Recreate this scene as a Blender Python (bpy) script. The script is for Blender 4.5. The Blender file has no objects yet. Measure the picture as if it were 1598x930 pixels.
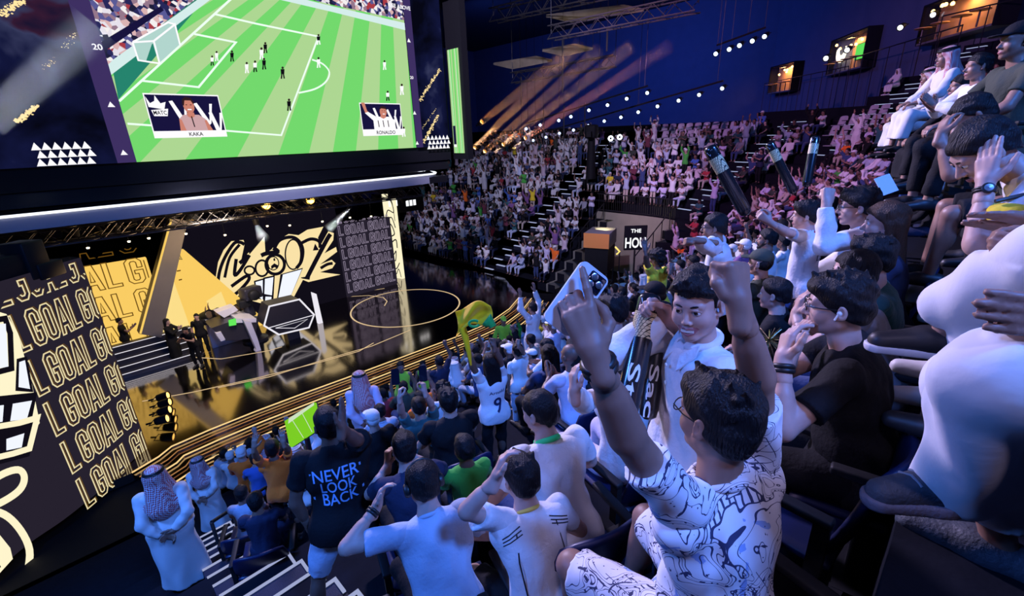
import bpy, bmesh, math, random
import numpy as np
from mathutils import Vector, Matrix, Quaternion
random.seed(7); np.random.seed(7)
SC = bpy.context.scene
COL = SC.collection
R_ = math.radians
# ------------------------------------------------------------------ camera
# world: x runs along the seat rows, y runs down the stand towards the stage, z up; z = 0 is the eye height
W_, H_, FPX = 1598, 930, 720.0
PITCH, ROLL = R_(19.5), R_(2.0)
_q = math.sqrt(.5)
_fh = np.array([_q, _q, 0]); _rh = np.array([_q, -_q, 0]); _zz = np.array([0, 0, 1.0])
CF = _fh*math.cos(PITCH) - _zz*math.sin(PITCH)
_u = _fh*math.sin(PITCH) + _zz*math.cos(PITCH)
CR = _rh*math.cos(ROLL) - _u*math.sin(ROLL)
CU = _rh*math.sin(ROLL) + _u*math.cos(ROLL)
cd = bpy.data.cameras.new('camera'); cam = bpy.data.objects.new('camera', cd); COL.objects.link(cam)
cd.sensor_width = 36; cd.lens = FPX/W_*36; cd.clip_start = .05; cd.clip_end = 300
cam.matrix_world = Matrix(((CR[0], CU[0], -CF[0], 0), (CR[1], CU[1], -CF[1], 0), (CR[2], CU[2], -CF[2], 0), (0, 0, 0, 1)))
SC.camera = cam
def ray(px, py): return CR*((px-799)/FPX) - CU*((py-465)/FPX) + CF
def P(px, py, d): return ray(px, py)*d
def PZ(px, py, z): r = ray(px, py); return r*(z/r[2])
def PY(px, py, y): r = ray(px, py); return r*(y/r[1])
def PX(px, py, x): r = ray(px, py); return r*(x/r[0])
def PPL(px, py, o, n): r = ray(px, py); return r*(np.dot(o, n)/np.dot(r, n))
def proj(p):
    p = np.asarray(p, float); d = p@CF
    return 799+FPX*(p@CR)/d, 465-FPX*(p@CU)/d, d
def up_to(p, py):
    "height z at which the vertical line through p shows at image row py"
    lo, hi = -20., 30.
    for _ in range(50):
        m = (lo+hi)/2; y = proj((p[0], p[1], m))[1]
        if y > py: lo = m
        else: hi = m
    return (lo+hi)/2
# ------------------------------------------------------------------ bowl of seats
TC, SCN, RMIN, TREAD, RISE, ZF = 16.0, 13.5, 2.0, .8, .45, -8.2
# row i (0 lowest): straight part along x at y = 11.5-.8i, quarter turn about (TC,SCN), then straight along y at x = 18+.8i
def row_z(i): return ZF + RISE*i
def row_pt(i, u, off=0.):
    "point on row i at arclength u (u=0 where the row starts to turn); off>0 = towards the stage"
    r = RMIN + TREAD*i - off
    if u <= 0: return np.array([TC+u, SCN-r]), 0.
    L = r*math.pi/2
    if u >= L: return np.array([TC+r, SCN+(u-L)]), math.pi/2
    a = u/r
    return np.array([TC+r*math.sin(a), SCN-r*math.cos(a)]), a
def bowl_rad(x, y):
    if x <= TC: return SCN-y
    if y >= SCN: return x-TC
    return math.hypot(x-TC, y-SCN)
def bowl_hit(px, py, h):
    "first point along the pixel's ray that is h above the floor of a row (continuous slope)"
    r = ray(px, py); prev = None
    for d in np.arange(.5, 70, .02):
        p = r*d; i = (bowl_rad(p[0], p[1])-RMIN)/TREAD
        if p[2] <= ZF + RISE*max(i, 0) + h: return p, i, d
    return None
# ------------------------------------------------------------------ objects
def tag(o, label=None, cat=None, group=None, kind=None):
    if label: o['label'] = label
    if cat: o['category'] = cat
    if group: o['group'] = group
    if kind: o['kind'] = kind
    return o
def thing(name, label, cat, loc=(0, 0, 0), rz=0., group=None):
    o = bpy.data.objects.new(name, None); COL.objects.link(o); o.empty_display_size = .1
    o.location = loc; o.rotation_euler = (0, 0, rz)
    return tag(o, label, cat, group)
def link_mesh(name, me, parent=None):
    o = bpy.data.objects.new(name, me); COL.objects.link(o)
    if parent is not None: o.parent = parent
    return o
def copy_tree(o, parent=None):
    c = o.copy(); COL.objects.link(c)
    if parent is not None: c.parent = parent
    for ch in list(o.children): copy_tree(ch, c)
    return c
class MB:
    "collects polygons, then becomes ONE mesh object; polygons may carry different materials"
    def __init__(s): s.v = []; s.f = []; s.m = []; s.mats = []; s.sm = []
    def mi(s, mat):
        if mat not in s.mats: s.mats.append(mat)
        return s.mats.index(mat)
    def add(s, vs, fs, mat=None, smooth=False):
        b = len(s.v); s.v.extend([tuple(map(float, q)) for q in vs])
        k = s.mi(mat) if mat is not None else 0
        for f in fs: s.f.append([b+i for i in f]); s.m.append(k); s.sm.append(smooth)
        return s
    def box(s, c, d, mat=None, rz=0., rot=None, bev=0.):
        hx, hy, hz = d[0]/2, d[1]/2, d[2]/2
        if bev > 0:
            bm = bmesh.new(); bmesh.ops.create_cube(bm, size=1)
            for v in bm.verts: v.co = Vector((v.co.x*d[0], v.co.y*d[1], v.co.z*d[2]))
            bmesh.ops.bevel(bm, geom=bm.edges[:], offset=bev, segments=2, affect='EDGES', profile=.5)
            bm.verts.index_update()
            vs = [v.co.copy() for v in bm.verts]; fs = [[v.index for v in f.verts] for f in bm.faces]; bm.free()
        else:
            vs = [Vector((x, y, z)) for x in (-hx, hx) for y in (-hy, hy) for z in (-hz, hz)]
            fs = [(0, 1, 3, 2), (4, 6, 7, 5), (0, 4, 5, 1), (2, 3, 7, 6), (0, 2, 6, 4), (1, 5, 7, 3)]
        M = rot if rot is not None else Matrix.Rotation(rz, 3, 'Z')
        c = Vector(c)
        return s.add([M@v+c for v in vs], fs, mat, bev > 0)
    def obox(s, p, ax, ay, az, mat=None):
        "parallelepiped from corner p along three edge vectors"
        p, ax, ay, az = map(np.asarray, (p, ax, ay, az))
        vs = [p+i*ax+j*ay+k*az for i in (0, 1) for j in (0, 1) for k in (0, 1)]
        return s.add(vs, [(0, 1, 3, 2), (4, 6, 7, 5), (0, 4, 5, 1), (2, 3, 7, 6), (0, 2, 6, 4), (1, 5, 7, 3)], mat)
    def tube(s, pts, r, mat=None, n=10, caps=True, closed=False):
        pts = [Vector(map(float, p)) for p in pts]; m = len(pts)
        rs = r if hasattr(r, '__len__') else [r]*m
        vs = []; up = None
        for i, p in enumerate(pts):
            if closed: t = pts[(i+1) % m]-pts[i-1]
            else: t = pts[min(i+1, m-1)]-pts[max(i-1, 0)]
            if t.length < 1e-9: t = Vector((0, 0, 1))
            t.normalize()
            if up is None: up = Vector((0, 0, 1)) if abs(t.z) < .9 else Vector((1, 0, 0))
            a = t.cross(up); a.normalize(); b = a.cross(t); up = b
            for k in range(n):
                an = 2*math.pi*k/n; vs.append(p+(a*math.cos(an)+b*math.sin(an))*rs[i])
        fs = []
        for i in range(m if closed else m-1):
            j = (i+1) % m
            for k in range(n): fs.append((i*n+k, i*n+(k+1) % n, j*n+(k+1) % n, j*n+k))
        if caps and not closed: fs += [tuple(range(n))[::-1], tuple((m-1)*n+k for k in range(n))]
        return s.add(vs, fs, mat, True)
    def lathe(s, c, prof, mat=None, n=20, axis=(0, 0, 1)):
        "prof: (radius, height) list along axis"
        z = Vector(axis).normalized(); x = z.orthogonal().normalized(); y = z.cross(x); c = Vector(map(float, c))
        vs = [c+z*h+(x*math.cos(2*math.pi*k/n)+y*math.sin(2*math.pi*k/n))*r for r, h in prof for k in range(n)]
        m = len(prof); fs = [(i*n+k, i*n+(k+1) % n, (i+1)*n+(k+1) % n, (i+1)*n+k) for i in range(m-1) for k in range(n)]
        fs += [tuple(range(n))[::-1], tuple((m-1)*n+k for k in range(n))]
        return s.add(vs, fs, mat, True)
    def poly(s, pts, mat=None): return s.add(pts, [tuple(range(len(pts)))], mat)
    def prism(s, pts, d, mat=None):
        n = len(pts); d = np.asarray(d, float); a = [np.asarray(p, float) for p in pts]; b = [p+d for p in a]
        return s.add(a+b, [tuple(range(n)), tuple(range(2*n-1, n-1, -1))]+[(i, i+n, (i+1) % n+n, (i+1) % n) for i in range(n)], mat)
    def build(s, name, parent=None, mat=None, auto=True):
        me = bpy.data.meshes.new(name); me.from_pydata(s.v, [], s.f)
        mats = s.mats if s.mats else [mat]
        for m in mats: me.materials.append(m)
        me.polygons.foreach_set('material_index', s.m); me.polygons.foreach_set('use_smooth', s.sm)
        bm = bmesh.new(); bm.from_mesh(me); bmesh.ops.recalc_face_normals(bm, faces=bm.faces[:]); bm.to_mesh(me); bm.free()
        me.update()
        o = link_mesh(name, me, parent)
        if any(s.sm) and auto: me.set_sharp_from_angle(angle=R_(50))
        return o
def ribbon2(pts, w, closed=False):
    "mitred flat band along a 2-D polyline: (vertices, quads)"
    p = [np.asarray(q, float) for q in pts]; n = len(p); vs = []
    for i in range(n):
        a = p[i-1] if (closed or i > 0) else None; b = p[(i+1) % n] if (closed or i < n-1) else None
        d1 = (p[i]-a) if a is not None else (b-p[i]); d2 = (b-p[i]) if b is not None else d1
        d1 = d1/(np.linalg.norm(d1)+1e-9); d2 = d2/(np.linalg.norm(d2)+1e-9)
        n1 = np.array([-d1[1], d1[0]]); n2 = np.array([-d2[1], d2[0]]); m = n1+n2; l = np.linalg.norm(m)
        m = n1 if l < 1e-6 else m/l
        k = w/2/max(.45, float(m@n1)); vs += [p[i]+m*k, p[i]-m*k]
    fs = [(2*i, 2*i+1, 2*((i+1) % n)+1, 2*((i+1) % n)) for i in range(n if closed else n-1)]
    return vs, fs
def smooth2(pts, n=6, closed=False):
    "Catmull-Rom through 2-D points"
    p = [np.asarray(q, float) for q in pts]; m = len(p); out = []
    for i in range(m if closed else m-1):
        a = p[i-1] if (closed or i > 0) else p[i]; b = p[i]; c = p[(i+1) % m]; d = p[(i+2) % m] if (closed or i+2 < m) else c
        for k in range(n):
            t = k/n; out.append(.5*((2*b)+(c-a)*t+(2*a-5*b+4*c-d)*t*t+(3*b-a-3*c+d)*t**3))
    if not closed: out.append(p[-1])
    return out
_tc = {}
def text2(s, sx=1., bold=0.):
    "a line of lettering as flat triangles, cap height about 1, starting at x=0"
    key = (s, sx, bold)
    if key in _tc: return _tc[key]
    cu = bpy.data.curves.new('t', 'FONT'); cu.body = s; cu.size = 1.4; cu.resolution_u = 3; cu.offset = bold
    o = bpy.data.objects.new('t', cu); COL.objects.link(o)
    dg = bpy.context.evaluated_depsgraph_get(); me = o.evaluated_get(dg).to_mesh()
    vs = [(v.co.x*sx, v.co.y) for v in me.vertices]; fs = [tuple(f.vertices) for f in me.polygons]
    o.evaluated_get(dg).to_mesh_clear(); bpy.data.objects.remove(o); bpy.data.curves.remove(cu)
    x0 = min(v[0] for v in vs); vs = [(x-x0, y) for x, y in vs]; w = max(v[0] for v in vs)
    _tc[key] = (vs, fs, w); return _tc[key]
# ------------------------------------------------------------------ materials
def new_mat(name):
    m = bpy.data.materials.new(name); m.use_nodes = True; nt = m.node_tree; nt.nodes.clear()
    return m, nt, nt.nodes.new('ShaderNodeOutputMaterial')
def mat(name, col, rough=.6, metal=0., spec=.5, bump=0., bscale=40., var=0., coat=0., sheen=0., sub=0.):
    m, nt, out = new_mat(name); b = nt.nodes.new('ShaderNodeBsdfPrincipled'); L = nt.links.new
    b.inputs['Base Color'].default_value = (*col, 1); b.inputs['Roughness'].default_value = rough
    b.inputs['Metallic'].default_value = metal; b.inputs['Specular IOR Level'].default_value = spec
    b.inputs['Coat Weight'].default_value = coat
    if sheen: b.inputs['Sheen Weight'].default_value = sheen
    tc = nt.nodes.new('ShaderNodeTexCoord')
    if var > 0:
        n = nt.nodes.new('ShaderNodeTexNoise'); n.inputs['Scale'].default_value = bscale*.35; n.inputs['Detail'].default_value = 4
        L(tc.outputs['Object'], n.inputs['Vector'])
        mx = nt.nodes.new('ShaderNodeMix'); mx.data_type = 'RGBA'
        mx.inputs[6].default_value = (*[c*(1-var) for c in col], 1); mx.inputs[7].default_value = (*[min(1, c*(1+var)) for c in col], 1)
        L(n.outputs['Fac'], mx.inputs[0]); L(mx.outputs[2], b.inputs['Base Color'])
    if bump > 0:
        n = nt.nodes.new('ShaderNodeTexNoise'); n.inputs['Scale'].default_value = bscale; n.inputs['Detail'].default_value = 3
        L(tc.outputs['Object'], n.inputs['Vector'])
        bp = nt.nodes.new('ShaderNodeBump'); bp.inputs['Strength'].default_value = bump; bp.inputs['Distance'].default_value = .01
        L(n.outputs['Fac'], bp.inputs['Height']); L(bp.outputs['Normal'], b.inputs['Normal'])
    L(b.outputs[0], out.inputs[0]); return m
def emit(name, col, s=1.):
    m, nt, out = new_mat(name); e = nt.nodes.new('ShaderNodeEmission')
    e.inputs[0].default_value = (*col, 1); e.inputs[1].default_value = s
    nt.links.new(e.outputs[0], out.inputs[0]); return m
def lin(r, g, b): return tuple(((c/255)/12.92 if c/255 <= .04045 else ((c/255+.055)/1.055)**2.4) for c in (r, g, b))
# ------------------------------------------------------------------ sculpting: smooth unions of tapered limbs, meshed by surface nets
def _n(v): v = np.asarray(v, float); return v/(np.linalg.norm(v)+1e-12)
class Sculpt:
    def __init__(s): s.ops = []
    def cone(s, a, b, ra, rb=None, k=.02, flat=1., fdir=None):
        rb = ra if rb is None else rb; a = np.asarray(a, float); b = np.asarray(b, float); r = max(ra, rb)
        s.ops.append(('c', np.minimum(a, b)-r, np.maximum(a, b)+r, k, a, b, ra, rb, flat, fdir)); return s
    def chain(s, pts, rs, k=.02):
        for i in range(len(pts)-1): s.cone(pts[i], pts[i+1], rs[i], rs[i+1], k)
        return s
    def ell(s, c, r, k=.02, M=None):
        c = np.asarray(c, float); r = np.asarray(r, float); R = r.max() if M is not None else r
        s.ops.append(('e', c-R, c+R, k, c, r, M)); return s
    def sub_ell(s, c, r, k=.01, M=None):
        c = np.asarray(c, float); r = np.asarray(r, float); R = r.max() if M is not None else r
        s.ops.append(('E', c-R, c+R, k, c, r, M)); return s
    def cut(s, p, n, box=None):
        "removes what lies on the side n points to (inside box only, if given)"
        s.ops.append(('p', None if box is None else np.asarray(box[0], float), None if box is None else np.asarray(box[1], float), 0, np.asarray(p, float), _n(n))); return s
    def wrinkle(s, amp, freq, seed=0, direction=None, box=None):
        s.ops.append(('w', None if box is None else np.asarray(box[0], float), None if box is None else np.asarray(box[1], float), 0, amp, freq, seed, direction)); return s
    def mesh(s, v):
        add = [o for o in s.ops if o[0] in 'ce']
        lo = np.min([o[1]-o[3]*.3 for o in add], 0)-3*v; hi = np.max([o[2]+o[3]*.3 for o in add], 0)+3*v
        n = np.ceil((hi-lo)/v).astype(int)+1
        ax = [lo[i]+v*np.arange(n[i]) for i in range(3)]
        D = np.full(n, .2, np.float32)
        for o in s.ops:
            if o[1] is None: i0 = np.zeros(3, int); i1 = n
            else:
                m = (o[3]*1.2+3*v) if o[0] in 'ceE' else 0
                i0 = np.clip(np.floor((o[1]-m-lo)/v).astype(int), 0, n); i1 = np.clip(np.ceil((o[2]+m-lo)/v).astype(int)+1, 0, n)
            if np.any(i1 <= i0): continue
            sl = tuple(slice(i0[j], i1[j]) for j in range(3))
            X = ax[0][sl[0]][:, None, None]; Y = ax[1][sl[1]][None, :, None]; Z = ax[2][sl[2]][None, None, :]
            a = D[sl]; k = o[3]
            if o[0] == 'c':
                A, B, ra, rb, flat, fd = o[4:]; ba = B-A; L2 = float(ba@ba)+1e-12
                x, y, z = X-A[0], Y-A[1], Z-A[2]
                t = np.clip((x*ba[0]+y*ba[1]+z*ba[2])/L2, 0, 1)
                qx, qy, qz = x-t*ba[0], y-t*ba[1], z-t*ba[2]
                q = qx*qx+qy*qy+qz*qz
                if fd is not None: q = q+(1/flat**2-1)*(qx*fd[0]+qy*fd[1]+qz*fd[2])**2
                d = np.sqrt(q)-(ra+(rb-ra)*t)
                if fd is not None: d = d*min(flat, 1)
            elif o[0] in 'eE':
                c, r, M = o[4:]; x, y, z = X-c[0], Y-c[1], Z-c[2]
                if M is not None: x, y, z = (x*M[0][i]+y*M[1][i]+z*M[2][i] for i in range(3))
                k0 = np.sqrt((x/r[0])**2+(y/r[1])**2+(z/r[2])**2); k1 = np.sqrt((x/r[0]**2)**2+(y/r[1]**2)**2+(z/r[2]**2)**2)+1e-9
                d = k0*(k0-1)/k1
            elif o[0] == 'p':
                p, nn = o[4:]; d = (X-p[0])*nn[0]+(Y-p[1])*nn[1]+(Z-p[2])*nn[2]
                D[sl] = np.maximum(a, d); continue
            elif o[0] == 'w':
                amp, fr, sd, dr = o[4:]; rg = np.random.RandomState(sd); w = 0
                u = _n(dr) if dr is not None else None
                for q in range(5):
                    g = _n(rg.normal(size=3))
                    if u is not None: g = _n(g-.82*u*(g@u))
                    g = g*fr*(.6+.35*q); h = _n(rg.normal(size=3))*fr*.5
                    w = w+np.sin(X*g[0]+Y*g[1]+Z*g[2]+rg.rand()*6+1.6*np.sin(X*h[0]+Y*h[1]+Z*h[2]+rg.rand()*6))/(1+.45*q)
                D[sl] = a+(amp*.5*w).astype(np.float32); continue
            d = d.astype(np.float32)
            if o[0] == 'E':
                h = np.maximum(k-np.abs(a+d), 0)/max(k, 1e-6); D[sl] = np.maximum(a, -d)+h*h*k*.25
            else:
                h = np.maximum(k-np.abs(a-d), 0)/max(k, 1e-6); D[sl] = np.minimum(a, d)-h*h*k*.25
        return _nets(D, lo, v)
def _nets(D, lo, v):
    D[0], D[-1] = .2, .2; D[:, 0], D[:, -1] = .2, .2; D[:, :, 0], D[:, :, -1] = .2, .2
    S = D < 0; n = np.array(D.shape)
    cnt = np.zeros(n-1, np.int8)
    for i in (0, 1):
        for j in (0, 1):
            for k in (0, 1): cnt += S[i:n[0]-1+i, j:n[1]-1+j, k:n[2]-1+k]
    act = np.argwhere((cnt > 0) & (cnt < 8))
    if len(act) == 0: return np.zeros((0, 3)), np.zeros((0, 4), int)
    idx = np.full(n-1, -1, np.int32); idx[tuple(act.T)] = np.arange(len(act))
    cor = np.array([(i, j, k) for i in (0, 1) for j in (0, 1) for k in (0, 1)])
    val = np.stack([D[tuple((act+c).T)] for c in cor], 1)
    acc = np.zeros((len(act), 3)); num = np.zeros(len(act))
    for a in range(8):
        for b in range(a+1, 8):
            if np.abs(cor[a]-cor[b]).sum() != 1: continue
            va, vb = val[:, a], val[:, b]; m = (va < 0) != (vb < 0)
            t = np.where(m, va/np.where(m, va-vb, 1), 0)
            acc += np.where(m[:, None], cor[a]+(cor[b]-cor[a])*t[:, None], 0); num += m
    V = lo+v*(act+acc/num[:, None])
    Q = []
    for ax in range(3):
        o1, o2 = [(1, 2), (2, 0), (0, 1)][ax]
        s0 = [slice(None)]*3; s1 = [slice(None)]*3; s0[ax] = slice(0, -1); s1[ax] = slice(1, None)
        A, B = S[tuple(s0)], S[tuple(s1)]; e = np.argwhere(A != B)
        if len(e) == 0: continue
        d1 = np.zeros(3, int); d1[o1] = 1; d2 = np.zeros(3, int); d2[o2] = 1
        q = np.stack([idx[tuple(w.T)] for w in (e-d1-d2, e-d2, e, e-d1)], 1)
        flip = B[tuple(e.T)]; q[flip] = q[flip][:, ::-1]; Q.append(q)
    return V, np.concatenate(Q)
def make_mesh(name, parts, mats):
    "parts: list of (V, F, material index or array of them); returns one smooth mesh"
    V = np.concatenate([p[0] for p in parts]); off = 0; Fs = []; Ms = []
    for v, f, m in parts:
        Fs.append(f+off); off += len(v); Ms.append(np.full(len(f), m, np.int32) if np.isscalar(m) else np.asarray(m, np.int32))
    F = np.concatenate(Fs).astype(np.int32); M = np.concatenate(Ms); k = F.shape[1]
    me = bpy.data.meshes.new(name); me.vertices.add(len(V)); me.vertices.foreach_set('co', V.astype(np.float32).ravel())
    me.loops.add(F.size); me.loops.foreach_set('vertex_index', F.ravel())
    me.polygons.add(len(F)); me.polygons.foreach_set('loop_start', np.arange(0, F.size, k, dtype=np.int32))
    for m in mats: me.materials.append(m)
    me.polygons.foreach_set('material_index', M); me.polygons.foreach_set('use_smooth', np.ones(len(F), bool))
    me.update(calc_edges=True); me.validate(); return me
# ================================================================== SETTING
M = {}
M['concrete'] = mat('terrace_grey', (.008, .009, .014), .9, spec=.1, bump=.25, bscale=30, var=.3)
M['carpet'] = mat('aisle_carpet', (.012, .015, .035), .8, bump=.4, bscale=120, var=.2)
M['black'] = mat('matt_black', (.008, .008, .010), .7, spec=.2)
M['blackgloss'] = mat('gloss_black', (.01, .01, .012), .22)
M['housing'] = mat('fixture_black', (.012, .012, .014), .55, spec=.25)
M['steel'] = mat('truss_steel', (.10, .10, .11), .45, metal=.7)
M['rail'] = mat('rail_black', (.03, .03, .035), .4, metal=.5)
M['wallblue'] = mat('hall_wall', (.10, .11, .16), .9, var=.12, bscale=3)
M['ceil'] = mat('ceiling_dark', (.02, .02, .024), .9)
M['ceilpanel'] = mat('ceiling_panel', (.35, .31, .22), .7, var=.3, bscale=8)
M['greypanel'] = mat('grey_panel', (.20, .18, .17), .6)
M['nosing'] = emit('nosing_light', (.55, .62, 1.), .62)
M['white_e'] = emit('lamp_white', (.85, .9, 1.), 4.)
M['strip_e'] = emit('strip_white', (.86, .9, 1.), 1.6)
M['blue_e'] = emit('lamp_blue_white', (.45, .6, 1.), 5.)
M['amber_e'] = emit('lamp_amber', (1., .5, .06), 14.)
M['gold_e'] = emit('strip_gold', (1., .66, .28), 1.0)
M['golddim_e'] = emit('strip_gold_dim', (1., .45, .16), .4)
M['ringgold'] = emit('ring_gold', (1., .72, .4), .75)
M['stagefloor'] = mat('stage_gloss', (.42, .38, .36), .10, metal=1., bump=.015, bscale=3)
M['plastic_blue'] = mat('seat_blue', (.008, .014, .06), .42, var=.2, bscale=20)
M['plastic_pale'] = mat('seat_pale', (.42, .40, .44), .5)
def structure(o): o['kind'] = 'structure'; return o
# ---- terraces: one stepped floor; the vomitory is left open
VY0, VY1, VROW = 11.2, 15.6, 8
LIM = lambda a: 26 if a < R_(57) else (22 if a < R_(63) else (18 if a < R_(86) else 17))
def in_vom(x, y, i): return i < VROW and x > 17.5 and VY0 < y < VY1
mb = MB()
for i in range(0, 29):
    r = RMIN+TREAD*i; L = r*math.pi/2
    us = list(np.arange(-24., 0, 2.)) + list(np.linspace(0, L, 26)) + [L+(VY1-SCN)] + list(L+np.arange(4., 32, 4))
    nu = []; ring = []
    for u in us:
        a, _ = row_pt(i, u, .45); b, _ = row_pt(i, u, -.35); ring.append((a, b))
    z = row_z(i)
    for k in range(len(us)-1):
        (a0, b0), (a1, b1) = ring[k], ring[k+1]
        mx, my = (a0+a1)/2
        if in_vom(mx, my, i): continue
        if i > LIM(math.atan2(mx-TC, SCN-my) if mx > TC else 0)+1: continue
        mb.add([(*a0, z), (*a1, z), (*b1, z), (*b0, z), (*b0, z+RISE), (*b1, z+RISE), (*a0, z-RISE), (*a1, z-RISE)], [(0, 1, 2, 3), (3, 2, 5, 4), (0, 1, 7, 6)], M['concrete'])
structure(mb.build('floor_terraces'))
mb = MB(); mb.box((16, 26, ZF-.1), (90, 84, .2), M['black']); structure(mb.build('floor'))
mb = MB(); mb.box((16, 24, 13.2), (100, 90, .2), M['ceil']); structure(mb.build('ceiling'))
# outer walls
WALLP = [(-14, -14.5), (14, -14.5), (26, -12), (35.5, 1.6), (46, 8.5), (55, 17), (57, 64), (-26, 64)]
nm = ['wall_back', 'wall_back', 'wall_right', 'wall_right', 'wall_far', 'wall_far', 'wall_stage']
for k in range(len(WALLP)-1):
    a, b = np.array(WALLP[k], float), np.array(WALLP[k+1], float); d = b-a; n = np.array([d[1], -d[0]]); n = n/np.linalg.norm(n)*.25
    mb = MB(); mb.prism([(a[0], a[1], -8.2), (b[0], b[1], -8.2), (b[0], b[1], 13.1), (a[0], a[1], 13.1)], (n[0], n[1], 0), M['wallblue'] if k > 1 else M['ceil'])
    structure(mb.build(nm[k]))
mb = MB(); mb.box((-20, 20, 2), (.3, 88, 22), M['ceil']); structure(mb.build('wall_left'))
# ---- aisles with lit step edges
def aisle(xa, xb, rows, straight=True, u0=None, dim=1.):
    "half steps between the rows and a light strip along every edge"
    for i in rows:
        for hs in (0, 1):
            off = .45-.4*hs; z = row_z(i)+(-.0 if hs == 0 else 0)
            if straight:
                p = [np.array([xa, row_pt(i, -5, off)[0][1]]), np.array([xb, row_pt(i, -5, off)[0][1]])]; ind = np.array([0, -1.])
            else:
                c, a = row_pt(i, u0, off); tdir = np.array([math.cos(a), math.sin(a)]); p = [c+tdir*xa, c+tdir*xb]; ind = np.array([-math.sin(a)*-1, -math.cos(a)])
                ind = np.array([math.sin(a), -math.cos(a)])
            yield p, ind, z, hs
def build_aisle(label, group, gen, width=.024, capx=True):
    for p, ind, z, hs in gen:
        if hs == 1:
            z2 = z+RISE/2; mb = MB(); a, b = p
            q = [(*a, z), (*b, z), (*(b+ind*.42), z), (*(a+ind*.42), z)]
            mb.prism(q, (0, 0, RISE/2), M['carpet']); o = mb.build('floor_step'); o['kind'] = 'structure'; zz = z2
        else: zz = z
        a, b = p; t = (b-a)/np.linalg.norm(b-a); mb = MB()
        mb.prism([(*a, zz+.002), (*b, zz+.002), (*(b+ind*width), zz+.002), (*(a+ind*width), zz+.002)], (0, 0, .012), M['nosing'])
        if capx: mb.prism([(*b, zz+.002), (*(b-t*width), zz+.002), (*(b-t*width+ind*.16), zz+.002), (*(b+ind*.16), zz+.002)], (0, 0, .012), M['nosing'])
        tag(mb.build('step_light'), label, 'step light', group)
build_aisle('white light strip on the edge of a step in the near left aisle', 'lit step edges of the near aisle', aisle(.22, .82, range(6, 14)))
# far aisles
def build_far(u_rel, i0, i1, w, lab, grp):
    for i in range(i0, i1):
        r = RMIN+TREAD*i; L = r*math.pi/2
        for hs in (0, 1):
            c, a = row_pt(i, u_rel(r, L), .45-.4*hs); t = np.array([math.cos(a), math.sin(a)]); ind = np.array([math.sin(a), -math.cos(a)])
            z = row_z(i)+RISE/2*hs+.004; mb = MB()
            q = [c-t*w, c+t*w, c+t*w+ind*.13, c-t*w+ind*.13]
            mb.prism([(*k, z) for k in q], (0, 0, .03), M['nosing'])
            if hs: mb.prism([(*k, z-RISE/2) for k in (c-t*w, c+t*w, c+t*w+ind*.4, c-t*w+ind*.4)], (0, 0, RISE/2-.006), M['carpet'])
            tag(mb.build('step_light'), lab, 'step light', grp)
FARAISLE_Y = 19.6
build_far(lambda r, L: L+FARAISLE_Y-SCN, 0, 17, .36, 'small white step light climbing the aisle through the far stand', 'step lights of the far aisle')
CORN = [R_(70), R_(52.5), R_(56.5)]   # aisles in the corner, as angles
for q, (an, lab) in enumerate(zip(CORN, ('white step light in the aisle beside the railed passage', 'white step light in the aisle below the lit rooms', 'white step light in the aisle under the upper right rooms'))):
    build_far(lambda r, L, an=an: L*an/(math.pi/2), (9, 15, 17)[q], (19, 21, 26)[q], .42, lab, 'step lights of corner aisle '+('one', 'two', 'three')[q])
# ---- vomitory: walls and railing
rv = RMIN+TREAD*VROW-.45; zt = row_z(VROW)
M['vomwall'] = mat('passage_wall', (.22, .21, .16), .8, var=.15, bscale=6)
arc = [row_pt(VROW, u, .46)[0] for u in np.linspace(0, (RMIN+TREAD*VROW)*math.pi/2+2.1, 30)]
arc = [p for p in arc if p[1] > VY0-.3]
mb = MB()
for a, b in zip(arc[:-1], arc[1:]): mb.poly([(*a, -8.2), (*b, -8.2), (*b, zt), (*a, zt)], M['vomwall'])
structure(mb.build('wall_passage'))
for k, yy in enumerate((VY0, VY1)):
    mb = MB()
    for i in range(0, VROW):
        rr = RMIN+TREAD*i
        xc = TC+math.sqrt(max(.01, rr*rr-(yy-SCN)**2)) if yy < SCN else TC+rr
        if rr <= abs(yy-SCN): continue
        mb.box((xc-.05, yy, (row_z(i)+ZF)/2), (.82, .12, row_z(i)-ZF+.02), M['vomwall'])
    structure(mb.build('wall_passage_side'))
    t = thing('side_railing', ('black railing climbing the near side of the passage', 'black railing climbing the far side of the passage')[k], 'railing')
    for i in range(3, VROW):
        rr = RMIN+TREAD*i; xc = TC+math.sqrt(max(.01, rr*rr-(yy-SCN)**2)) if yy < SCN else TC+rr
        mb = MB(); mb.tube([(xc, yy, row_z(i)-.1), (xc, yy, row_z(i)+1.)], .025, M['rail'], 6); mb.build('post', t)
    x0, x1 = [TC+math.sqrt(max(.01, (RMIN+TREAD*i)**2-(yy-SCN)**2)) if yy < SCN else TC+RMIN+TREAD*i for i in (3, VROW-1)]
    mb = MB(); mb.tube([(x0, yy, row_z(3)+1.), (x1, yy, row_z(VROW-1)+1.)], .03, M['rail'], 6); mb.build('handrail', t)
t = thing('balustrade', 'black railing with close upright bars above the passage wall', 'railing')
mb = MB(); mb.tube([(*p, zt+1.05) for p in arc], .035, M['rail'], 6); mb.build('handrail', t)
mb = MB(); mb.tube([(*p, zt+.1) for p in arc], .025, M['rail'], 6); mb.build('bottom_rail', t)
mb = MB()
tot = sum(np.linalg.norm(b-a) for a, b in zip(arc[:-1], arc[1:])); nb = int(tot/.14); pts = smooth2(arc, 8)
for k in range(nb):
    p = pts[int(k/nb*(len(pts)-1))]; mb.box((p[0], p[1], zt+.57), (.022, .022, .95), M['rail'])
mb.build('bars', t)
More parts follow.
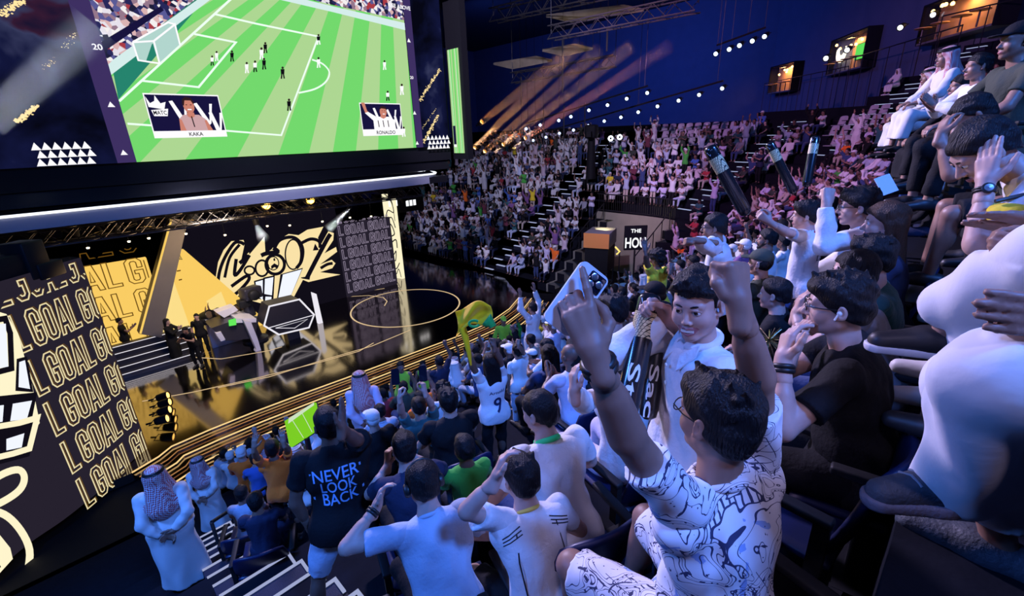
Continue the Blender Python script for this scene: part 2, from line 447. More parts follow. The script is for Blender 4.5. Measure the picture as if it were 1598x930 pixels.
# ---- rows of lamps hung over the far stands and their pipes, dots seen in the photo
def lamp_head(name, loc, aim, s, em, label, group, cat='stage lamp', proto=[None], yoke=True):
    t = thing(name, label, cat, tuple(loc), 0, group)
    q = Vector(aim).normalized().to_track_quat('Z', 'Y'); t.rotation_euler = q.to_euler(); t.scale = (s, s, s)
    return t
_lamp_cache = {}
def add_lamp(loc, aim, s, em, label, group, name='spotlight'):
    t = lamp_head(name, loc, aim, s, em, label, group)
    if em not in _lamp_cache:
        mb = MB(); mb.lathe((0, 0, -.32), [(.05, 0), (.11, .03), (.125, .16), (.13, .30), (.14, .36), (.12, .36), (.115, .33)], M['housing'], 16); a = mb.build('lamp_housing', t)
        mb = MB(); mb.lathe((0, 0, 0), [(.0, .012), (.06, .02), (.1, .012), (.112, 0), (.112, -.01), (0, -.012)], M[em], 16); b = mb.build('lens', t)
        mb = MB(); mb.tube([(.15, 0, -.15), (.15, 0, -.42), (-.15, 0, -.42), (-.15, 0, -.15)], .014, M['housing'], 6); mb.tube([(0, 0, -.42), (0, 0, -.56)], .03, M['housing'], 6); c = mb.build('yoke', t)
        _lamp_cache[em] = (a, b, c)
    else:
        for o in _lamp_cache[em]: c = o.copy(); COL.objects.link(c); c.parent = t
    return t
dots1 = [(1010, 145), (978, 154), (948, 164), (919, 172), (891, 182), (872, 188), (843, 195), (821, 201)]   # upper row
dots2 = [(1127, 138), (1091, 148), (1059, 157), (1026, 166), (996, 175), (969, 183), (943, 189), (918, 196), (895, 203), (873, 208), (852, 214), (832, 219)]
dots3 = [(1193, 57), (1174, 64), (1154, 71), (1138, 77), (1117, 84)]
RIGS = []
def dot_row(dots, d0, d1, nm, s):
    n = len(dots); pts = []
    for k, (x, y) in enumerate(dots):
        d = d0+(d1-d0)*k/(n-1); p = P(x, y, d); pts.append(p)
        add_lamp(p, (np.array([8, 10, -6.])-p), s, 'blue_e', 'small bright white lamp in the %s row of lamps over the far stand' % nm, '%s row of lamps over the far stand' % nm)
    t = thing('lighting_pipe', 'thin dark pipe carrying the %s row of lamps' % nm, 'pipe')
    a, b = pts[0]+np.array([0, 0, .38*s]), pts[-1]+np.array([0, 0, .38*s]); mb = MB(); mb.tube([a, b], .05, M['rail'], 6); mb.build('pipe', t)
    for q in (0.02, .35, .68, .98):
        c = a+(b-a)*q; mb = MB(); mb.tube([c, (c[0], c[1], 13.05)], .012, M['rail'], 5); mb.build('wire', t)
    RIGS.append((a, b))
dot_row(dots1, 26, 33, 'upper', .95); dot_row(dots2, 24, 36, 'lower', .95); dot_row(dots3, 24, 25.5, 'topmost', 1.1)
for k, (x, y, d) in enumerate([(1289, 91, 26), (1322, 78, 26), (1405, 43, 25), (1456, 23, 25)]):
    add_lamp(P(x, y, d), np.array([8, 10, -6.])-P(x, y, d), 1.25, 'white_e', ('white lamp left of the green screened room', 'white lamp above the green screened room', 'white lamp right of the glowing crescent lamp', 'white lamp under the uppermost room')[k], 'white lamps in front of the lit rooms')
# stage lamps at the far left end (beams), near the side screen
dots4 = [(741, 228), (757, 235), (772, 238), (786, 236), (801, 232), (815, 226), (831, 220)]
# hanging poles
for k, (x, ya, yb, d) in enumerate([(814, 205, 260, 30), (848, 172, 247, 30), (880, 165, 223, 30), (913, 160, 208, 31), (878, 60, 145, 24), (948, 45, 80, 22), (813, 120, 165, 30)]):
    a = P(x, ya, d); z1 = up_to(a, yb); mb = MB(); mb.tube([(a[0], a[1], z1), (a[0], a[1], a[2])], .045, M['steel'], 6); mb.tube([(a[0], a[1], a[2]), (a[0], a[1], 13.1)], .008, M['rail'], 5)
    tag(mb.build('drop_pole'), ('bare metal pole hanging left of the far stand', 'second bare metal pole hanging over the far stand', 'third bare metal pole hanging over the far stand', 'bare metal pole hanging just left of the two ring lamps', 'long thin pole hanging below the ceiling truss', 'short pole hanging from the ceiling truss', 'short pole hanging near the side screen')[k], 'pole', 'hanging poles')
# follow spot tower and its two ring lamps
b0 = P(922, 262, 29); zt_ = up_to(b0, 212)
mb = MB(); mb.tube([(b0[0], b0[1], row_z(12)), (b0[0], b0[1], zt_)], [.32, .22], M['black'], 8)
t = thing('camera_tower', 'dark tall camera mast standing above the far stand', 'mast'); mb.build('mast', t)
mb = MB(); mb.box((b0[0], b0[1], zt_+.25), (.9, .7, .8), M['black'], rz=.4, bev=.12); mb.box((b0[0]-.5, b0[1]-.2, zt_+.1), (.7, .25, .3), M['black'], rz=.5); mb.build('camera_head', t)
for k, (x, y) in enumerate([(953, 216), (967, 214)]):
    p = P(x, y, 31); v = Vector(-p).normalized(); mb = MB()
    q = v.to_track_quat('Z', 'Y').to_matrix()
    t = thing('ring_lamp', ('left one of the two white ring lamps above the far stand', 'right one of the two white ring lamps above the far stand')[k], 'ring lamp', (0, 0, 0), 0, 'ring lamps')
    mb.tube([Vector(p)+q@Vector((math.cos(a)*.13, math.sin(a)*.13, 0)) for a in np.linspace(0, 2*math.pi, 17)[:-1]], .05, M['white_e'], 8, closed=True); mb.build('glowing_ring', t)
    mb = MB(); mb.lathe(Vector(p)-v*.25, [(.1, 0), (.2, .1), (.22, .2), (.2, .2)], M['housing'], 16, axis=v); mb.tube([Vector(p)-v*.2, (p[0], p[1], row_z(16))], .03, M['rail'], 6); mb.build('lamp_stand', t)
# ---- lit rooms behind glass in the right wall
M['room_warm'] = mat('room_wood', (.45, .25, .12), .6, var=.2, bscale=5)
M['green_e'] = emit('room_screen', (.12, .75, .10), 1.1)
M['crescent_e'] = emit('crescent_lamp', (1., .9, .65), 2.5)
M['amber_room'] = emit('room_bulb', (1., .55, .15), 7.)
M['glass'] = None
def glass_mat():
    m, nt, out = new_mat('window_glass'); g = nt.nodes.new('ShaderNodeBsdfGlossy'); tr = nt.nodes.new('ShaderNodeBsdfTransparent'); mx = nt.nodes.new('ShaderNodeMixShader')
    g.inputs['Roughness'].default_value = .05; mx.inputs[0].default_value = .06; L = nt.links.new
    L(tr.outputs[0], mx.inputs[1]); L(g.outputs[0], mx.inputs[2]); L(mx.outputs[0], out.inputs[0]); return m
M['glass'] = glass_mat()
def wallpt(px, py):
    r = ray(px, py); best = None
    for k in range(2, 6):
        a, b = np.array(WALLP[k], float), np.array(WALLP[k+1], float)
        A = np.array([[r[0], -(b-a)[0]], [r[1], -(b-a)[1]]])
        d, s_ = np.linalg.solve(A, a)
        if d > 0 and -1e-3 <= s_ <= 1.001 and (best is None or d < best[0]): best = (d, k, s_)
    return r*best[0], best[1]
ROOMS = [((1203, 92, 1262, 152), 'room'), ((1288, 42, 1392, 122), 'screen'), ((1445, -25, 1600, 66), 'top')]
for k, ((x0, y0, x1, y1), kind) in enumerate(ROOMS):
    c, wk = wallpt((x0+x1)/2, (y0+y1)/2); a, b = np.array(WALLP[wk], float), np.array(WALLP[wk+1], float); t2 = (b-a)/np.linalg.norm(b-a); inn = np.array([-t2[1], t2[0]])
    if inn@(np.array([10, 10])-c[:2]) < 0: inn = -inn
    dd = c@CF; w = (x1-x0)/FPX*dd*1.12; h = (y1-y0)/FPX*dd*.62; zc = c[2]
    o3 = np.array([c[0], c[1], zc]); T = np.array([t2[0], t2[1], 0]); N = np.array([inn[0], inn[1], 0]); Z = np.array([0, 0, 1.])
    def at(u, v, n): return o3+T*u+Z*v+N*n
    mb = MB(); D_ = .9; f = .12
    mb.obox(at(-w/2, -h/2, 0), T*w, N*D_, Z*-.1, M['greypanel']); mb.obox(at(-w/2, h/2, 0), T*w, N*D_, Z*.1, M['black'])
    mb.obox(at(-w/2-.1, -h/2-.1, 0), T*.1, N*D_, Z*(h+.2), M['black']); mb.obox(at(w/2, -h/2-.1, 0), T*.1, N*D_, Z*(h+.2), M['black'])
    mb.obox(at(-w/2, -h/2, 0), T*w, N*.08, Z*h, M['room_warm'])
    room = mb.build('window_box_%d' % (k+1)); room['kind'] = 'structure'
    mb = MB(); mb.obox(at(-w/2, -h/2, D_-.06), T*w, N*.02, Z*h, M['glass']); g = mb.build('window_%d' % (k+1)); g['kind'] = 'structure'
    rn = random.Random(k+3)
    la = bpy.data.lights.new('room_lamp', 'AREA'); la.size = 1.; la.energy = (130, 110, 90)[k]; la.color = (1., .5, .18); lo = bpy.data.objects.new('room_lamp', la); COL.objects.link(lo); lo.location = at(0, h*.42, .55); lo.rotation_euler = (0, 0, 0)
    for q in range(5):
        u, v = (rn.random()-.5)*w*.85, h*(.15+.25*rn.random()); mb = MB()
        mb.lathe(at(u, v, .8), [(0, -.1), (.08, -.07), (.1, 0), (.07, .07), (.02, .1)], M['amber_room'], 10); tt = thing('pendant_lamp', 'amber pendant lamp inside the %s lit room at the upper right' % ('left', 'middle', 'right')[k], 'lamp', (0, 0, 0), 0, 'pendant lamps in the %s room' % ('left', 'middle', 'right')[k]); mb.build('bulb', tt)
        mb = MB(); mb.tube([at(u, v+.1, .8), at(u, h/2, .8)], .01, M['rail'], 4); mb.build('cord', tt)
    for q in range(4):
        u = -w*.4+w*.8*q/3+rn.random()*.3; tt = thing('table', 'dark small table standing in the %s lit room' % ('left', 'middle', 'right')[k], 'table', (0, 0, 0), 0, 'tables in the %s room' % ('left', 'middle', 'right')[k])
        mb = MB(); mb.lathe(at(u, -h/2+.7, 1.0), [(0, 0), (.4, 0), (.4, .04), (0, .04)], M['room_warm'], 14); mb.build('table_top', tt)
        mb = MB(); mb.tube([at(u, -h/2, 1.), at(u, -h/2+.7, 1.)], .04, M['rail'], 6); mb.build('leg', tt)
    if kind == 'screen':
        mb = MB(); mb.obox(at(-w*.28, -h*.22, .25), T*w*.24, N*.06, Z*h*.42, M['green_e']); tt = thing('television', 'bright green television screen on the wall of the middle lit room', 'television')
        mb.build('display', tt); mb = MB(); mb.obox(at(-w*.28-.06, -h*.22-.06, .2), T*(w*.24+.12), N*.05, Z*(h*.42+.12), M['black']); mb.build('frame', tt)
        # crescent lamp
        pts = [(math.cos(a), math.sin(a)) for a in np.linspace(R_(165), R_(375), 14)]; inner = [(math.cos(a)*.78-.10, math.sin(a)*.62+.26) for a in np.linspace(R_(375), R_(165), 14)]
        mb = MB(); mb.prism([at(w*.27+x*.75, h*.12+y*.75, .5) for x, y in pts+inner], N*.12, M['crescent_e']); tag(mb.build('crescent_lamp'), 'big glowing crescent shaped lamp in the middle lit room', 'lamp')
# rail in front of the rooms' wall
for k in (2, 3, 4):
    a, b = np.array(WALLP[k], float), np.array(WALLP[k+1], float); c = (np.array([16, 12.])-(a+b)/2); c = c/np.linalg.norm(c)*1.8
    t = thing('upper_railing', ('thin dark railing behind the top right rows', 'thin dark railing below the lit rooms', 'thin dark railing behind the far corner rows')[k-2], 'railing'); mb = MB()
    z0 = (3.9, 3.3, 2.9)[k-2]
    mb.tube([(*(a+c), z0+1), (*(b+c), z0+1)], .035, M['rail'], 6); mb.build('handrail', t)
    for q in range(9):
        p = a+c+(b-a)*q/8; mb = MB(); mb.tube([(*p, z0-2.5), (*p, z0+1)], .025, M['rail'], 5); mb.build('post', t)
# ---- ceiling trusses and lit panels
def truss(a, b, w, label, n=None):
    a, b = np.asarray(a, float), np.asarray(b, float); d = b-a; L = np.linalg.norm(d); d = d/L; s = _n(np.cross(d, (0, 0, 1))); u = np.cross(s, d)
    t = thing('ceiling_truss', label, 'truss'); n = n or int(L/w)
    c4 = [(-1, -1), (1, -1), (1, 1), (-1, 1)]
    for i, j in c4:
        mb = MB(); o = (s*i+u*j)*w/2; mb.tube([a+o, b+o], w*.055, M['steel'], 6); mb.build('chord', t)
    mb = MB()
    for k in range(n):
        for (i, j), (p, q) in zip(c4, c4[1:]+c4[:1]):
            if k % 2: (i, j), (p, q) = (p, q), (i, j)
            mb.tube([a+d*L*k/n+(s*i+u*j)*w/2, a+d*L*(k+1)/n+(s*p+u*q)*w/2], w*.03, M['steel'], 4)
    mb.build('lacing', t)
    for q_ in (a, b): mb = MB(); mb.tube([q_, (q_[0], q_[1], 13.1)], .02, M['rail'], 4); mb.build('wire', t)
truss(P(860, 52, 20), P(1090, 5, 16), .5, 'steel lattice truss under the ceiling near the top centre')
truss(P(770, 25, 24), P(1000, -30, 18), .6, 'steel lattice truss at the top edge beside the screen')
truss(P(800, 122, 30), P(960, 95, 27), .6, 'farther steel lattice truss under the dark ceiling')
for k, (x0, y0, x1, y1, d) in enumerate([(890, 35, 1005, 18, 24), (880, 88, 925, 78, 27), (800, 108, 862, 96, 30)]):
    a, b = P(x0, y0, d), P(x1, y1, d-1); e = np.array([-.55, .8, .25])*1.3
    mb = MB(); mb.prism([a, b, b+e*.8, a+e], (0, 0, .12), M['ceilpanel']); mb.tube([a, (a[0], a[1], 13.1)], .012, M['rail'], 4); mb.tube([b, (b[0], b[1], 13.1)], .012, M['rail'], 4)
    tag(mb.build('ceiling_panel'), ('long pale ceiling panel lit beside the central truss', 'small pale ceiling panel lit under the truss', 'pale lit ceiling panel nearest the side screen')[k], 'ceiling panel', 'lit ceiling panels')
# ---- camera platform by the passage
b0 = P(930, 420, 24.); zb = -8.2
o = P(937, 372, 24.)
t = thing('camera_platform', 'black camera platform with a pale box top beside the passage', 'platform', (o[0], o[1], 0), R_(20))
M['orange_p'] = mat('orange_panel', (.75, .28, .07), .6); M['palegrey'] = mat('pale_panel', (.22, .21, .23), .6)
mb = MB(); mb.box((0, 0, o[2]+.05), (1.7, 1.3, .75), M['palegrey'], bev=.02); mb.build('parapet', t)
mb = MB(); mb.box((-.87, 0, o[2]+.05), (.03, 1.3, .75), M['orange_p']); mb.build('side_panel', t)
mb = MB(); mb.box((0, 0, o[2]-1.0), (1.6, 1.2, 1.3), M['black']); mb.build('deck_base', t)
for sx in (-.75, .75):
    for sy in (-.55, .55):
        mb = MB(); mb.tube([(sx, sy, zb), (sx, sy, o[2]-1.6)], .04, M['steel'], 6); mb.build('leg', t)
mb = MB()
for z in (zb+.5, zb+1.4): mb.tube([(-.75, -.55, z), (.75, -.55, z), (.75, .55, z), (-.75, .55, z)], .03, M['steel'], 6, closed=True)
mb.build('brace', t)
# lit house sign
M['sign_e'] = emit('sign_white', (.95, .97, 1.), 1.25)
s0, s1 = P(976, 372, 22.5), P(1008, 372, 22.5); T = _n(np.array([s1[0]-s0[0], s1[1]-s0[1], 0])); w = np.linalg.norm((s1-s0)[:2]); N = np.cross(T, (0, 0, 1)); N = N if N@CF < 0 else -N; Z = np.array([0, 0, 1.])
t = thing('lit_sign', 'bright white lettered sign reading HOU beside the dark passage', 'sign'); zz = s0[2]-.55
mb = MB(); mb.obox(np.array([s0[0], s0[1], zz])-T*.05-Z*.05-N*.1, T*(w+.1), N*.08, Z*1.2, M['black']); mb.build('panel', t)
mb = MB()
for s_, sx, h, x, z in (('HOU', .78, .5, .0, .08), ('THE', .6, .18, .25, .82)):
    vs, fs, ww = text2(s_, sx, .03); k = (w if s_ == 'HOU' else w*.5)/ww
    mb.add([np.array([s0[0], s0[1], zz])+T*(x+v[0]*k)+Z*(z+v[1]*h)-N*.0 for v in vs], fs, M['sign_e'])
mb.build('lettering', t)
mb = MB(); mb.tube([(s0[0]+T[0]*w/2, s0[1]+T[1]*w/2, -8.2), (s0[0]+T[0]*w/2-N[0]*.06, s0[1]+T[1]*w/2-N[1]*.06, zz)], .05, M['rail'], 6); mb.build('post', t)
# yellow arrow light
a, b, c = P(960, 385, 23.5), P(967, 392.5, 23.5), P(962, 397, 23.5)
mb = MB(); mb.tube([a, b, c], .045, emit('arrow_yellow', (1., .75, .2), 1.2), 6); mb.tube([b, (b[0], b[1], -8.2)], .03, M['rail'], 5); tag(mb.build('arrow_light'), 'yellow glowing arrow light beside the camera platform', 'light')
# ================================================================== STAGE AND SCREENS
ZS = -7.9            # stage floor
def E(name, rgb, s=1.): return emit(name, lin(*rgb), s)
M['s_green'] = E('pitch_green', (118, 222, 112), .95); M['s_green2'] = E('pitch_pale_green', (178, 220, 150), .95); M['s_teal'] = E('pitch_shadow_green', (38, 132, 110))
M['s_line'] = E('pitch_line', (235, 255, 240), 1.05); M['s_bar'] = E('screen_bar', (62, 48, 98)); M['s_white'] = E('screen_white', (250, 248, 252), 1.05)
M['s_dark'] = E('screen_navy', (24, 20, 62)); M['s_skin'] = E('screen_skin', (206, 130, 112)); M['s_shirt'] = E('screen_shirt', (205, 165, 168)); M['s_black'] = E('screen_ink', (16, 14, 22))
M['s_net'] = E('goal_net', (178, 214, 206)); M['s_gold'] = E('screen_spark', (255, 225, 160), 1.1); M['s_hair'] = E('screen_hair', (48, 28, 34)); M['s_board'] = E('screen_board', (214, 238, 236))
M['cream'] = E('led_cream', (250, 226, 168), 1.0); M['cream2'] = E('led_pale_cream', (255, 245, 205), 1.0); M['ledwhite'] = E('led_white', (238, 242, 255), 1.05)
M['leddark'] = E('led_dark', (38, 33, 46)); M['ledblack'] = E('led_black', (17, 14, 24)); M['yellow'] = E('led_yellow', (250, 205, 100), 1.0); M['yellow2'] = E('led_pale_yellow', (252, 222, 138), 1.0)
M['brownline'] = E('led_brown', (105, 72, 20)); M['outline'] = E('led_outline', (238, 222, 172), .95); M['outline_l'] = E('led_outline_lilac', (140, 128, 150))
def noise_emit(name, stops, scale, s=1., detail=5., dist=0.):
    m, nt, out = new_mat(name); tc = nt.nodes.new('ShaderNodeTexCoord'); n = nt.nodes.new('ShaderNodeTexNoise'); n.inputs['Scale'].default_value = scale; n.inputs['Detail'].default_value = detail; n.inputs['Distortion'].default_value = dist
    r = nt.nodes.new('ShaderNodeValToRGB'); e = nt.nodes.new('ShaderNodeEmission'); L = nt.links.new
    while len(r.color_ramp.elements) < len(stops): r.color_ramp.elements.new(.5)
    for el, (p, c) in zip(r.color_ramp.elements, stops): el.position = p; el.color = (*lin(*c), 1)
    L(tc.outputs['Object'], n.inputs['Vector']); L(n.outputs['Fac'], r.inputs[0]); L(r.outputs[0], e.inputs[0]); e.inputs[1].default_value = s; L(e.outputs[0], out.inputs[0]); return m
M['s_cloud'] = noise_emit('screen_night_sky', [(.35, (6, 7, 20)), (.52, (18, 22, 58)), (.6, (54, 58, 92)), (.66, (52, 26, 50)), (.75, (14, 18, 46))], .55, 1., 4., .3)
def vor_emit(name, cols, scale):
    m, nt, out = new_mat(name); tc = nt.nodes.new('ShaderNodeTexCoord'); v = nt.nodes.new('ShaderNodeTexVoronoi'); v.inputs['Scale'].default_value = scale
    r = nt.nodes.new('ShaderNodeValToRGB'); r.color_ramp.interpolation = 'CONSTANT'; sep = nt.nodes.new('ShaderNodeSeparateColor'); e = nt.nodes.new('ShaderNodeEmission'); L = nt.links.new
    while len(r.color_ramp.elements) < len(cols): r.color_ramp.elements.new(.5)
    for k, (el, c) in enumerate(zip(r.color_ramp.elements, cols)): el.position = k/len(cols); el.color = (*lin(*c), 1)
    L(tc.outputs['Object'], v.inputs['Vector']); L(v.outputs['Color'], sep.inputs[0]); L(sep.outputs[0], r.inputs[0]); L(r.outputs[0], e.inputs[0]); L(e.outputs[0], out.inputs[0]); return m
M['s_crowd'] = vor_emit('screen_crowd', [(40, 40, 90), (230, 225, 235), (150, 120, 140), (30, 30, 60), (220, 180, 180), (90, 90, 150), (245, 240, 240), (170, 60, 70)], 9)
# ---- the big screen; plane y = YS
YS = 16.
def S(px, py, l=0): return PY(px, py, YS-l)
def rectclip(poly, x0, x1, z0, z1):
    for ax, lim, sg in ((0, x0, 1), (0, x1, -1), (2, z0, 1), (2, z1, -1)):
        out = []
        for i in range(len(poly)):
            a, b = poly[i-1], poly[i]; da, db = (a[ax]-lim)*sg, (b[ax]-lim)*sg
            if (da >= 0) != (db >= 0): out.append(a+(b-a)*(da/(da-db)))
            if db >= 0: out.append(b)
        poly = out
        if not poly: return []
    return poly
xl, xr = S(212, 249)[0], S(650, 233)[0]; zb, zt2 = (S(212, 249)[2]+S(650, 233)[2])/2, 6.6
bl, br_ = S(182, 250)[0], S(660, 232)[0]
gx0, gx1 = -4.2, S(701, 231)[0]
scr = thing('video_screen', 'giant hanging video screen showing a green football pitch', 'video screen', (0, 0, 0))
mb = MB(); mb.box(((gx0+gx1)/2, YS+.75, (zb+zt2)/2-.1), (gx1-gx0+.3, 1.3, zt2-zb+.9), M['black']); mb.build('housing', scr)
mb = MB()
def spoly(px, m, l, clip=True):
    p = [S(x, y, l) for x, y in px]
    if clip: p = rectclip(p, xl, xr, zb, zt2)
    if len(p) > 2: mb.poly(p, m)
def sline(px, w, m, l, closed=False, clip=False):
    p = [S(x, y, l) for x, y in px]; vs, fs = ribbon2([(q[0], q[2]) for q in p], w, closed)
    mb.add([(v[0], YS-l, v[1]) for v in vs], fs, m)
def rect(x0, x1, z0, z1, m, l): mb.poly([(x0, YS-l, z0), (x1, YS-l, z0), (x1, YS-l, z1), (x0, YS-l, z1)], m)
rect(xl, xr, zb, zt2, M['s_green'], .0)
tops = [250, 282, 312, 345, 375, 403, 429, 453, 484, 508, 532, 553, 577, 595, 613, 632]; bots = [-130, -70, -10, 50, 115, 206-35, 261-30, 316-20, 381-8, 435, 482, 519, 555, 590, 622, 646]
def ext(t, b, up=True):  # extend the boundary line beyond top and bottom
    d = (b-t)/(240-30.); return (t-d*60, -30), (t+d*235, 265)
for k in range(0, len(tops)-1, 2):
    a0, a1 = ext(tops[k], bots[k]); b0, b1 = ext(tops[k+1], bots[k+1]); spoly([a0, b0, b1, a1], M['s_green2'], .006)
spoly([(140, -30), (318, -30), (300, 22), (185, 155), (175, 105)], M['s_teal'], .010)
spoly([(140, 130), (172, 98), (320, -12), (300, -60), (140, -60)], M['s_crowd'], .014)
spoly([(150, 118), (178, 92), (330, -16), (338, -8), (172, 118), (160, 130)], M['s_board'], .018)
spoly([(150, 70), (250, 10), (256, 16), (160, 82)], M['s_dark'], .018)
spoly([(420, -60), (660, -60), (660, 38), (632, 32), (520, 8), (430, -14)], M['s_crowd'], .014)
spoly([(430, -12), (520, 10), (632, 36), (660, 42), (660, 52), (632, 47), (520, 19), (430, -2)], M['s_board'], .018)
for l in ([(186, 158), (361, -2), (400, -38)], [(303, 53), (368, 66), (310, 136), (222, 126)], [(335, 22), (400, 37), (497, 57), (439, 211), (353, 204), (199, 193)]): sline(l, .05, M['s_line'], .022)
sline(smooth2([(487, 93), (504, 100), (514, 113), (508, 128), (491, 139), (466, 145)], 5), .05, M['s_line'], .022)
spoly([(207, 66), (262, 36), (275, 40), (281, 69), (248, 99), (238, 66), (228, 95), (214, 93)], M['s_net'], .022, False)
for l in ([(207, 66), (240, 64), (249, 99)], [(240, 64), (273, 38), (281, 70)], [(207, 66), (262, 35), (273, 38)], [(207, 66), (216, 94), (249, 99)]): sline(l, .04, M['s_white'], .026)
def player(x, y, h, body, legs):
    k = h/12.
    spoly([(x-k*1.6, y-k*3), (x+k*1.5, y-k*3.1), (x+k*1.3, y+k*.8), (x-k*1.2, y+k*.8)], body, .03, False)
    spoly([(x-k*1.1, y+k*.6), (x-k*.1, y+k*.6), (x-k*.4, y+k*4.6), (x-k*1.5, y+k*4.4)], legs, .031, False)
    spoly([(x+k*.1, y+k*.6), (x+k*1.1, y+k*.6), (x+k*1.9, y+k*4.2), (x+k*.8, y+k*4.4)], legs, .032, False)
    spoly([(x+math.cos(a)*k*.95, y-k*4.1+math.sin(a)*k*1.05) for a in np.linspace(0, 6.28, 9)[:-1]], M['s_hair'], .033, False)
W1, D1 = M['s_white'], M['s_black']
for x, y, h, b, l in [(331, 95, 20, W1, D1), (338, 88, 20, W1, W1), (362, 88, 22, D1, D1), (385, 106, 22, W1, W1), (398, 104, 23, W1, D1), (412, 100, 23, D1, D1), (408, 84, 24, W1, W1), (414, 75, 22, D1, D1), (441, 114, 24, D1, D1), (497, 62, 21, D1, W1), (497, 98, 21, W1, W1), (451, 164, 24, D1, D1), (600, 102, 19, W1, W1), (627, 140, 22, W1, W1), (605, 150, 20, W1, D1), (630, 206, 20, W1, W1)]: player(x, y, h, b, l)
rect(bl, xl, zb, zt2, M['s_bar'], .036); rect(xr, br_, zb, zt2, M['s_bar'], .036)
rect(gx0, bl, zb, zt2, M['s_cloud'], .036); rect(br_, gx1, zb, zt2, M['s_cloud'], .036)
def stext(s, px, py, hh, m, l, sx=1., bold=.02, center=False, dirpx=None):
    vs, fs, w = text2(s, sx, bold); o = S(px, py, l)
    if center: o = o-np.array([w*hh/2, 0, 0])
    mb.add([(o[0]+v[0]*hh, YS-l, o[2]+v[1]*hh) for v in vs], fs, m)
def tri(px, py, r, m, l): o = S(px, py, l); mb.poly([(o[0]-r, YS-l, o[2]-r*.8), (o[0]+r, YS-l, o[2]-r*.8), (o[0], YS-l, o[2]+r*.9)], m)
stext('20', 145, 77, .13, M['s_white'], .04, 1.1, .03); stext('20', 640, 123, .1, M['s_white'], .04, 1.1, .03); stext('RISE ABOVE', 606, 10, .12, M['s_white'], .042, 1.05, .03)
for x, y in [(173, 163), (193, 238), (638, 63), (647, 176), (651, 223)]: tri(x, y, .075, M['s_white'], .04)
def tgrid(x0, y0, x1, y1, n, rows):
    a, b = S(x0, y0), S(x1, y1); w = (b[0]-a[0])/n; h = (a[2]-b[2])/rows
    for r in range(rows):
        for k in range(n):
            cx = a[0]+w*(k+.5+(.35 if r == 0 else 0)*0+(.5 if r % 2 else 0)*.6); z = a[2]-h*(r+1)
            if r == 1 and k == n-1: pass
            mb.poly([(cx-w*.5, YS-.045, z), (cx+w*.5, YS-.045, z), (cx, YS-.045, z+h*.95)], M['s_white'])
tgrid(44, 222, 150, 255, 6, 3); tgrid(664, 211, 701, 231, 6, 3)
rn = random.Random(5)
def sparks(px0, py0, px1, py1, n, wd, s):
    for k in range(n):
        t = rn.random(); x = px0+(px1-px0)*t+rn.gauss(0, wd); y = py0+(py1-py0)*t+rn.gauss(0, wd*.5); o = S(x, y, .045); r = s*(.3+rn.random())
        if o[0] < bl or o[0] > br_: mb.poly([(o[0]+r*math.cos(q)*(1+.6*(q < 2)), YS-.045, o[2]+r*math.sin(q)) for q in (0, 1.3, 2.4, 3.5, 5.)], M['s_gold'])
sparks(0, 22, 38, -2, 130, 5, .018); sparks(28, 190, 56, 165, 150, 3, .02); sparks(100, 75, 130, 45, 40, 5, .010); sparks(70, 105, 88, 90, 25, 4, .009)
sparks(654, 158, 687, 108, 160, 1.4, .02); sparks(658, 226, 684, 180, 160, 1.2, .02); sparks(656, 205, 680, 170, 60, 1., .010)
mb.build('display', scr)
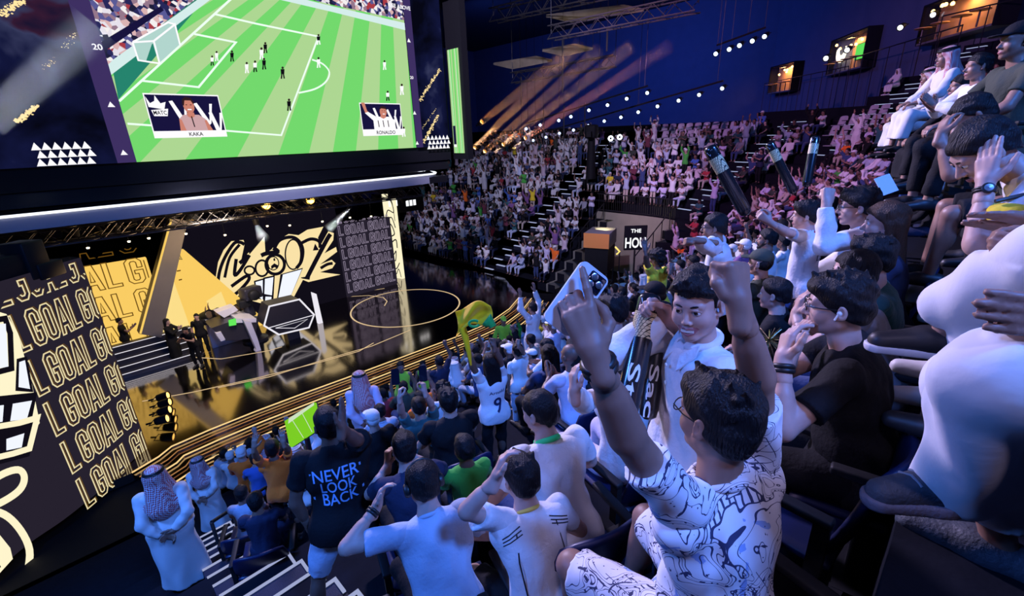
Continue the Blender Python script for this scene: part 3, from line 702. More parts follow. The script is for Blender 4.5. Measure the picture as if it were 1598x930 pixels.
# picture-in-picture panels on the screen
def pip(c, split, name, arms, shirt, facepx, tone):
    global mb
    mb = MB(); (ax, ay), (bx, by), (cx, cy), (dx, dy) = c
    A, B, C_, D_ = S(ax, ay), S(bx, by), S(cx, cy), S(dx, dy)
    x0, x1, z1, z0 = (A[0]+D_[0])/2, (B[0]+C_[0])/2, (A[2]+B[2])/2, (C_[2]+D_[2])/2; w, h = x1-x0, z1-z0
    rect(x0, x1, z0, z1, M['s_white'], .05); zs = z0+h*split
    rect(x0+w*.015, x1-w*.015, zs, z1-h*.03, M['s_dark'], .054)
    def q(pts, m, l): mb.poly([(x0+w*u, YS-l, zs+(z1-zs)*v) for u, v in pts], m)
    def ell(u, v, ru, rv, m, l): q([(u+ru*math.cos(a), v+rv*math.sin(a)) for a in np.linspace(0, 6.28, 15)[:-1]], m, l)
    for uu, vv, s_ in ((.3, .8, .14), (.62, .75, .16), (.8, .5, .1)):   # white scrawls behind the player
        q([(uu, vv), (uu+.05, vv+.02), (uu+.03+s_, vv-.55), (uu-.03+s_, vv-.6)], M['s_white'], .056); q([(uu+s_, vv-.6), (uu+s_+.03, vv-.55), (uu+s_+.1, vv), (uu+s_+.06, vv)], M['s_white'], .0565)
    if arms == 'down':
        q([(.02, .92), (.06, .74), (.12, .8), (.14, .95), (.19, .74), (.26, .78), (.22, .58), (.03, .64)], M['s_white'], .056); q([(.05, .56), (.27, .6), (.24, .4), (.07, .4)], M['s_white'], .056)
        vs, fs, ww = text2('MATC', .9, .02); mb.add([(x0+w*(.07+v[0]/ww*.17), YS-.058, zs+(z1-zs)*(.44+v[1]*.11)) for v in vs], fs, M['s_black'])
        q([(.36, 0), (.38, .33), (.45, .44), (.66, .44), (.74, .32), (.8, 0)], shirt, .06); q([(.36, 0), (.38, .33), (.41, .3), (.44, 0)], M['s_skin'], .062); q([(.74, .0), (.72, .28), (.75, .3), (.81, 0)], M['s_skin'], .062)
        q([(.5, .5), (.6, .5), (.6, .4), (.55, .34), (.5, .4)], M['s_skin'], .062); q([(.545, .4), (.56, .4), (.57, .1), (.555, .1)], M['s_black'], .064)
        ell(.55, .68, .075, .2, M['s_skin'], .064); q([(.465, .72), (.48, .86), (.53, .93), (.6, .9), (.635, .78), (.62, .72), (.59, .83), (.51, .83), (.485, .68)], M['s_hair'], .066)
    else:
        q([(.28, 0), (.28, .4), (.4, .48), (.66, .48), (.8, .36), (.82, 0)], shirt, .06); q([(.04, 1.0), (.12, 1.0), (.16, .7), (.33, .45), (.28, .36), (.11, .62)], M['s_skin'], .062); q([(.1, .62), (.18, .66), (.36, .48), (.3, .3)], shirt, .063)
        q([(.47, .56), (.59, .56), (.6, .46), (.53, .4), (.46, .46)], M['s_skin'], .062); ell(.54, .66, .085, .19, M['s_skin'], .064); q([(.45, .74), (.48, .86), (.55, .9), (.62, .84), (.64, .7), (.6, .78), (.5, .8)], M['s_hair'], .066)
        for uu in (.38, .5, .62): q([(uu, .34), (uu+.02, .34), (uu+.03, .08), (uu+.01, .08)], M['s_hair'], .064)
    for sg in (-1, 1): q([(.55+sg*.03-.012, .70), (.55+sg*.03+.012, .70), (.55+sg*.03+.01, .72), (.55+sg*.03-.01, .72)], M['s_hair'], .068)
    q([(.52, .57), (.58, .57), (.575, .6), (.525, .6)], M['s_white'], .068)
    vs, fs, ww = text2(name, .95, .02); hh = h*split*.55; o = x0+w*.56-ww*hh/2; mb.add([(o+v[0]*hh, YS-.056, z0+h*split*.22+v[1]*hh) for v in vs], fs, M['s_black'])
    tag(mb.build('inset_picture', scr), 'inset picture with the name %s' % name)
pip([(224, 145), (341, 149), (353, 214), (238, 215)], .16, 'KAKA', 'down', M['s_shirt'], None, 0)
pip([(560, 160), (624, 162), (628, 211), (565, 212)], .2, 'RONALDO', 'up', M['s_white'], None, 0)
# side screen, at a right angle to the big one
wx = gx1+.55
def SX(px, py): return PX(px, py, wx)
yn, yf = SX(726, 250)[1], SX(708, 225)[1]; zlo = (SX(728, 256)[2]+SX(708, 222)[2])/2
ws = thing('side_video_screen', 'narrow side video screen seen edge on, right of the giant screen', 'video screen')
mb = MB(); mb.box((wx+.2, (yn+yf)/2, zlo+2.7), (.3, abs(yf-yn)+.3, 5.9), M['black']); mb.build('housing', ws)
mb = MB(); L_ = yf-yn; zh = SX(712, 75)[2]
for k in range(7): mb.poly([(wx, yn+L_*k/7, zlo), (wx, yn+L_*(k+1)/7, zlo), (wx, yn+L_*(k+1)/7, zh), (wx, yn+L_*k/7, zh)], M['s_green'] if k % 2 else M['s_green2'])
for k in (.2, .75): mb.poly([(wx-.01, yn+L_*k, zlo), (wx-.01, yn+L_*(k+.03), zlo), (wx-.01, yn+L_*(k+.1), zh), (wx-.01, yn+L_*(k+.07), zh)], M['s_line'])
mb.poly([(wx-.02, yn+L_*.68, zlo+.35), (wx-.02, yn+L_*.92, zlo+.35), (wx-.02, yn+L_*.92, zlo+1.1), (wx-.02, yn+L_*.68, zlo+1.1)], M['s_dark'])
mb.poly([(wx-.02, yn+L_*.68, zlo+.25), (wx-.02, yn+L_*.92, zlo+.25), (wx-.02, yn+L_*.92, zlo+.36), (wx-.02, yn+L_*.68, zlo+.36)], M['s_white'])
mb.build('display', ws)
# dark soffit and curved fascia with the white light line under the screen
zf = -1.42
path = [(-6, 15.7), (2, 15.7), (8, 15.7), (11.0, 15.72), (11.7, 15.95), (12.1, 16.5), (12.25, 17.4), (12.3, 19), (12.3, 23)]; path = [np.array(p) for p in smooth2(path, 4)]
t = thing('canopy_fascia', 'long curved grey fascia with a bright white light line above the stage', 'light fascia')
M['fascia'] = mat('fascia_grey', (.42, .41, .46), .5)
mb = MB()
for a, b in zip(path[:-1], path[1:]): mb.add([(*a, zf+.0), (*b, zf), (*b, zf-.33), (*a, zf-.33)], [(0, 1, 2, 3)], M['fascia'], True)
for a, b in zip(path[:-1], path[1:]): mb.add([(*a, zf), (*b, zf), (b[0], b[1]+.5, zf+.12), (a[0], a[1]+.5, zf+.12)], [(0, 1, 2, 3)], M['black'])
mb.build('fascia_panel', t)
mb = MB(); mb.tube([(p[0], p[1]-.03, zf+.03) for p in path], .035, M['strip_e'], 6); mb.build('light_line', t)
mb = MB(); mb.prism([(-6, 15.75, zf-.34), (12.2, 15.75, zf-.34), (12.2, 25.5, zf-.34), (-6, 25.5, zf-.34)], (0, 0, .25), M['black']); structure(mb.build('ceiling_canopy'))
mb = MB(); mb.prism([(-5, 16.05, zf+.15), (gx1, 16.05, zf+.15), (gx1, 16.3, zb-.3), (-5, 16.3, zb-.3)], (0, .1, 0), M['blackgloss']); structure(mb.build('ceiling_soffit'))
# ---- stage floor, gold step edges
front = [(206, 738), (248, 713), (268, 697), (330, 670), (400, 642), (480, 612), (560, 583), (640, 553), (720, 523), (765, 503), (795, 482), (812, 462)]
F0 = [PZ(x, y, ZS)[:2] for x, y in front]
mb = MB(); pl = [(*p, ZS) for p in F0]+[(F0[-1][0]+2, 19, ZS), (F0[-1][0]+1, 24, ZS), (F0[-1][0]+1, 30, ZS), (-12, 30, ZS), (-12, F0[0][1], ZS)]
mb.prism(pl, (0, 0, -.25), M['stagefloor']); structure(mb.build('floor_stage'))
def offset(path, d):
    out = []
    for i, p in enumerate(path):
        a = path[max(i-1, 0)]; b = path[min(i+1, len(path)-1)]; t_ = (b-a)/np.linalg.norm(b-a); out.append(p+np.array([t_[1], -t_[0]])*d)
    return out
for k in range(6):
    p = offset(F0, .30*k); q = offset(F0, .30*(k+1)); z = ZS-.045*k
    mb = MB()
    if k:
        for i in range(len(p)-1): mb.poly([(*offset(F0, .30*(k-1))[i], z), (*offset(F0, .30*(k-1))[i+1], z), (*p[i+1], z), (*p[i], z)], M['stagefloor']); mb.poly([(*p[i], z), (*p[i+1], z), (*p[i+1], z-.06), (*p[i], z-.06)], M['stagefloor'])
        st = mb.build('floor_stage_step'); st['kind'] = 'structure'
    mb = MB(); mb.tube([(*c, z+.012) for c in p], .022 if k % 2 == 0 else .016, M['gold_e'] if k % 2 == 0 else M['golddim_e'], 5)
    tag(mb.build('step_light_line'), ('topmost gold light line along the stage edge', 'dim amber line just below the topmost gold stage line', 'second bright gold line along the stage steps', 'dim amber line between the second and third bright gold lines', 'third bright gold line along the stage steps', 'lowest dim amber line along the stage steps')[k], 'light line', 'gold lines on the stage steps')
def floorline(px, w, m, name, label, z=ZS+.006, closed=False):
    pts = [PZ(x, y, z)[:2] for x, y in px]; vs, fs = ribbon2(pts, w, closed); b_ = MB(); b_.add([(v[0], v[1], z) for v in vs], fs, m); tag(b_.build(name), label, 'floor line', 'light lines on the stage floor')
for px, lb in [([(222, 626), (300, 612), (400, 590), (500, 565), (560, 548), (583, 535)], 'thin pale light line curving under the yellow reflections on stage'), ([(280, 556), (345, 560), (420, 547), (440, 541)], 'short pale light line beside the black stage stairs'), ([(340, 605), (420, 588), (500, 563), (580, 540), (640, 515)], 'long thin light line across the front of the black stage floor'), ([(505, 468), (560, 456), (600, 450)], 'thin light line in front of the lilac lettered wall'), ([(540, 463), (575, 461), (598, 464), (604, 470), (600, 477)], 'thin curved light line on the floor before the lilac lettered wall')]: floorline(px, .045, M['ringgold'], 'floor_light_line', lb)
c0 = PZ(634, 478, ZS)[:2]; rr = np.linalg.norm(PZ(716, 468, ZS)[:2]-c0)
pts = [c0+rr*np.array([math.cos(a), math.sin(a)]) for a in np.linspace(0, 2*math.pi, 65)[:-1]]; vs, fs = ribbon2(pts, .07, True); mb = MB(); mb.add([(v[0], v[1], ZS+.008) for v in vs], fs, M['ringgold'])
tag(mb.build('floor_light_ring'), 'large gold light ring on the black floor right of the tall cream panel', 'floor line')
# ---- outlined lettering on surfaces
_w, _t = .42, .13
GLY = {'G': [[(_w, .62), (_w, .86), (_w-.1, 1), (.1, 1), (0, .87), (0, .13), (.1, 0), (_w-.1, 0), (_w, .13), (_w, .52), (.2, .52), (.2, .38), (_w-_t, .38), (_w-_t, .17), (_w-_t-.04, .12), (_t+.04, .12), (_t, .17), (_t, .83), (_t+.04, .88), (_w-_t-.04, .88), (_w-_t, .83), (_w-_t, .62)]],
       'O': [[(.1, 0), (_w-.1, 0), (_w, .13), (_w, .87), (_w-.1, 1), (.1, 1), (0, .87), (0, .13)], [(_t+.04, .12), (_w-_t-.04, .12), (_w-_t, .17), (_w-_t, .83), (_w-_t-.04, .88), (_t+.04, .88), (_t, .83), (_t, .17)]],
       'A': [[(0, 0), (.13, 0), (.16, .22), (.3, .22), (.33, 0), (.46, 0), (.31, 1), (.15, 1)], [(.18, .35), (.28, .35), (.23, .76)]],
       'L': [[(0, 0), (.36, 0), (.36, .12), (_t, .12), (_t, 1), (0, 1)]]}
ADV = {'G': .5, 'O': .5, 'A': .53, 'L': .44, ' ': .10}
def goal_rows(mb, surf, u0, u1, v0, v1, rows, sc, wd, m, start=0., first='L'):
    "rows of outlined GOAL GOAL ... over u0..u1; surf(u, v) -> 3-D point; sc = letter width scale"
    pitch = (v1-v0)/rows; h = pitch*.8
    for r in range(int(math.ceil(rows))):
        zb_ = v0+pitch*r+pitch*.1; u = u0+start; txt = 'L GOAL GOAL GOAL GOAL GOAL' if first == 'L' else 'GOAL GOAL GOAL GOAL'
        for ch in txt:
            if u > u1: break
            for loop in GLY.get(ch, []):
                pts = [(u+x*sc*h, zb_+y*h) for x, y in loop]
                vs, fs = ribbon2(pts, wd, True)
                keep = [f for f in fs if all(u0-.001 <= vs[i][0] <= u1+.001 and vs[i][1] <= v1 for i in f)]
                if keep: mb.add([surf(min(max(v[0], u0), u1), min(v[1], v1)) for v in vs], keep, m)
            u += ADV[ch]*sc*h
# left LED wing
WB = [PZ(x, y, ZS)[:2] for x, y in [(-70, 948), (-20, 905), (45, 850), (100, 812), (150, 772), (190, 737), (215, 712), (231, 699)]]
WB = [np.array(p) for p in smooth2(WB, 5)]; acc = [0.]
for a, b in zip(WB[:-1], WB[1:]): acc.append(acc[-1]+np.linalg.norm(b-a))
zTop = up_to(WB[-1], 416); zTopL = up_to(WB[15], 438); zT = (zTop+zTopL)/2
def wing(u, v, l=0.):
    u = min(max(u, 0), acc[-1]-1e-6); k = int(np.searchsorted(acc, u, 'right'))-1; f = (u-acc[k])/(acc[k+1]-acc[k]); d = WB[k+1]-WB[k]; p = WB[k]+d*f; n = np.array([d[1], -d[0]])/np.linalg.norm(d)
    return (p[0]+n[0]*l, p[1]+n[1]*l, v)
ub = acc[18]     # boundary between the scrawl and the lettering
wg = thing('led_wing_wall', 'tall curved LED wall at the left edge lettered GOAL in outlines', 'LED wall')
mb = MB()
for k in range(len(WB)-1): mb.poly([wing(acc[k], ZS+.02), wing(acc[k+1]-1e-5, ZS+.02), wing(acc[k+1]-1e-5, zT), wing(acc[k], zT)], M['leddark'])
for k in range(len(WB)-1): mb.poly([wing(acc[k], ZS, -.3), wing(acc[k+1]-1e-5, ZS, -.3), wing(acc[k+1]-1e-5, zT+.03, -.3), wing(acc[k], zT+.03, -.3)], M['black']); mb.poly([wing(acc[k], zT+.03, -.3), wing(acc[k+1]-1e-5, zT+.03, -.3), wing(acc[k+1]-1e-5, zT), wing(acc[k], zT)], M['black'])
print('WING', acc[-1], ub, zT, WB[-1])
goal_rows(mb, lambda u, v: wing(u, v, .012), ub, acc[-1], ZS-.25, zT, 5.6, .76, .03, M['outline'], .03)
goal_rows(mb, lambda u, v: wing(u+.035, v+.02, .011), ub, acc[-1]-.04, ZS-.25, zT, 5.6, .76, .014, M['brownline'], .03)
# scrawl at the far left of the wing, traced on its plane
pa, pb = np.array([*WB[8], 0]), np.array([*WB[18], 0]); nW = np.array([(pb-pa)[1], -(pb-pa)[0], 0]); nW /= np.linalg.norm(nW)
def WPt(px, py, l): return PPL(px, py, pa+nW*l, nW)
def wpoly(px, m, l): mb.poly([WPt(x, y, l) for x, y in px], m)
def wstroke(px, w, m, l, sm=True):
    vs, fs = ribbon2(smooth2(px, 5) if sm else px, w); mb.add([WPt(v[0], v[1], l) for v in vs], fs, m)
wpoly([(-60, 470), (10, 490), (28, 520), (50, 600), (62, 660), (40, 692), (-60, 740)], M['cream2'], .03)
wstroke([(-40, 505), (8, 497), (16, 520), (18, 575), (-40, 590)], 9, M['ledblack'], .036, False); wpoly([(-40, 508), (9, 505), (13, 572), (-40, 582)], M['ledwhite'], .04)
wpoly([(26, 560), (42, 556), (52, 612), (24, 610)], M['ledblack'], .036); wpoly([(30, 565), (39, 562), (47, 607), (29, 604)], M['ledwhite'], .04)
wpoly([(-40, 622), (58, 612), (48, 664), (-40, 676)], M['ledblack'], .036); wpoly([(20, 630), (50, 625), (42, 654), (16, 657)], M['ledwhite'], .04); wpoly([(-30, 636), (6, 632), (4, 658), (-30, 664)], M['ledwhite'], .04)
wpoly([(-40, 680), (58, 655), (46, 712), (-40, 735)], M['ledblack'], .038); wstroke([(-40, 672), (30, 660), (58, 652), (46, 700), (20, 708), (-40, 722)], 9, M['cream2'], .042, False); wpoly([(10, 685), (38, 676), (34, 698), (10, 703)], M['ledwhite'], .044)
wstroke([(-40, 770), (0, 742), (28, 733), (38, 745), (30, 765), (0, 785), (-40, 800)], 11, M['cream2'], .036); wstroke([(-40, 800), (0, 800), (28, 822), (46, 858), (42, 900)], 12, M['cream2'], .036)
wpoly([(-60, 830), (0, 835), (16, 855), (20, 872), (-60, 960)], M['cream2'], .036)
mb.build('display', wg)
mb = MB()
for k, (x, y) in enumerate([(10, 425), (45, 415), (68, 430)]):
    p = WPt(x, y, -.2); mb.box(p+np.array([0, .2, .1]), ((1.2, .5, .45), (.5, .5, .8), (.6, .5, .35))[k], M['housing'], rz=.8, bev=.03)
tag(mb.build('rigging_box'), 'black rigging boxes on top of the curved LED wall at the left edge', 'box')
# back wall of LED panels, plane y = YB
YB = 22.6
def B_(px, py, l=0): return PY(px, py, YB-l)
def bpoly(px, m, l): mb.poly([B_(x, y, l) for x, y in px], m)
def bstroke(px, w, m, l, closed=False, sm=True):
    vs, fs = ribbon2(smooth2(px, 5, closed) if sm else px, w, closed); mb.add([B_(v[0], v[1], l) for v in vs], fs, m)
yx0, yx1 = B_(30, 430)[0], B_(252, 480)[0]; yz1 = (B_(60, 432)[2]+B_(255, 396)[2])/2
yp = thing('led_back_panel', 'yellow LED panel lettered GOAL behind the stage stairs', 'LED wall')
mb = MB(); mb.prism([(yx0, YB, ZS), (yx1, YB, ZS), (yx1, YB, yz1), (yx0, YB, yz1)], (0, .25, 0), M['yellow'])
goal_rows(mb, lambda u, v: (u, YB-.012, v), yx0, yx1-.05, ZS+.35, yz1+.55, 3.3, 1.25, .035, M['brownline'], .25, 'G')
mb.build('display', yp)
tp = thing('led_triangle_panel', 'yellow triangular LED panel between the leaning slab and the black scrawl wall', 'LED wall')
mb = MB(); zT3 = B_(283, 387)[2]; mb.prism([(B_(238, 525)[0], YB-.45, ZS), (B_(408, 505)[0]+.2, YB-.45, ZS), (B_(283, 387)[0]+.0, YB-.45, zT3), (B_(262, 395)[0], YB-.45, zT3)], (0, .2, 0), M['yellow'])
bpoly([(268, 430), (300, 520), (240, 525)], M['yellow2'], .47); bpoly([(322, 470), (345, 455), (360, 492), (335, 500)], M['yellow2'], .47)
for r in range(5):
    for k in range(5):
        if r+k > 4: continue
        o = B_(273+k*2.6+r*1.3, 404-r*2.4, .48); mb.poly([(o[0]-.028, o[1], o[2]-.03), (o[0]+.028, o[1], o[2]-.03), (o[0], o[1], o[2]+.03)], M['ledblack'])
bpoly([(276, 422), (282, 421), (282, 423), (276, 424)], M['brownline'], .47); bpoly([(279, 436), (284, 435), (284, 437), (279, 438)], M['brownline'], .47)
mb.build('display', tp)
# leaning slab
t = thing('leaning_slab', 'tall grey slab leaning across the yellow LED panels', 'slab')
a, b, c, d = PY(217, 521, 21.7), PY(252, 527, 21.7), PY(293, 345, 21.7), PY(266, 340, 21.7)
M['slab'] = mat('slab_grey', (.17, .145, .135), .55, var=.15, bscale=5)
mb = MB(); mb.prism([a, b, c, d], (0, .5, 0), M['slab']); mb.build('slab', t)
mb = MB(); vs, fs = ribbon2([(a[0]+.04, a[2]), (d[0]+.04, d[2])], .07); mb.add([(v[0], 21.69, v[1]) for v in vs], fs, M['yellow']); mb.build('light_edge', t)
# scrawl wall
gp = thing('led_scrawl_wall', 'black LED wall with a big cream graffiti scrawl in the middle of the stage', 'LED wall')
gx_0, gx_1 = B_(392, 495)[0]-2.2, B_(545, 450)[0]; gz1 = B_(420, 330)[2]
mb = MB(); mb.prism([(gx_0, YB+.2, ZS), (gx_1, YB+.2, ZS), (gx_1, YB+.2, gz1), (gx_0, YB+.2, gz1)], (0, .2, 0), M['ledblack'])
def Z5(pts): return [(330+x/5.813, 330+y/5.813) for x, y in pts]
bpoly(Z5([(35, 620), (60, 460), (110, 350), (180, 270), (290, 258), (302, 290), (270, 440), (340, 370), (345, 390), (480, 230), (490, 380), (545, 345), (600, 262), (700, 204), (790, 215), (870, 165), (1015, 138), (965, 240), (1000, 290), (1060, 180), (1110, 195), (1105, 260), (1025, 380), (1130, 322), (1140, 365), (985, 480), (1090, 438), (1125, 470), (1095, 515), (985, 550), (1170, 572), (880, 640), (830, 620), (735, 800), (640, 800), (540, 835), (440, 830), (330, 800), (290, 800), (270, 745), (215, 785), (120, 797), (65, 760)]), M['cream'], .02)
for pts, w in [([(300, 300), (262, 280), (205, 290), (120, 420), (70, 560), (62, 690), (95, 770), (150, 780), (235, 735), (335, 625), (318, 585), (180, 680)], 5.2), ([(255, 300), (165, 420), (120, 600)], 4.6), ([(225, 430), (210, 570), (255, 540), (345, 395)], 5.4), ([(255, 470), (335, 400)], 6), ([(570, 335), (620, 260), (720, 232), (790, 265), (828, 345), (815, 450), (770, 515)], 5.2), ([(810, 290), (900, 250), (975, 270), (985, 330)], 5.0), ([(1080, 205), (1050, 250), (960, 420), (865, 605)], 6.8), ([(990, 515), (1050, 480), (1100, 470)], 4.6), ([(560, 330), (600, 365), (500, 380), (450, 400)], 6.5)]: bstroke(Z5(pts), w, M['ledblack'], .03)
for cx, cy, rx, ry, w in [(345, 535, 45, 38, 3), (458, 515, 58, 72, 3.2), (578, 480, 84, 88, 4.8), (740, 390, 70, 135, 2.2), (560, 470, 50, 60, 1.6)]: bstroke(Z5([(cx+rx*math.cos(a), cy+ry*math.sin(a)) for a in np.linspace(0, 6.28, 13)[:-1]]), w, M['ledblack'], .032, True)
bpoly(Z5([(920, 355), (940, 290), (975, 350)]), M['ledblack'], .03); bpoly(Z5([(540, 495), (570, 470), (605, 490), (600, 520), (570, 505), (545, 525)]), M['ledblack'], .034); bpoly(Z5([(560, 430), (575, 420), (580, 445), (565, 450)]), M['ledblack'], .034)
for pts in ([(385, 630), (475, 605), (480, 800), (400, 790)], [(470, 600), (575, 578), (560, 835), (470, 820)], [(625, 570), (850, 505), (725, 800), (590, 820)], [(800, 600), (865, 590), (900, 560), (890, 620), (830, 610)], [(215, 790), (270, 750), (330, 860), (300, 900)]): bpoly(Z5(pts), M['ledblack'], .03)
for pts in ([(400, 640), (465, 622), (465, 805), (412, 760)], [(485, 612), (562, 595), (548, 760), (480, 748)], [(490, 772), (545, 774), (540, 830), (486, 820)], [(648, 572), (820, 524), (715, 775), (605, 790)]): bpoly(Z5(pts), M['ledwhite'], .04)
bstroke(Z5([(845, 500), (720, 790)]), 3.2, M['cream'], .036, False, False)
mb.build('display', gp)
# lilac lettered panel
lp = thing('led_lettered_panel', 'dark LED panel with lilac outlined GOAL lettering at the right of the stage', 'LED wall')
lx0, lx1 = B_(541, 447)[0], B_(618, 432)[0]+.05; lz1 = (B_(524, 352)[2]+B_(588, 342)[2])/2
mb = MB(); mb.prism([(lx0, YB, ZS+.02), (lx1, YB, ZS+.02), (lx1, YB, lz1), (lx0, YB, lz1)], (0, .2, 0), M['leddark'])
goal_rows(mb, lambda u, v: (u, YB-.012, v), lx0, lx1-.03, ZS+.2, lz1+.2, 6.3, 1.3, .03, M['outline_l'], .03)
mb.build('display', lp)
# tall thin cream panel at the right end
b0 = PZ(620, 434, ZS); t = thing('led_pylon', 'tall narrow cream LED panel with black scrawl at the right end of the stage', 'LED wall'); nP = _n(np.array([CF[0], CF[1], 0])+np.array([.35, -.35, 0])); T = _n(np.cross((0, 0, 1), nP)); T = T if T@CR > 0 else -T
def PP(px, py, l): return PPL(px, py, b0-nP*l, nP)
pw = .42; zP = PP(590, 303, 0)[2]
mb = MB(); mb.prism([b0-T*pw, b0+T*pw, (b0[0]+T[0]*pw, b0[1]+T[1]*pw, zP), (b0[0]-T[0]*pw, b0[1]-T[1]*pw, zP)], nP*.2, M['cream2'])
H3 = zP-ZS; rn = random.Random(9)
def pyl(pts, w, l=.02):
    vs, fs = ribbon2(smooth2([(x*pw, y*H3) for x, y in pts], 5), w); mb.add([b0-nP*l+T*min(max(v[0], -pw), pw)+np.array([0, 0, v[1]]) for v in vs], fs, M['ledblack'])
pyl([(-.8, .95), (.5, .93), (.8, .8), (-.2, .82), (-.7, .7), (.3, .74), (.8, .62)], .06); pyl([(-.8, .62), (0, .66), (.5, .55), (-.4, .5), (-.6, .42), (.6, .48), (.7, .38)], .07); pyl([(-.9, .38), (-.1, .3), (.4, .34), (.1, .22), (-.5, .25), (0, .12), (.8, .2)], .06); pyl([(-.95, .1), (-.1, .05), (.5, .12), (.8, .02)], .05); pyl([(.3, .98), (.75, .9), (.85, .7)], .04)
mb.build('display', t)
# ---- lamps under the canopy
M['lens_dark'] = mat('lens_dark', (.12, .08, .05), .15, coat=.6); M['lens_red'] = emit('lens_red_amber', (1., .25, .05), .5); M['lens_amber'] = emit('lens_dim_amber', (1., .5, .12), .5); M['down_e'] = emit('downlight_warm', (1., .8, .5), 5.)
fx = [(112, 372, 'lens_red'), (148, 362, 'lens_dark'), (176, 362, 'lens_amber'), (202, 350, 'lens_dark'), (230, 352, 'lens_amber'), (272, 336, 'lens_dark'), (300, 342, 'lens_dark'), (340, 328, 'lens_dark'), (376, 326, 'lens_dark'), (415, 320, 'amber_e'), (450, 322, 'lens_dark'), (484, 312, 'amber_e'), (525, 318, 'lens_dark'), (560, 312, 'lens_dark'), (612, 306, 'lens_dark'), (632, 312, 'lens_amber'), (400, 349, 'white_e'), (545, 324, 'white_e')]
for k, (x, y, e) in enumerate(fx):
    p = PY(x, y, 19.2+.6*(k % 3 == 1)); 
    if e in ('white_e',): p = PY(x, y, 20.5 if x < 450 else 21.)
    aim = (-p if e == 'amber_e' else np.array([.25 if k % 2 else -.2, -.35, -1.])) if e != 'white_e' else np.array([.1, .1, -1.])
    lb = {'lens_dark': 'unlit black stage lamp hanging under the canopy', 'lens_red': 'black stage lamp with a red amber glow, leftmost under the canopy', 'lens_amber': 'black stage lamp with a dim amber glow under the canopy', 'amber_e': 'blazing amber stage lamp %s under the canopy' % ('near its middle' if x < 450 else 'right of the middle'), 'white_e': 'white stage lamp throwing a beam %s' % ('left of the scrawl' if x < 450 else 'above the lilac lettering')}[e]
    add_lamp(p, aim, 1.5 if e != 'white_e' else .8, e, lb, 'stage lamps under the canopy', 'stage_lamp')
for x in np.linspace(-.5, 11.5, 2):
    pass
truss((-3, 17.0, zf-.72), (11.9, 17.0, zf-.72), .4, 'dark lighting truss under the stage canopy, nearer the seats'); truss((-3, 18.2, zf-.8), (11.9, 18.2, zf-.8), .4, 'dark lighting truss under the stage canopy, nearer the LED walls')
for k, (x, y) in enumerate([(137, 386), (201, 376), (232, 371), (290, 364), (351, 366), (417, 352), (452, 351), (503, 345), (546, 339), (579, 337)]):
    p = PY(x, y, 21.6); mb = MB(); mb.lathe(p+np.array([0, 0, -.05]), [(0, 0), (.04, 0), (.05, .05), (0, .06)], M['down_e'], 10); mb.tube([p, (p[0], p[1], zf-.3)], .008, M['rail'], 4)
    tag(mb.build('downlight'), 'small warm downlight hanging from the dark canopy over the stage', 'downlight', 'downlights in the canopy')
# small white lit signs right of the pylon
mb = MB()
for (x0, x1, y0, s_) in ((607, 622, 323, 'LIVE'), (634, 651, 322, 'HD')):
    a, b = PY(x0, y0, 23.5), PY(x1, y0, 23.5); vs, fs, ww = text2(s_, .9, .05)
    for k in range(3): mb.poly([(a[0]+(b[0]-a[0])*k/3, 23.5, a[2]), (a[0]+(b[0]-a[0])*(k/3+.25), 23.5, a[2]), (a[0]+(b[0]-a[0])*(k/3+.25), 23.5, a[2]+.32), (a[0]+(b[0]-a[0])*k/3, 23.5, a[2]+.32)], M['sign_e'])
mb.box((b[0]-.6, 23.62, a[2]+.12), (2.2, .2, .9), M['black']); tag(mb.build('signboard'), 'small dark panel with white light blocks right of the tall cream panel', 'light panel')
# ---- props on the stage
M['prop_white'] = mat('prop_white', (.75, .72, .8), .4); M['prop_dark'] = mat('prop_dark', (.03, .028, .04), .35); M['edge_white'] = emit('edge_white', (.95, .92, 1.), .9)
t = thing('hexagon_desk', 'dark hexagonal desk front with white glowing edges on the stage', 'desk')
hx = [PY(x, y, 19.2) for x, y in [(420, 478), (467, 467), (490, 491), (482, 511), (435, 522), (412, 508)]]
mb = MB(); mb.prism(hx, (0, .9, 0), M['prop_dark']); mb.build('body', t)
mb = MB(); vs, fs = ribbon2([(p[0], p[2]) for p in hx], .07, True); mb.add([(v[0], 19.185, v[1]) for v in vs], fs, M['edge_white'])
l2 = [PY(x, y, 19.18) for x, y in [(418, 512), (488, 492)]]; vs, fs = ribbon2([(p[0], p[2]) for p in l2], .035); mb.add([(v[0], 19.18, v[1]) for v in vs], fs, M['edge_white'])
l2 = [PY(x, y, 19.18) for x, y in [(430, 512), (480, 498), (460, 512), (430, 512)]]; vs, fs = ribbon2([(p[0], p[2]) for p in l2], .025); mb.add([(v[0], 19.18, v[1]) for v in vs], fs, M['edge_white']); mb.build('glowing_edge', t)
mb = MB(); c = (hx[3]+hx[4])/2; mb.box((c[0], 19.6, (c[2]+ZS)/2), (.5, .5, c[2]-ZS+.4), M['prop_dark']); mb.build('foot', t)
t = thing('light_post', 'white glowing post leaning on the stage right of the hexagonal desk', 'post'); mb = MB(); q = [PY(x, y, 20.2) for x, y in [(488, 457), (494, 459), (505, 508), (499, 512)]]; mb.prism(q, (0, .2, 0), M['edge_white']); mb.build('post', t); mb = MB(); mb.box((q[2][0]-.1, 20.3, (q[3][2]+ZS)/2), (.3, .3, max(.05, q[3][2]-ZS)), M['prop_dark']); mb.build('base', t)
t = thing('player_station', 'white framed gaming station with dark sloping panels on the stage', 'gaming station')
yy = 19.6
def Q(px, y_=None): return [PY(x, y, y_ or yy) for x, y in px]
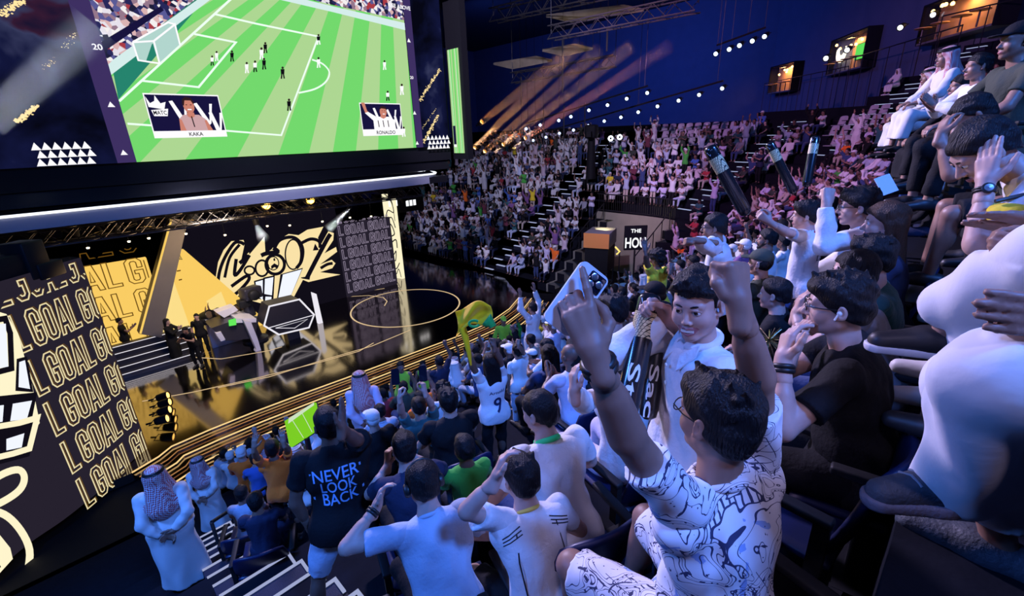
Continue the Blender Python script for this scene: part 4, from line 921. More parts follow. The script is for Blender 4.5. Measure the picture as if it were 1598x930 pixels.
mb = MB(); mb.prism(Q([(330, 512), (370, 498), (404, 500), (396, 528), (352, 532)]), (0, 1.1, 0), M['prop_dark']); mb.build('desk_body', t)
mb = MB(); mb.prism(Q([(368, 497), (400, 497), (400, 503), (368, 504)], yy-.05), (0, 1.2, 0), M['prop_white']); mb.prism(Q([(338, 488), (366, 478), (372, 484), (350, 496)], yy+.6), (0, .5, 0), M['prop_white']); mb.build('desk_top', t)
mb = MB(); mb.prism(Q([(380, 500), (392, 503), (402, 528), (408, 548), (402, 562), (396, 560), (400, 545), (390, 522)], yy-.3), (0, .25, 0), M['prop_white']); mb.build('leg', t)
mb = MB(); mb.prism(Q([(336, 520), (345, 518), (352, 530), (345, 533)], yy-.1), (0, .3, 0), M['prop_white']); mb.build('leg', t)
mb = MB(); mb.prism(Q([(357, 500), (368, 497), (369, 507), (358, 509)], yy-.12), (0, .05, 0), M['green_e']); mb.build('monitor', t)
t = thing('camera_robot', 'dark robotic camera rig standing in front of the scrawl wall', 'camera rig'); c = PY(392, 500, 20.6)
mb = MB(); mb.lathe((c[0], 20.6, ZS), [(.5, 0), (.5, .1), (.28, .2), (.2, .9), (.26, 1.0), (.1, 1.05)], M['prop_dark'], 14); mb.build('pedestal', t)
mb = MB(); p1 = Q([(392, 492), (384, 470), (396, 455)], 20.6); mb.tube(p1, [.2, .22, .16], M['prop_dark'], 10); mb.build('arm', t)
mb = MB(); c2 = PY(391, 457, 20.4); mb.box(c2, (.75, .5, .5), M['prop_dark'], rz=.3, bev=.06); mb.lathe(c2+np.array([0, -.25, 0]), [(.2, 0), (.22, .25), (.17, .3)], M['housing'], 14, axis=(0, -1, 0)); mb.box(c2+np.array([-.35, 0, -.35]), (.4, .4, .3), M['housing'], bev=.04); mb.build('camera_head', t)
for k, (x, y) in enumerate([(326, 491), (340, 488), (357, 485), (370, 482), (381, 484)]):
    p = PY(x, y, 21.2); add_lamp(p, np.array([.5, -.9, .35]), 1.5, 'lens_dark', 'black moving head lamp on the white ledge behind the gaming station', 'moving head lamps on the white ledge', 'stage_lamp')
a, b = PY(318, 499, 21.2), PY(392, 492, 21.2); mb = MB(); mb.box(((a[0]+b[0])/2, 21.3, (a[2]+ZS)/2), (b[0]-a[0], .6, a[2]-ZS), M['prop_white'], bev=.03); tag(mb.build('lamp_ledge'), 'long white ledge carrying moving head lamps behind the gaming station', 'ledge')
M['floor_amber'] = emit('lamp_floor_amber', (1., .55, .12), 3.5)
for k, (x, y) in enumerate([(261, 617), (264, 627), (264, 639), (260, 653)]):
    p = PZ(x, y, ZS+.32); add_lamp(p, np.array([.75, -.45, .15]), 1.0, 'floor_amber', '%s of the four amber floor lamps on the black stage' % ('topmost', 'second from the top', 'third from the top', 'lowest')[k], 'amber floor lamps', 'floor_lamp')
M['_'] = None
# black striped stage platforms, stacked as rising steps with light lines
t = thing('stage_platforms', 'black stage stairs with white striped edges before the yellow panel', 'stairs'); o = PZ(250, 575, ZS); mb = MB()
for k in range(5): mb.box((o[0], o[1]+.2+.28*k, ZS+.09+.18*k/2), (2.9, .28, .18*(k+1)), M['prop_dark'])
mb.build('decks', t); mb = MB()
for k in range(5): mb.box((o[0], o[1]+.065+.28*k, ZS+.165+.18*k), (2.9, .03, .025), M['edge_white'])
mb.build('edge_lights', t)
# ================================================================== PEOPLE
def skin_mat(name, col):
    m, nt, out = new_mat(name); b = nt.nodes.new('ShaderNodeBsdfPrincipled'); L = nt.links.new
    b.inputs['Base Color'].default_value = (*col, 1); b.inputs['Roughness'].default_value = .5; b.inputs['Subsurface Weight'].default_value = .12
    b.inputs['Subsurface Radius'].default_value = (.012, .005, .003); b.inputs['Subsurface Scale'].default_value = 1.
    tc = nt.nodes.new('ShaderNodeTexCoord'); n = nt.nodes.new('ShaderNodeTexNoise'); n.inputs['Scale'].default_value = 25; n.inputs['Detail'].default_value = 5
    mx = nt.nodes.new('ShaderNodeMix'); mx.data_type = 'RGBA'; mx.inputs[6].default_value = (*[c*.82 for c in col], 1); mx.inputs[7].default_value = (*[min(1, c*1.12) for c in col], 1)
    L(tc.outputs['Object'], n.inputs['Vector']); L(n.outputs['Fac'], mx.inputs[0]); L(mx.outputs[2], b.inputs['Base Color']); L(b.outputs[0], out.inputs[0]); return m
SK = {'light': skin_mat('skin_light', (.52, .32, .26)), 'tan': skin_mat('skin_tan', (.29, .155, .11)), 'brown': skin_mat('skin_brown', (.17, .09, .065)), 'dark': skin_mat('skin_dark', (.07, .04, .03))}
LIP = mat('lips', (.34, .12, .12), .4); EYEW = mat('eye_white', (.75, .74, .74), .25, coat=.5); IRIS = mat('iris', (.02, .012, .008), .15, coat=.6); TEETH = mat('teeth', (.85, .83, .78), .25)
def hair_mat(name, col):
    m, nt, out = new_mat(name); b = nt.nodes.new('ShaderNodeBsdfPrincipled'); L = nt.links.new
    b.inputs['Base Color'].default_value = (*col, 1); b.inputs['Roughness'].default_value = .5; b.inputs['Specular IOR Level'].default_value = .22
    tc = nt.nodes.new('ShaderNodeTexCoord'); mp = nt.nodes.new('ShaderNodeMapping'); mp.inputs['Scale'].default_value = (1, 1, .16); n = nt.nodes.new('ShaderNodeTexNoise'); n.inputs['Scale'].default_value = 160; n.inputs['Detail'].default_value = 3
    bp = nt.nodes.new('ShaderNodeBump'); bp.inputs['Strength'].default_value = .8; bp.inputs['Distance'].default_value = .012
    L(tc.outputs['Object'], mp.inputs[0]); L(mp.outputs[0], n.inputs['Vector']); L(n.outputs['Fac'], bp.inputs['Height']); L(bp.outputs[0], b.inputs['Normal']); L(b.outputs[0], out.inputs[0]); return m
HAIR = {'black': hair_mat('hair_black', (.009, .008, .009)), 'brown': hair_mat('hair_brown', (.05, .025, .015))}
def cloth(name, col, **k): return mat(name, col, .82, bump=k.pop('bump', .35), bscale=k.pop('bscale', 55), sheen=.15 if max(col) > .1 else 0, spec=.25, var=k.pop('var', .06))
CL = {'white': cloth('cloth_white', (.74, .73, .74)), 'thobe': cloth('cloth_thobe', (.72, .70, .69), bscale=30, bump=.12), 'black': cloth('cloth_black', (.006, .006, .008)), 'navy': cloth('cloth_navy', (.02, .026, .06)), 'grey': cloth('cloth_grey', (.30, .30, .34)),
      'bluegrey': cloth('cloth_bluegrey', (.42, .48, .60)), 'orange': cloth('cloth_orange', (.95, .17, .015)), 'green': cloth('cloth_green', (.06, .38, .05)), 'lime': cloth('cloth_lime', (.45, .62, .03)), 'olive': cloth('cloth_olive', (.05, .06, .045)), 'teal': cloth('cloth_teal', (.03, .12, .13)), 'red': cloth('cloth_red', (.45, .04, .05)),
      'maroon': cloth('cloth_maroon', (.14, .03, .05)), 'denim': cloth('cloth_denim', (.035, .06, .16)), 'lightdenim': cloth('cloth_lightdenim', (.45, .52, .66)), 'yellow': cloth('cloth_yellow', (.80, .62, .03)), 'hiviz': cloth('cloth_hiviz', (.42, .85, .05)), 'pink': cloth('cloth_pink', (.62, .50, .55)), 'beige': cloth('cloth_beige', (.5, .42, .34)), 'blue': cloth('cloth_blue', (.06, .14, .45)), 'lilac': cloth('cloth_lilac', (.60, .55, .72)), 'purple': cloth('cloth_purple', (.20, .09, .24))}
CL['hiviz'].node_tree.nodes['Principled BSDF'].inputs['Sheen Weight'].default_value = .3
def check_mat(name, ca, cb, sc):
    m, nt, out = new_mat(name); b = nt.nodes.new('ShaderNodeBsdfPrincipled'); b.inputs['Roughness'].default_value = .85; L = nt.links.new
    tc = nt.nodes.new('ShaderNodeTexCoord'); mp = nt.nodes.new('ShaderNodeMapping'); mp.inputs['Rotation'].default_value = (.5, .6, .4); ck = nt.nodes.new('ShaderNodeTexChecker'); ck.inputs['Scale'].default_value = sc
    ck.inputs[1].default_value = (*ca, 1); ck.inputs[2].default_value = (*cb, 1); L(tc.outputs['Object'], mp.inputs[0]); L(mp.outputs[0], ck.inputs[0]); L(ck.outputs[0], b.inputs['Base Color']); L(b.outputs[0], out.inputs[0]); return m
CL['shemagh'] = check_mat('cloth_red_check', (.62, .58, .60), (.42, .05, .06), 70)
CL['ghutra'] = CL['white']
# white shirt and shorts with drawn black-and-blue pattern
def print_mat():
    m, nt, out = new_mat('cloth_printed'); b = nt.nodes.new('ShaderNodeBsdfPrincipled'); b.inputs['Roughness'].default_value = .8; L = nt.links.new; N = nt.nodes.new
    tc = N('ShaderNodeTexCoord')
    n1 = N('ShaderNodeTexNoise'); n1.inputs['Scale'].default_value = 5.6; n1.inputs['Detail'].default_value = 1.5; n1.inputs['Distortion'].default_value = 1.3; L(tc.outputs['Object'], n1.inputs['Vector'])
    def band(src, c, w):
        s = N('ShaderNodeMath'); s.operation = 'SUBTRACT'; L(src, s.inputs[0]); s.inputs[1].default_value = c
        a = N('ShaderNodeMath'); a.operation = 'ABSOLUTE'; L(s.outputs[0], a.inputs[0]); l = N('ShaderNodeMath'); l.operation = 'LESS_THAN'; L(a.outputs[0], l.inputs[0]); l.inputs[1].default_value = w; return l.outputs[0]
    def mx(op, a, b_):
        q = N('ShaderNodeMath'); q.operation = op; L(a, q.inputs[0])
        if isinstance(b_, float): q.inputs[1].default_value = b_
        else: L(b_, q.inputs[1])
        return q.outputs[0]
    lines = mx('MAXIMUM', band(n1.outputs['Fac'], .47, .0045), band(n1.outputs['Fac'], .50, .003)); lines = mx('MAXIMUM', lines, band(n1.outputs['Fac'], .535, .0065))
    lines = mx('MAXIMUM', lines, band(n1.outputs['Fac'], .60, .004)); lines = mx('MAXIMUM', lines, band(n1.outputs['Fac'], .40, .004))
    # hatch marks inside one of the bands
    wv = N('ShaderNodeTexWave'); wv.inputs['Scale'].default_value = 16; wv.inputs['Distortion'].default_value = 6; L(tc.outputs['Object'], wv.inputs['Vector'])
    hat = mx('MULTIPLY', mx('GREATER_THAN', wv.outputs['Fac'], .80), band(n1.outputs['Fac'], .517, .014)); lines = mx('MAXIMUM', lines, hat)
    # squared net in patches
    br = N('ShaderNodeTexBrick'); br.inputs['Scale'].default_value = 11; br.inputs['Mortar Size'].default_value = .012; br.offset = 0; br.inputs['Brick Width'].default_value = .4; br.inputs['Row Height'].default_value = .4
    mp = N('ShaderNodeMapping'); mp.inputs['Rotation'].default_value = (1.2, .3, .5); L(tc.outputs['Object'], mp.inputs[0]); L(mp.outputs[0], br.inputs['Vector'])
    n2 = N('ShaderNodeTexNoise'); n2.inputs['Scale'].default_value = 3.1; L(tc.outputs['Object'], n2.inputs['Vector'])
    net = mx('MULTIPLY', mx('LESS_THAN', br.outputs['Fac'], 2.), mx('GREATER_THAN', n2.outputs['Fac'], .56)); net = mx('MULTIPLY', net, br.outputs['Fac']); lines = mx('MAXIMUM', lines, net)
    # feathered dark patches and specks
    n3 = N('ShaderNodeTexNoise'); n3.inputs['Scale'].default_value = 7; n3.inputs['Detail'].default_value = 8; n3.inputs['Distortion'].default_value = 2.5; L(tc.outputs['Object'], n3.inputs['Vector'])
    lines = mx('MAXIMUM', lines, mx('GREATER_THAN', n3.outputs['Fac'], .665))
    vo = N('ShaderNodeTexVoronoi'); vo.inputs['Scale'].default_value = 48; L(tc.outputs['Object'], vo.inputs['Vector']); sp = mx('MULTIPLY', mx('LESS_THAN', vo.outputs['Distance'], .12), mx('GREATER_THAN', n2.outputs['Fac'], .5)); lines = mx('MAXIMUM', lines, sp)
    tint = N('ShaderNodeMix'); tint.data_type = 'RGBA'; tint.inputs[6].default_value = (.80, .79, .82, 1); tint.inputs[7].default_value = (.30, .42, .72, 1)
    n4 = N('ShaderNodeTexNoise'); n4.inputs['Scale'].default_value = 6.5; n4.inputs['Detail'].default_value = 4; n4.inputs['Distortion'].default_value = 1.; L(tc.outputs['Object'], n4.inputs['Vector']); L(mx('GREATER_THAN', n4.outputs['Fac'], .63), tint.inputs[0])
    mix = N('ShaderNodeMix'); mix.data_type = 'RGBA'; L(lines, mix.inputs[0]); L(tint.outputs[2], mix.inputs[6]); mix.inputs[7].default_value = (.035, .04, .10, 1)
    L(mix.outputs[2], b.inputs['Base Color']); L(b.outputs[0], out.inputs[0]); return m
CL['printed'] = print_mat()
SHOE = {'white': mat('shoe_white', (.6, .58, .6), .5), 'black': mat('shoe_black', (.015, .015, .018), .5), 'grey': mat('shoe_grey', (.055, .065, .085), .6, bump=.4, bscale=90)}
GLASSM = mat('glasses_frame', (.01, .01, .01), .3); STRAP = mat('strap_black', (.012, .012, .012), .45); METAL = mat('watch_metal', (.6, .6, .62), .25, metal=.9)
def rotm(axis, a): return np.array(Matrix.Rotation(a, 3, Vector(axis)))
def ik(s, h, l1, l2, hint):
    d = h-s; D = np.linalg.norm(d); mxl = (l1+l2)*.995
    if D > mxl: h = s+d/D*mxl; d = h-s; D = mxl
    D = max(D, abs(l1-l2)+.02); a = (l1*l1-l2*l2+D*D)/(2*D); hh = math.sqrt(max(l1*l1-a*a, 0)); u = d/np.linalg.norm(d)
    hint = np.asarray(hint, float); n = hint-u*(hint@u); n = n/(np.linalg.norm(n)+1e-9); return s+u*a+n*hh, h
def build_hand(S_, w, d, n, side, pose, g):
    "w wrist, d direction of the fingers, n palm normal, side +1 if the thumb lies towards cross(d,n)"
    d = _n(d); n = _n(n-d*(n@d)); r = np.cross(d, n)*side; q = lambda a, b, c: w+(d*a+r*b+n*c)*g
    S_.cone(q(-.055, 0, 0), q(.012, 0, 0), .0255*g, .027*g, .012)
    S_.cone(q(.02, -.016, 0), q(.085, -.026, 0), .0175*g, .0145*g, .014); S_.cone(q(.018, .014, .002), q(.088, .022, 0), .0195*g, .0145*g, .014); S_.cone(q(.02, 0, 0), q(.088, -.002, 0), .019*g, .0145*g, .014)
    curls = {'open': (8, 10, 8), 'relaxed': (28, 34, 22), 'fist': (82, 98, 60), 'grip': (52, 62, 40), 'flat': (2, 4, 3), 'phone': (34, 52, 34)}[pose]
    spread = {'open': .20, 'flat': .03, 'relaxed': .07, 'fist': .0, 'grip': .03, 'phone': .12}[pose]
    for k, (b, L, rr) in enumerate(((.027, .92, .0092), (.009, 1.02, .0096), (-.009, .95, .0092), (-.027, .76, .0082))):
        p = q(.088, b, 0); dd = _n(d+r*spread*(1.5-k)/1.5*.9); ang = 0; c = [p]; rs = [rr*1.08*g]
        extra = {'phone': (0, 0, 0)}.get(pose, (0, 0, 0))
        for j, (len_, cv) in enumerate(zip((.044, .027, .021), curls)):
            cvv = cv*(1+.06*(k-1)) if pose != 'phone' else (cv*(.12 if k == 0 else 1.0))
            ang += R_(cvv); v = dd*math.cos(ang)+n*math.sin(ang); p = p+v*len_*L*g; c.append(p); rs.append(rr*g*(1.0, .92, .8)[j])
        S_.chain(c, rs, .004)
    if pose in ('fist',): th = [q(.022, .03, .012), q(.052, .042, .024), q(.078, .026, .040), q(.086, .004, .042)]
    elif pose in ('grip', 'phone'): th = [q(.018, .028, .008), q(.045, .05, .022), q(.074, .05, .042), q(.098, .04, .05)]
    else: th = [q(.018, .028, .004), q(.042, .052, .010), q(.072, .068, .014), q(.098, .078, .016)]
    if pose == 'fist': S_.cone(q(.05, -.02, .026), q(.05, .022, .024), .020*g, .020*g, .01); S_.cone(q(.082, -.02, .022), q(.082, .02, .022), .016*g, .016*g, .008)
    S_.chain(th, [.0155*g, .0125*g, .0108*g, .009*g], .008)
def person(name='person', label='', loc=(0, 0, 0), face=0., scale=1., seated=True, lean=0., twist=0., head=(0, 0, 0), arms=None, top=('tshirt', 'white'), bottom=('trousers', 'black'), skin='tan', hair='short', haircol='black', shoes='black', legs=None, fat=0., v=.014, vh=.007, detail=1, acc=(), group=None, beard=False, tilt=0., side=0., seat_h=.46, add=None, wr=1., hair_v=None, mouth='closed', feet=True, vhand=None, arm=1., hem=.11):
    """local frame: x right, y forward, z up, origin on the floor under the pelvis. face = heading (0 looks towards +y, the stage).
    arms: (left, right) each dict(h=hand target local, e=elbow hint, pose, d=finger direction, n=palm normal)"""
    g = scale; A = lambda *q: np.array(q, float)*g
    pel = A(0, 0, seat_h+.10) if seated else A(0, 0, .95)
    Rt = rotm((0, 0, 1), twist)@rotm((1, 0, 0), -lean)@rotm((0, 1, 0), side)
    tx, ty, tz = Rt[:, 0], Rt[:, 1], Rt[:, 2]; T = lambda x, y, z: pel+(tx*x+ty*y+tz*z)*g
    neck = T(0, -.005, .52); yaw, pit, rol = head
    Rh = rotm((0, 0, 1), yaw)@rotm((1, 0, 0), -pit-lean*.35)@rotm((0, 1, 0), rol); hx, hy, hz = Rh[:, 0], Rh[:, 1], Rh[:, 2]
    hs = g if g > .9 else g*.5+.45; HC = neck+tz*.045*g+hz*.115*hs+hy*.022*hs; H = lambda x, y, z: HC+(hx*x+hy*y+hz*z)*hs
    sw = .185+fat*.03; shL, shR = T(-sw, 0, .455), T(sw, 0, .455); l1, l2 = .285*g*arm, .255*g*arm
    if arms is None: arms = 'lap'
    if isinstance(arms, str):
        arms = {'lap': (dict(h=A(-.13, .38, seat_h+.20), e=(-1, -.3, -.4), pose='relaxed', d=(.3, 1, -.2), n=(0, 0, -1)), dict(h=A(.13, .38, seat_h+.20), e=(1, -.3, -.4), pose='relaxed', d=(-.3, 1, -.2), n=(0, 0, -1))),
                'clap': (dict(h=T(-.045, .36, .36), e=(-1, 0, -1), pose='flat', d=(.15, .7, .7), n=(1, 0, 0)), dict(h=T(.045, .36, .36), e=(1, 0, -1), pose='flat', d=(-.15, .7, .7), n=(-1, 0, 0))),
                'up': (dict(h=T(-.24, .14, .98), e=(-1, .2, 0), pose='open', d=(0, .1, 1), n=(0, 1, 0)), dict(h=T(.24, .14, .98), e=(1, .2, 0), pose='open', d=(0, .1, 1), n=(0, 1, 0))),
                'fistR': (dict(h=A(-.14, .36, seat_h+.20), e=(-1, -.3, -.4), pose='relaxed', d=(.3, 1, -.2), n=(0, 0, -1)), dict(h=T(.26, .14, .95), e=(1, .3, 0), pose='fist', d=(0, 0, 1), n=(0, 1, 0))),
                'phone': (dict(h=T(-.10, .34, .52), e=(-1, 0, -1), pose='grip', d=(.2, .4, 1), n=(1, .4, 0)), dict(h=T(.10, .34, .52), e=(1, 0, -1), pose='grip', d=(-.2, .4, 1), n=(-1, .4, 0))),
                'side': (dict(h=T(-.25, .03, -.06), e=(-1, -1, 0), pose='relaxed', d=(0, .2, -1), n=(1, 0, 0)), dict(h=T(.25, .03, -.06), e=(1, -1, 0), pose='relaxed', d=(0, .2, -1), n=(-1, 0, 0))),
                'behind': (dict(h=T(-.06, -.20, .02), e=(-1, -.6, 0), pose='relaxed', d=(1, -.2, -.3), n=(0, -1, 0)), dict(h=T(.06, -.20, .05), e=(1, -.6, 0), pose='relaxed', d=(-1, -.2, -.3), n=(0, -1, 0))),
                'face': (dict(h=T(-.06, .30, .50), e=(-1, .2, -1), pose='relaxed', d=(.2, -.1, 1), n=(.4, -1, 0)), dict(h=T(.06, .30, .50), e=(1, .2, -1), pose='relaxed', d=(-.2, -.1, 1), n=(-.4, -1, 0)))}[arms]
    AR = []
    for k, (s, a) in enumerate(((shL, arms[0]), (shR, arms[1]))):
        h = np.asarray(a['h'], float)
        if (h-s)[2] > .25*g: s = s+tz*.055*g-tx*(.02*g if k else -.02*g)
        e, h = ik(s, h, l1, l2, a.get('e', (0, 0, -1))); AR.append((s, e, h, a, -1 if k == 0 else 1))
    if legs is None: legs = {}
    LG = []
    for k, sx in ((0, -1), (1, 1)):
        hip = pel+np.array([sx*.095*g, 0, -.02*g]); q = legs.get('LR'[k], {})
        if seated: ft = A(*q.get('foot', (sx*.12, .46, .075))); kh = q.get('k', (sx*.25, .6, 1))
        else: ft = A(*q.get('foot', (sx*.11, .0, .075))); kh = q.get('k', (sx*.1, 1, 0))
        kn, ft = ik(hip, ft, .44*g, .42*g, kh); LG.append((hip, kn, ft, q.get('fd', (sx*.15, 1, 0))))
    parts = []; f1 = 1+fat*.35
    # ---- body
    B = Sculpt()
    B.ell(T(0, .0, .34), A(.155*f1, .10*f1, .17), .04, M=Rt); B.ell(T(0, .005, .12), A(.14*f1, .10*f1, .16), .05, M=Rt); B.ell(pel+A(0, -.01, .0), A(.155*f1, .12*f1, .12), .05)
    B.cone(T(-sw*.8, -.01, .44), T(sw*.8, -.01, .44), .06*g, .06*g, .04)
    for s, e, h, a, sd in AR:
        B.cone(s, e, .050*g*f1, .040*g, .02); B.cone(e, h+(e-h)*.1, .0405*g, .026*g, .012)
        u = _n(h-e); B.cone(e+u*.02*g, e+u*.12*g, .041*g, .035*g, .02)
    for hip, kn, ft, fd in LG:
        B.cone(hip, kn, .078*g*f1, .054*g, .03); B.cone(kn, ft, .052*g, .034*g, .015); u = _n(ft-kn); B.ell(kn+u*.13*g-np.array(_n(fd))*.018*g, A(.048, .048, .10), .03)
        f_ = _n(fd); B.cone(ft-f_*.03*g-A(0, 0, .03), ft+f_*.15*g-A(0, 0, .045), .034*g, .028*g, .02)
    V, F = B.mesh(v); parts.append((V, F, 0))
    # ---- hands
    for s, e, h, a, sd in AR:
        S_ = Sculpt(); d = np.asarray(a['d'], float) if a.get('d') is not None else h-e; n = np.asarray(a.get('n', (0, 0, -1)), float)
        S_.cone(e+(h-e)*.7, h, .032*g, .0255*g, .01); build_hand(S_, h, d, n, sd*(-1 if a.get('flip') else 1), a.get('pose', 'relaxed'), g*(1 if g > .85 else 1.05)); V, F = S_.mesh(vhand or min(vh, .0075)*a.get('vs', 1)); parts.append((V, F, 0))
    # ---- head
    S_ = Sculpt(); hA = lambda *q: np.array(q)*hs
    S_.cone(neck-tz*.05*g, H(0, -.022, -.06), .054*g, .052*hs, .02); S_.cone(neck-tz*.03*g+tx*.06*g, neck+tz*.02*g+tx*.02*g, .03*g, .04*g, .03); S_.cone(neck-tz*.03*g-tx*.06*g, neck+tz*.02*g-tx*.02*g, .03*g, .04*g, .03)
    S_.ell(H(0, -.014, .035), hA(.076, .095, .086), .02, M=Rh); S_.ell(H(0, .026, -.03), hA(.063, .064, .086), .03, M=Rh)
    for sx in (-1, 1):
        S_.cone(H(sx*.046, .0, -.06), H(sx*.012, .062, -.100), .026*hs, .018*hs, .02); S_.ell(H(sx*.036, .055, -.036), hA(.027, .026, .028)*(1.16 if hair == 'boy' else 1.), .02, M=Rh)
    S_.ell(H(0, .074, -.101), hA(.019, .016, .015), .015, M=Rh)
    S_.cone(H(-.04, .073, .022), H(.04, .073, .022), .012*hs, .012*hs, .016)
    for sx in (-1, 1): S_.sub_ell(H(sx*.031, .098, -.001), hA(.017, .018, .0085 if hair != 'boy' else .0105), .010, M=Rh)
    kd = .78 if hair == 'boy' else 1.; S_.cone(H(0, .084, .004), H(0, .109-.006*(kd < 1), -.034+.003*(kd < 1)), .0085*hs*kd, .0115*hs*kd, .01)
    for sx in (-1, 1): S_.ell(H(sx*.012, .095, -.039), hA(.0085*kd, .010*kd, .008*kd), .006, M=Rh)
    if mouth == 'smile':
        S_.ell(H(0, .076, -.070), hA(.030, .022, .020), .012, M=Rh); S_.sub_ell(H(0, .101, -.0715), hA(.030, .022, .0122), .003, M=Rh)
        up = [(-.034, .078, -.056), (-.018, .0915, -.0612), (0, .0955, -.0632), (.018, .0915, -.0612), (.034, .078, -.056)]; dn = [(-.034, .078, -.0565), (-.019, .0895, -.0790), (0, .0935, -.0862), (.019, .0895, -.0790), (.034, .078, -.0565)]
    else:
        up = [(-.022, .085, -.068), (-.010, .0925, -.0655), (0, .094, -.067), (.010, .0925, -.0655), (.022, .085, -.068)]; dn = [(-.021, .085, -.069), (-.010, .0915, -.0745), (0, .093, -.076), (.010, .0915, -.0745), (.021, .085, -.069)]
        S_.ell(H(0, .074, -.070), hA(.028, .018, .018), .012, M=Rh)
    kl = .52 if mouth == 'smile' else 1.; S_.chain([H(*q) for q in up], [.004*hs*kl, .0055*hs*kl, .005*hs*kl, .0055*hs*kl, .004*hs*kl], .004); S_.chain([H(*q) for q in dn], [.004*hs*kl, .006*hs*kl, .0068*hs*kl, .006*hs*kl, .004*hs*kl], .004)
    for sx in (-1, 1):
        Me = Rh@rotm((0, 0, 1), sx*-.35); S_.ell(H(sx*.082, -.012, -.010), hA(.009, .019, .031), .008, M=Me); S_.sub_ell(H(sx*.090, -.006, -.006), hA(.006, .010, .017), .005, M=Me); S_.cone(H(sx*.079, .002, -.034), H(sx*.078, .006, -.036), .008*hs, .007*hs, .006)
        if detail > 1: # upper lid
            S_.chain([H(sx*.016, .080, .004), H(sx*.024, .0885, .0118), H(sx*.034, .0890, .0125), H(sx*.046, .080, .004)], [.0026*hs, .0040*hs, .0040*hs, .0026*hs], .004)
    V, F = S_.mesh(vh); C_ = V[F].mean(1)-HC; lx, ly, lz = C_@hx/hs, C_@hy/hs, C_@hz/hs
    mi = np.zeros(len(F), int); zc = -.0695
    if mouth == 'smile':
        lp = np.zeros(len(F), bool); Q_ = np.stack([lx, ly, lz], 1)
        for c_ in (up, dn):
            for a_, b_ in zip(c_[:-1], c_[1:]): a_, b_ = np.array(a_), np.array(b_); t_ = np.clip((Q_-a_)@(b_-a_)/((b_-a_)@(b_-a_)), 0, 1); lp |= np.linalg.norm(Q_-(a_+t_[:, None]*(b_-a_)), axis=1) < .0062
    else: lp = (ly > .083) & (np.abs(lx) < .0235) & (lz > -.083) & (lz < -.060)
    mi[lp] = 1; parts.append((V, F, mi))
    me = make_mesh(name, parts, [SK[skin], LIP]); root = link_mesh(name, me); root.location = loc; root.rotation_euler = (0, 0, face)
    if tilt: root.rotation_euler = (0, tilt, face)
    tag(root, label, 'person', group)
    def child(nm, Sc, vv, m):
        V, F = Sc.mesh(vv)
        if len(F) == 0: return None
        return link_mesh(nm, make_mesh(nm, [(V, F, 0)], [m]), root)
    # ---- eyes
    if detail >= 1:
        for sx in (-1, 1):
            mb = MB(); er = 1.16 if hair == 'boy' else 1.; c = H(sx*.0315, .0760 if er > 1 else .0775, .002); fw = _n(hy*1+hx*(0)); mb.lathe(c, [(.0001, -.0125*hs*er)]+[(.0125*er*hs*math.sin(a), -.0125*er*hs*math.cos(a)) for a in np.linspace(.3, math.pi-.42, 7)], EYEW, 12, axis=hy)
            mb.lathe(c, [(.0068*er*hs, .0106*er*hs), (.0058*er*hs, .0122*er*hs), (.0025*er*hs, .0131*er*hs), (.0001, .0132*er*hs)], IRIS, 12, axis=hy); mb.build('eye', root)
            mb = MB(); mb.tube([H(sx*.014, .0895, .0205), H(sx*.024, .091, .0255), H(sx*.036, .087, .027), H(sx*.05, .075, .0215)], [.0022*hs, .0034*hs, .003*hs, .0014*hs], HAIR[haircol], 6); mb.build('eyebrow', root)
        if mouth == 'smile':
            mb = MB()
            for k in range(-4, 5):
                x = k*.0052; mb.box(H(x, .0935-9.*x*x, -.0700), (.0049*hs, .004*hs, .0115*hs), TEETH, rot=Matrix(Rh))
            mb.build('teeth', root)
    hv = hair_v or (.008 if detail < 2 else .005)
    # ---- hair and headwear
    hm = HAIR[haircol]; seed = int(abs(hash((round(float(loc[0]), 2), round(float(loc[1]), 2)))) % 9999)
    if hair in ('short', 'boy', 'long', 'curly', 'pony', 'thick'):
        S_ = Sculpt(); th = {'short': .003, 'boy': .001, 'long': .006, 'curly': .022, 'pony': .002, 'thick': .006}[hair]
        S_.ell(H(0, -.017, .044), np.array([.083+th, .103+th, .085+th])*hs, .02, M=Rh); S_.ell(H(0, -.045, -.01), np.array([.076+th, .070+th, .075+th])*hs, .02, M=Rh)
        if hair in ('boy', 'thick'): S_.ell(H(0, .058, .078), hA(.066, .042, .036), .02, M=Rh)
        hl = H(0, .066, .050) if hair not in ('boy', 'thick') else (H(0, .086, .074) if hair == 'boy' else H(0, .082, .046))
        bx = (HC-.2*hs, HC+.2*hs)
        S_.cut(hl, (hy*.60-hz*.80) if hair != 'boy' else (hy*.52-hz*.855), None)
        S_.wrinkle((.0065 if hair != 'boy' else .010) if hair != 'curly' else .016, 78 if hair != 'curly' else 85, seed, hz*.6+hy if hair != 'curly' else None)
        if hair == 'boy':
            rg = np.random.RandomState(3)
            for k in range(9):
                x = -.056+.014*k; S_.cone(H(x*.75, .064, .090), H(x*.95+.016, .088-abs(x+.01)*.34+.002, .053+.010*rg.rand()+(.016 if k > 5 else 0)), .013*hs, .004*hs, .010)
            for sx in (-1, 1): S_.cone(H(sx*.072, .018, .04), H(sx*.074, .022, .0), .010*hs, .004*hs, .012)
        if hair == 'thick':
            rg = np.random.RandomState(5)
            for k in range(16):
                a = rg.rand()*6.28; r_ = .03+.05*rg.rand(); p = H(math.cos(a)*r_, -.02+math.sin(a)*r_*1.2, .125-r_*.4); S_.cone(p, p+(hz*.03+hx*(rg.rand()-.5)*.04+hy*(rg.rand()-.5)*.05)*hs, .012*hs, .003*hs, .012)
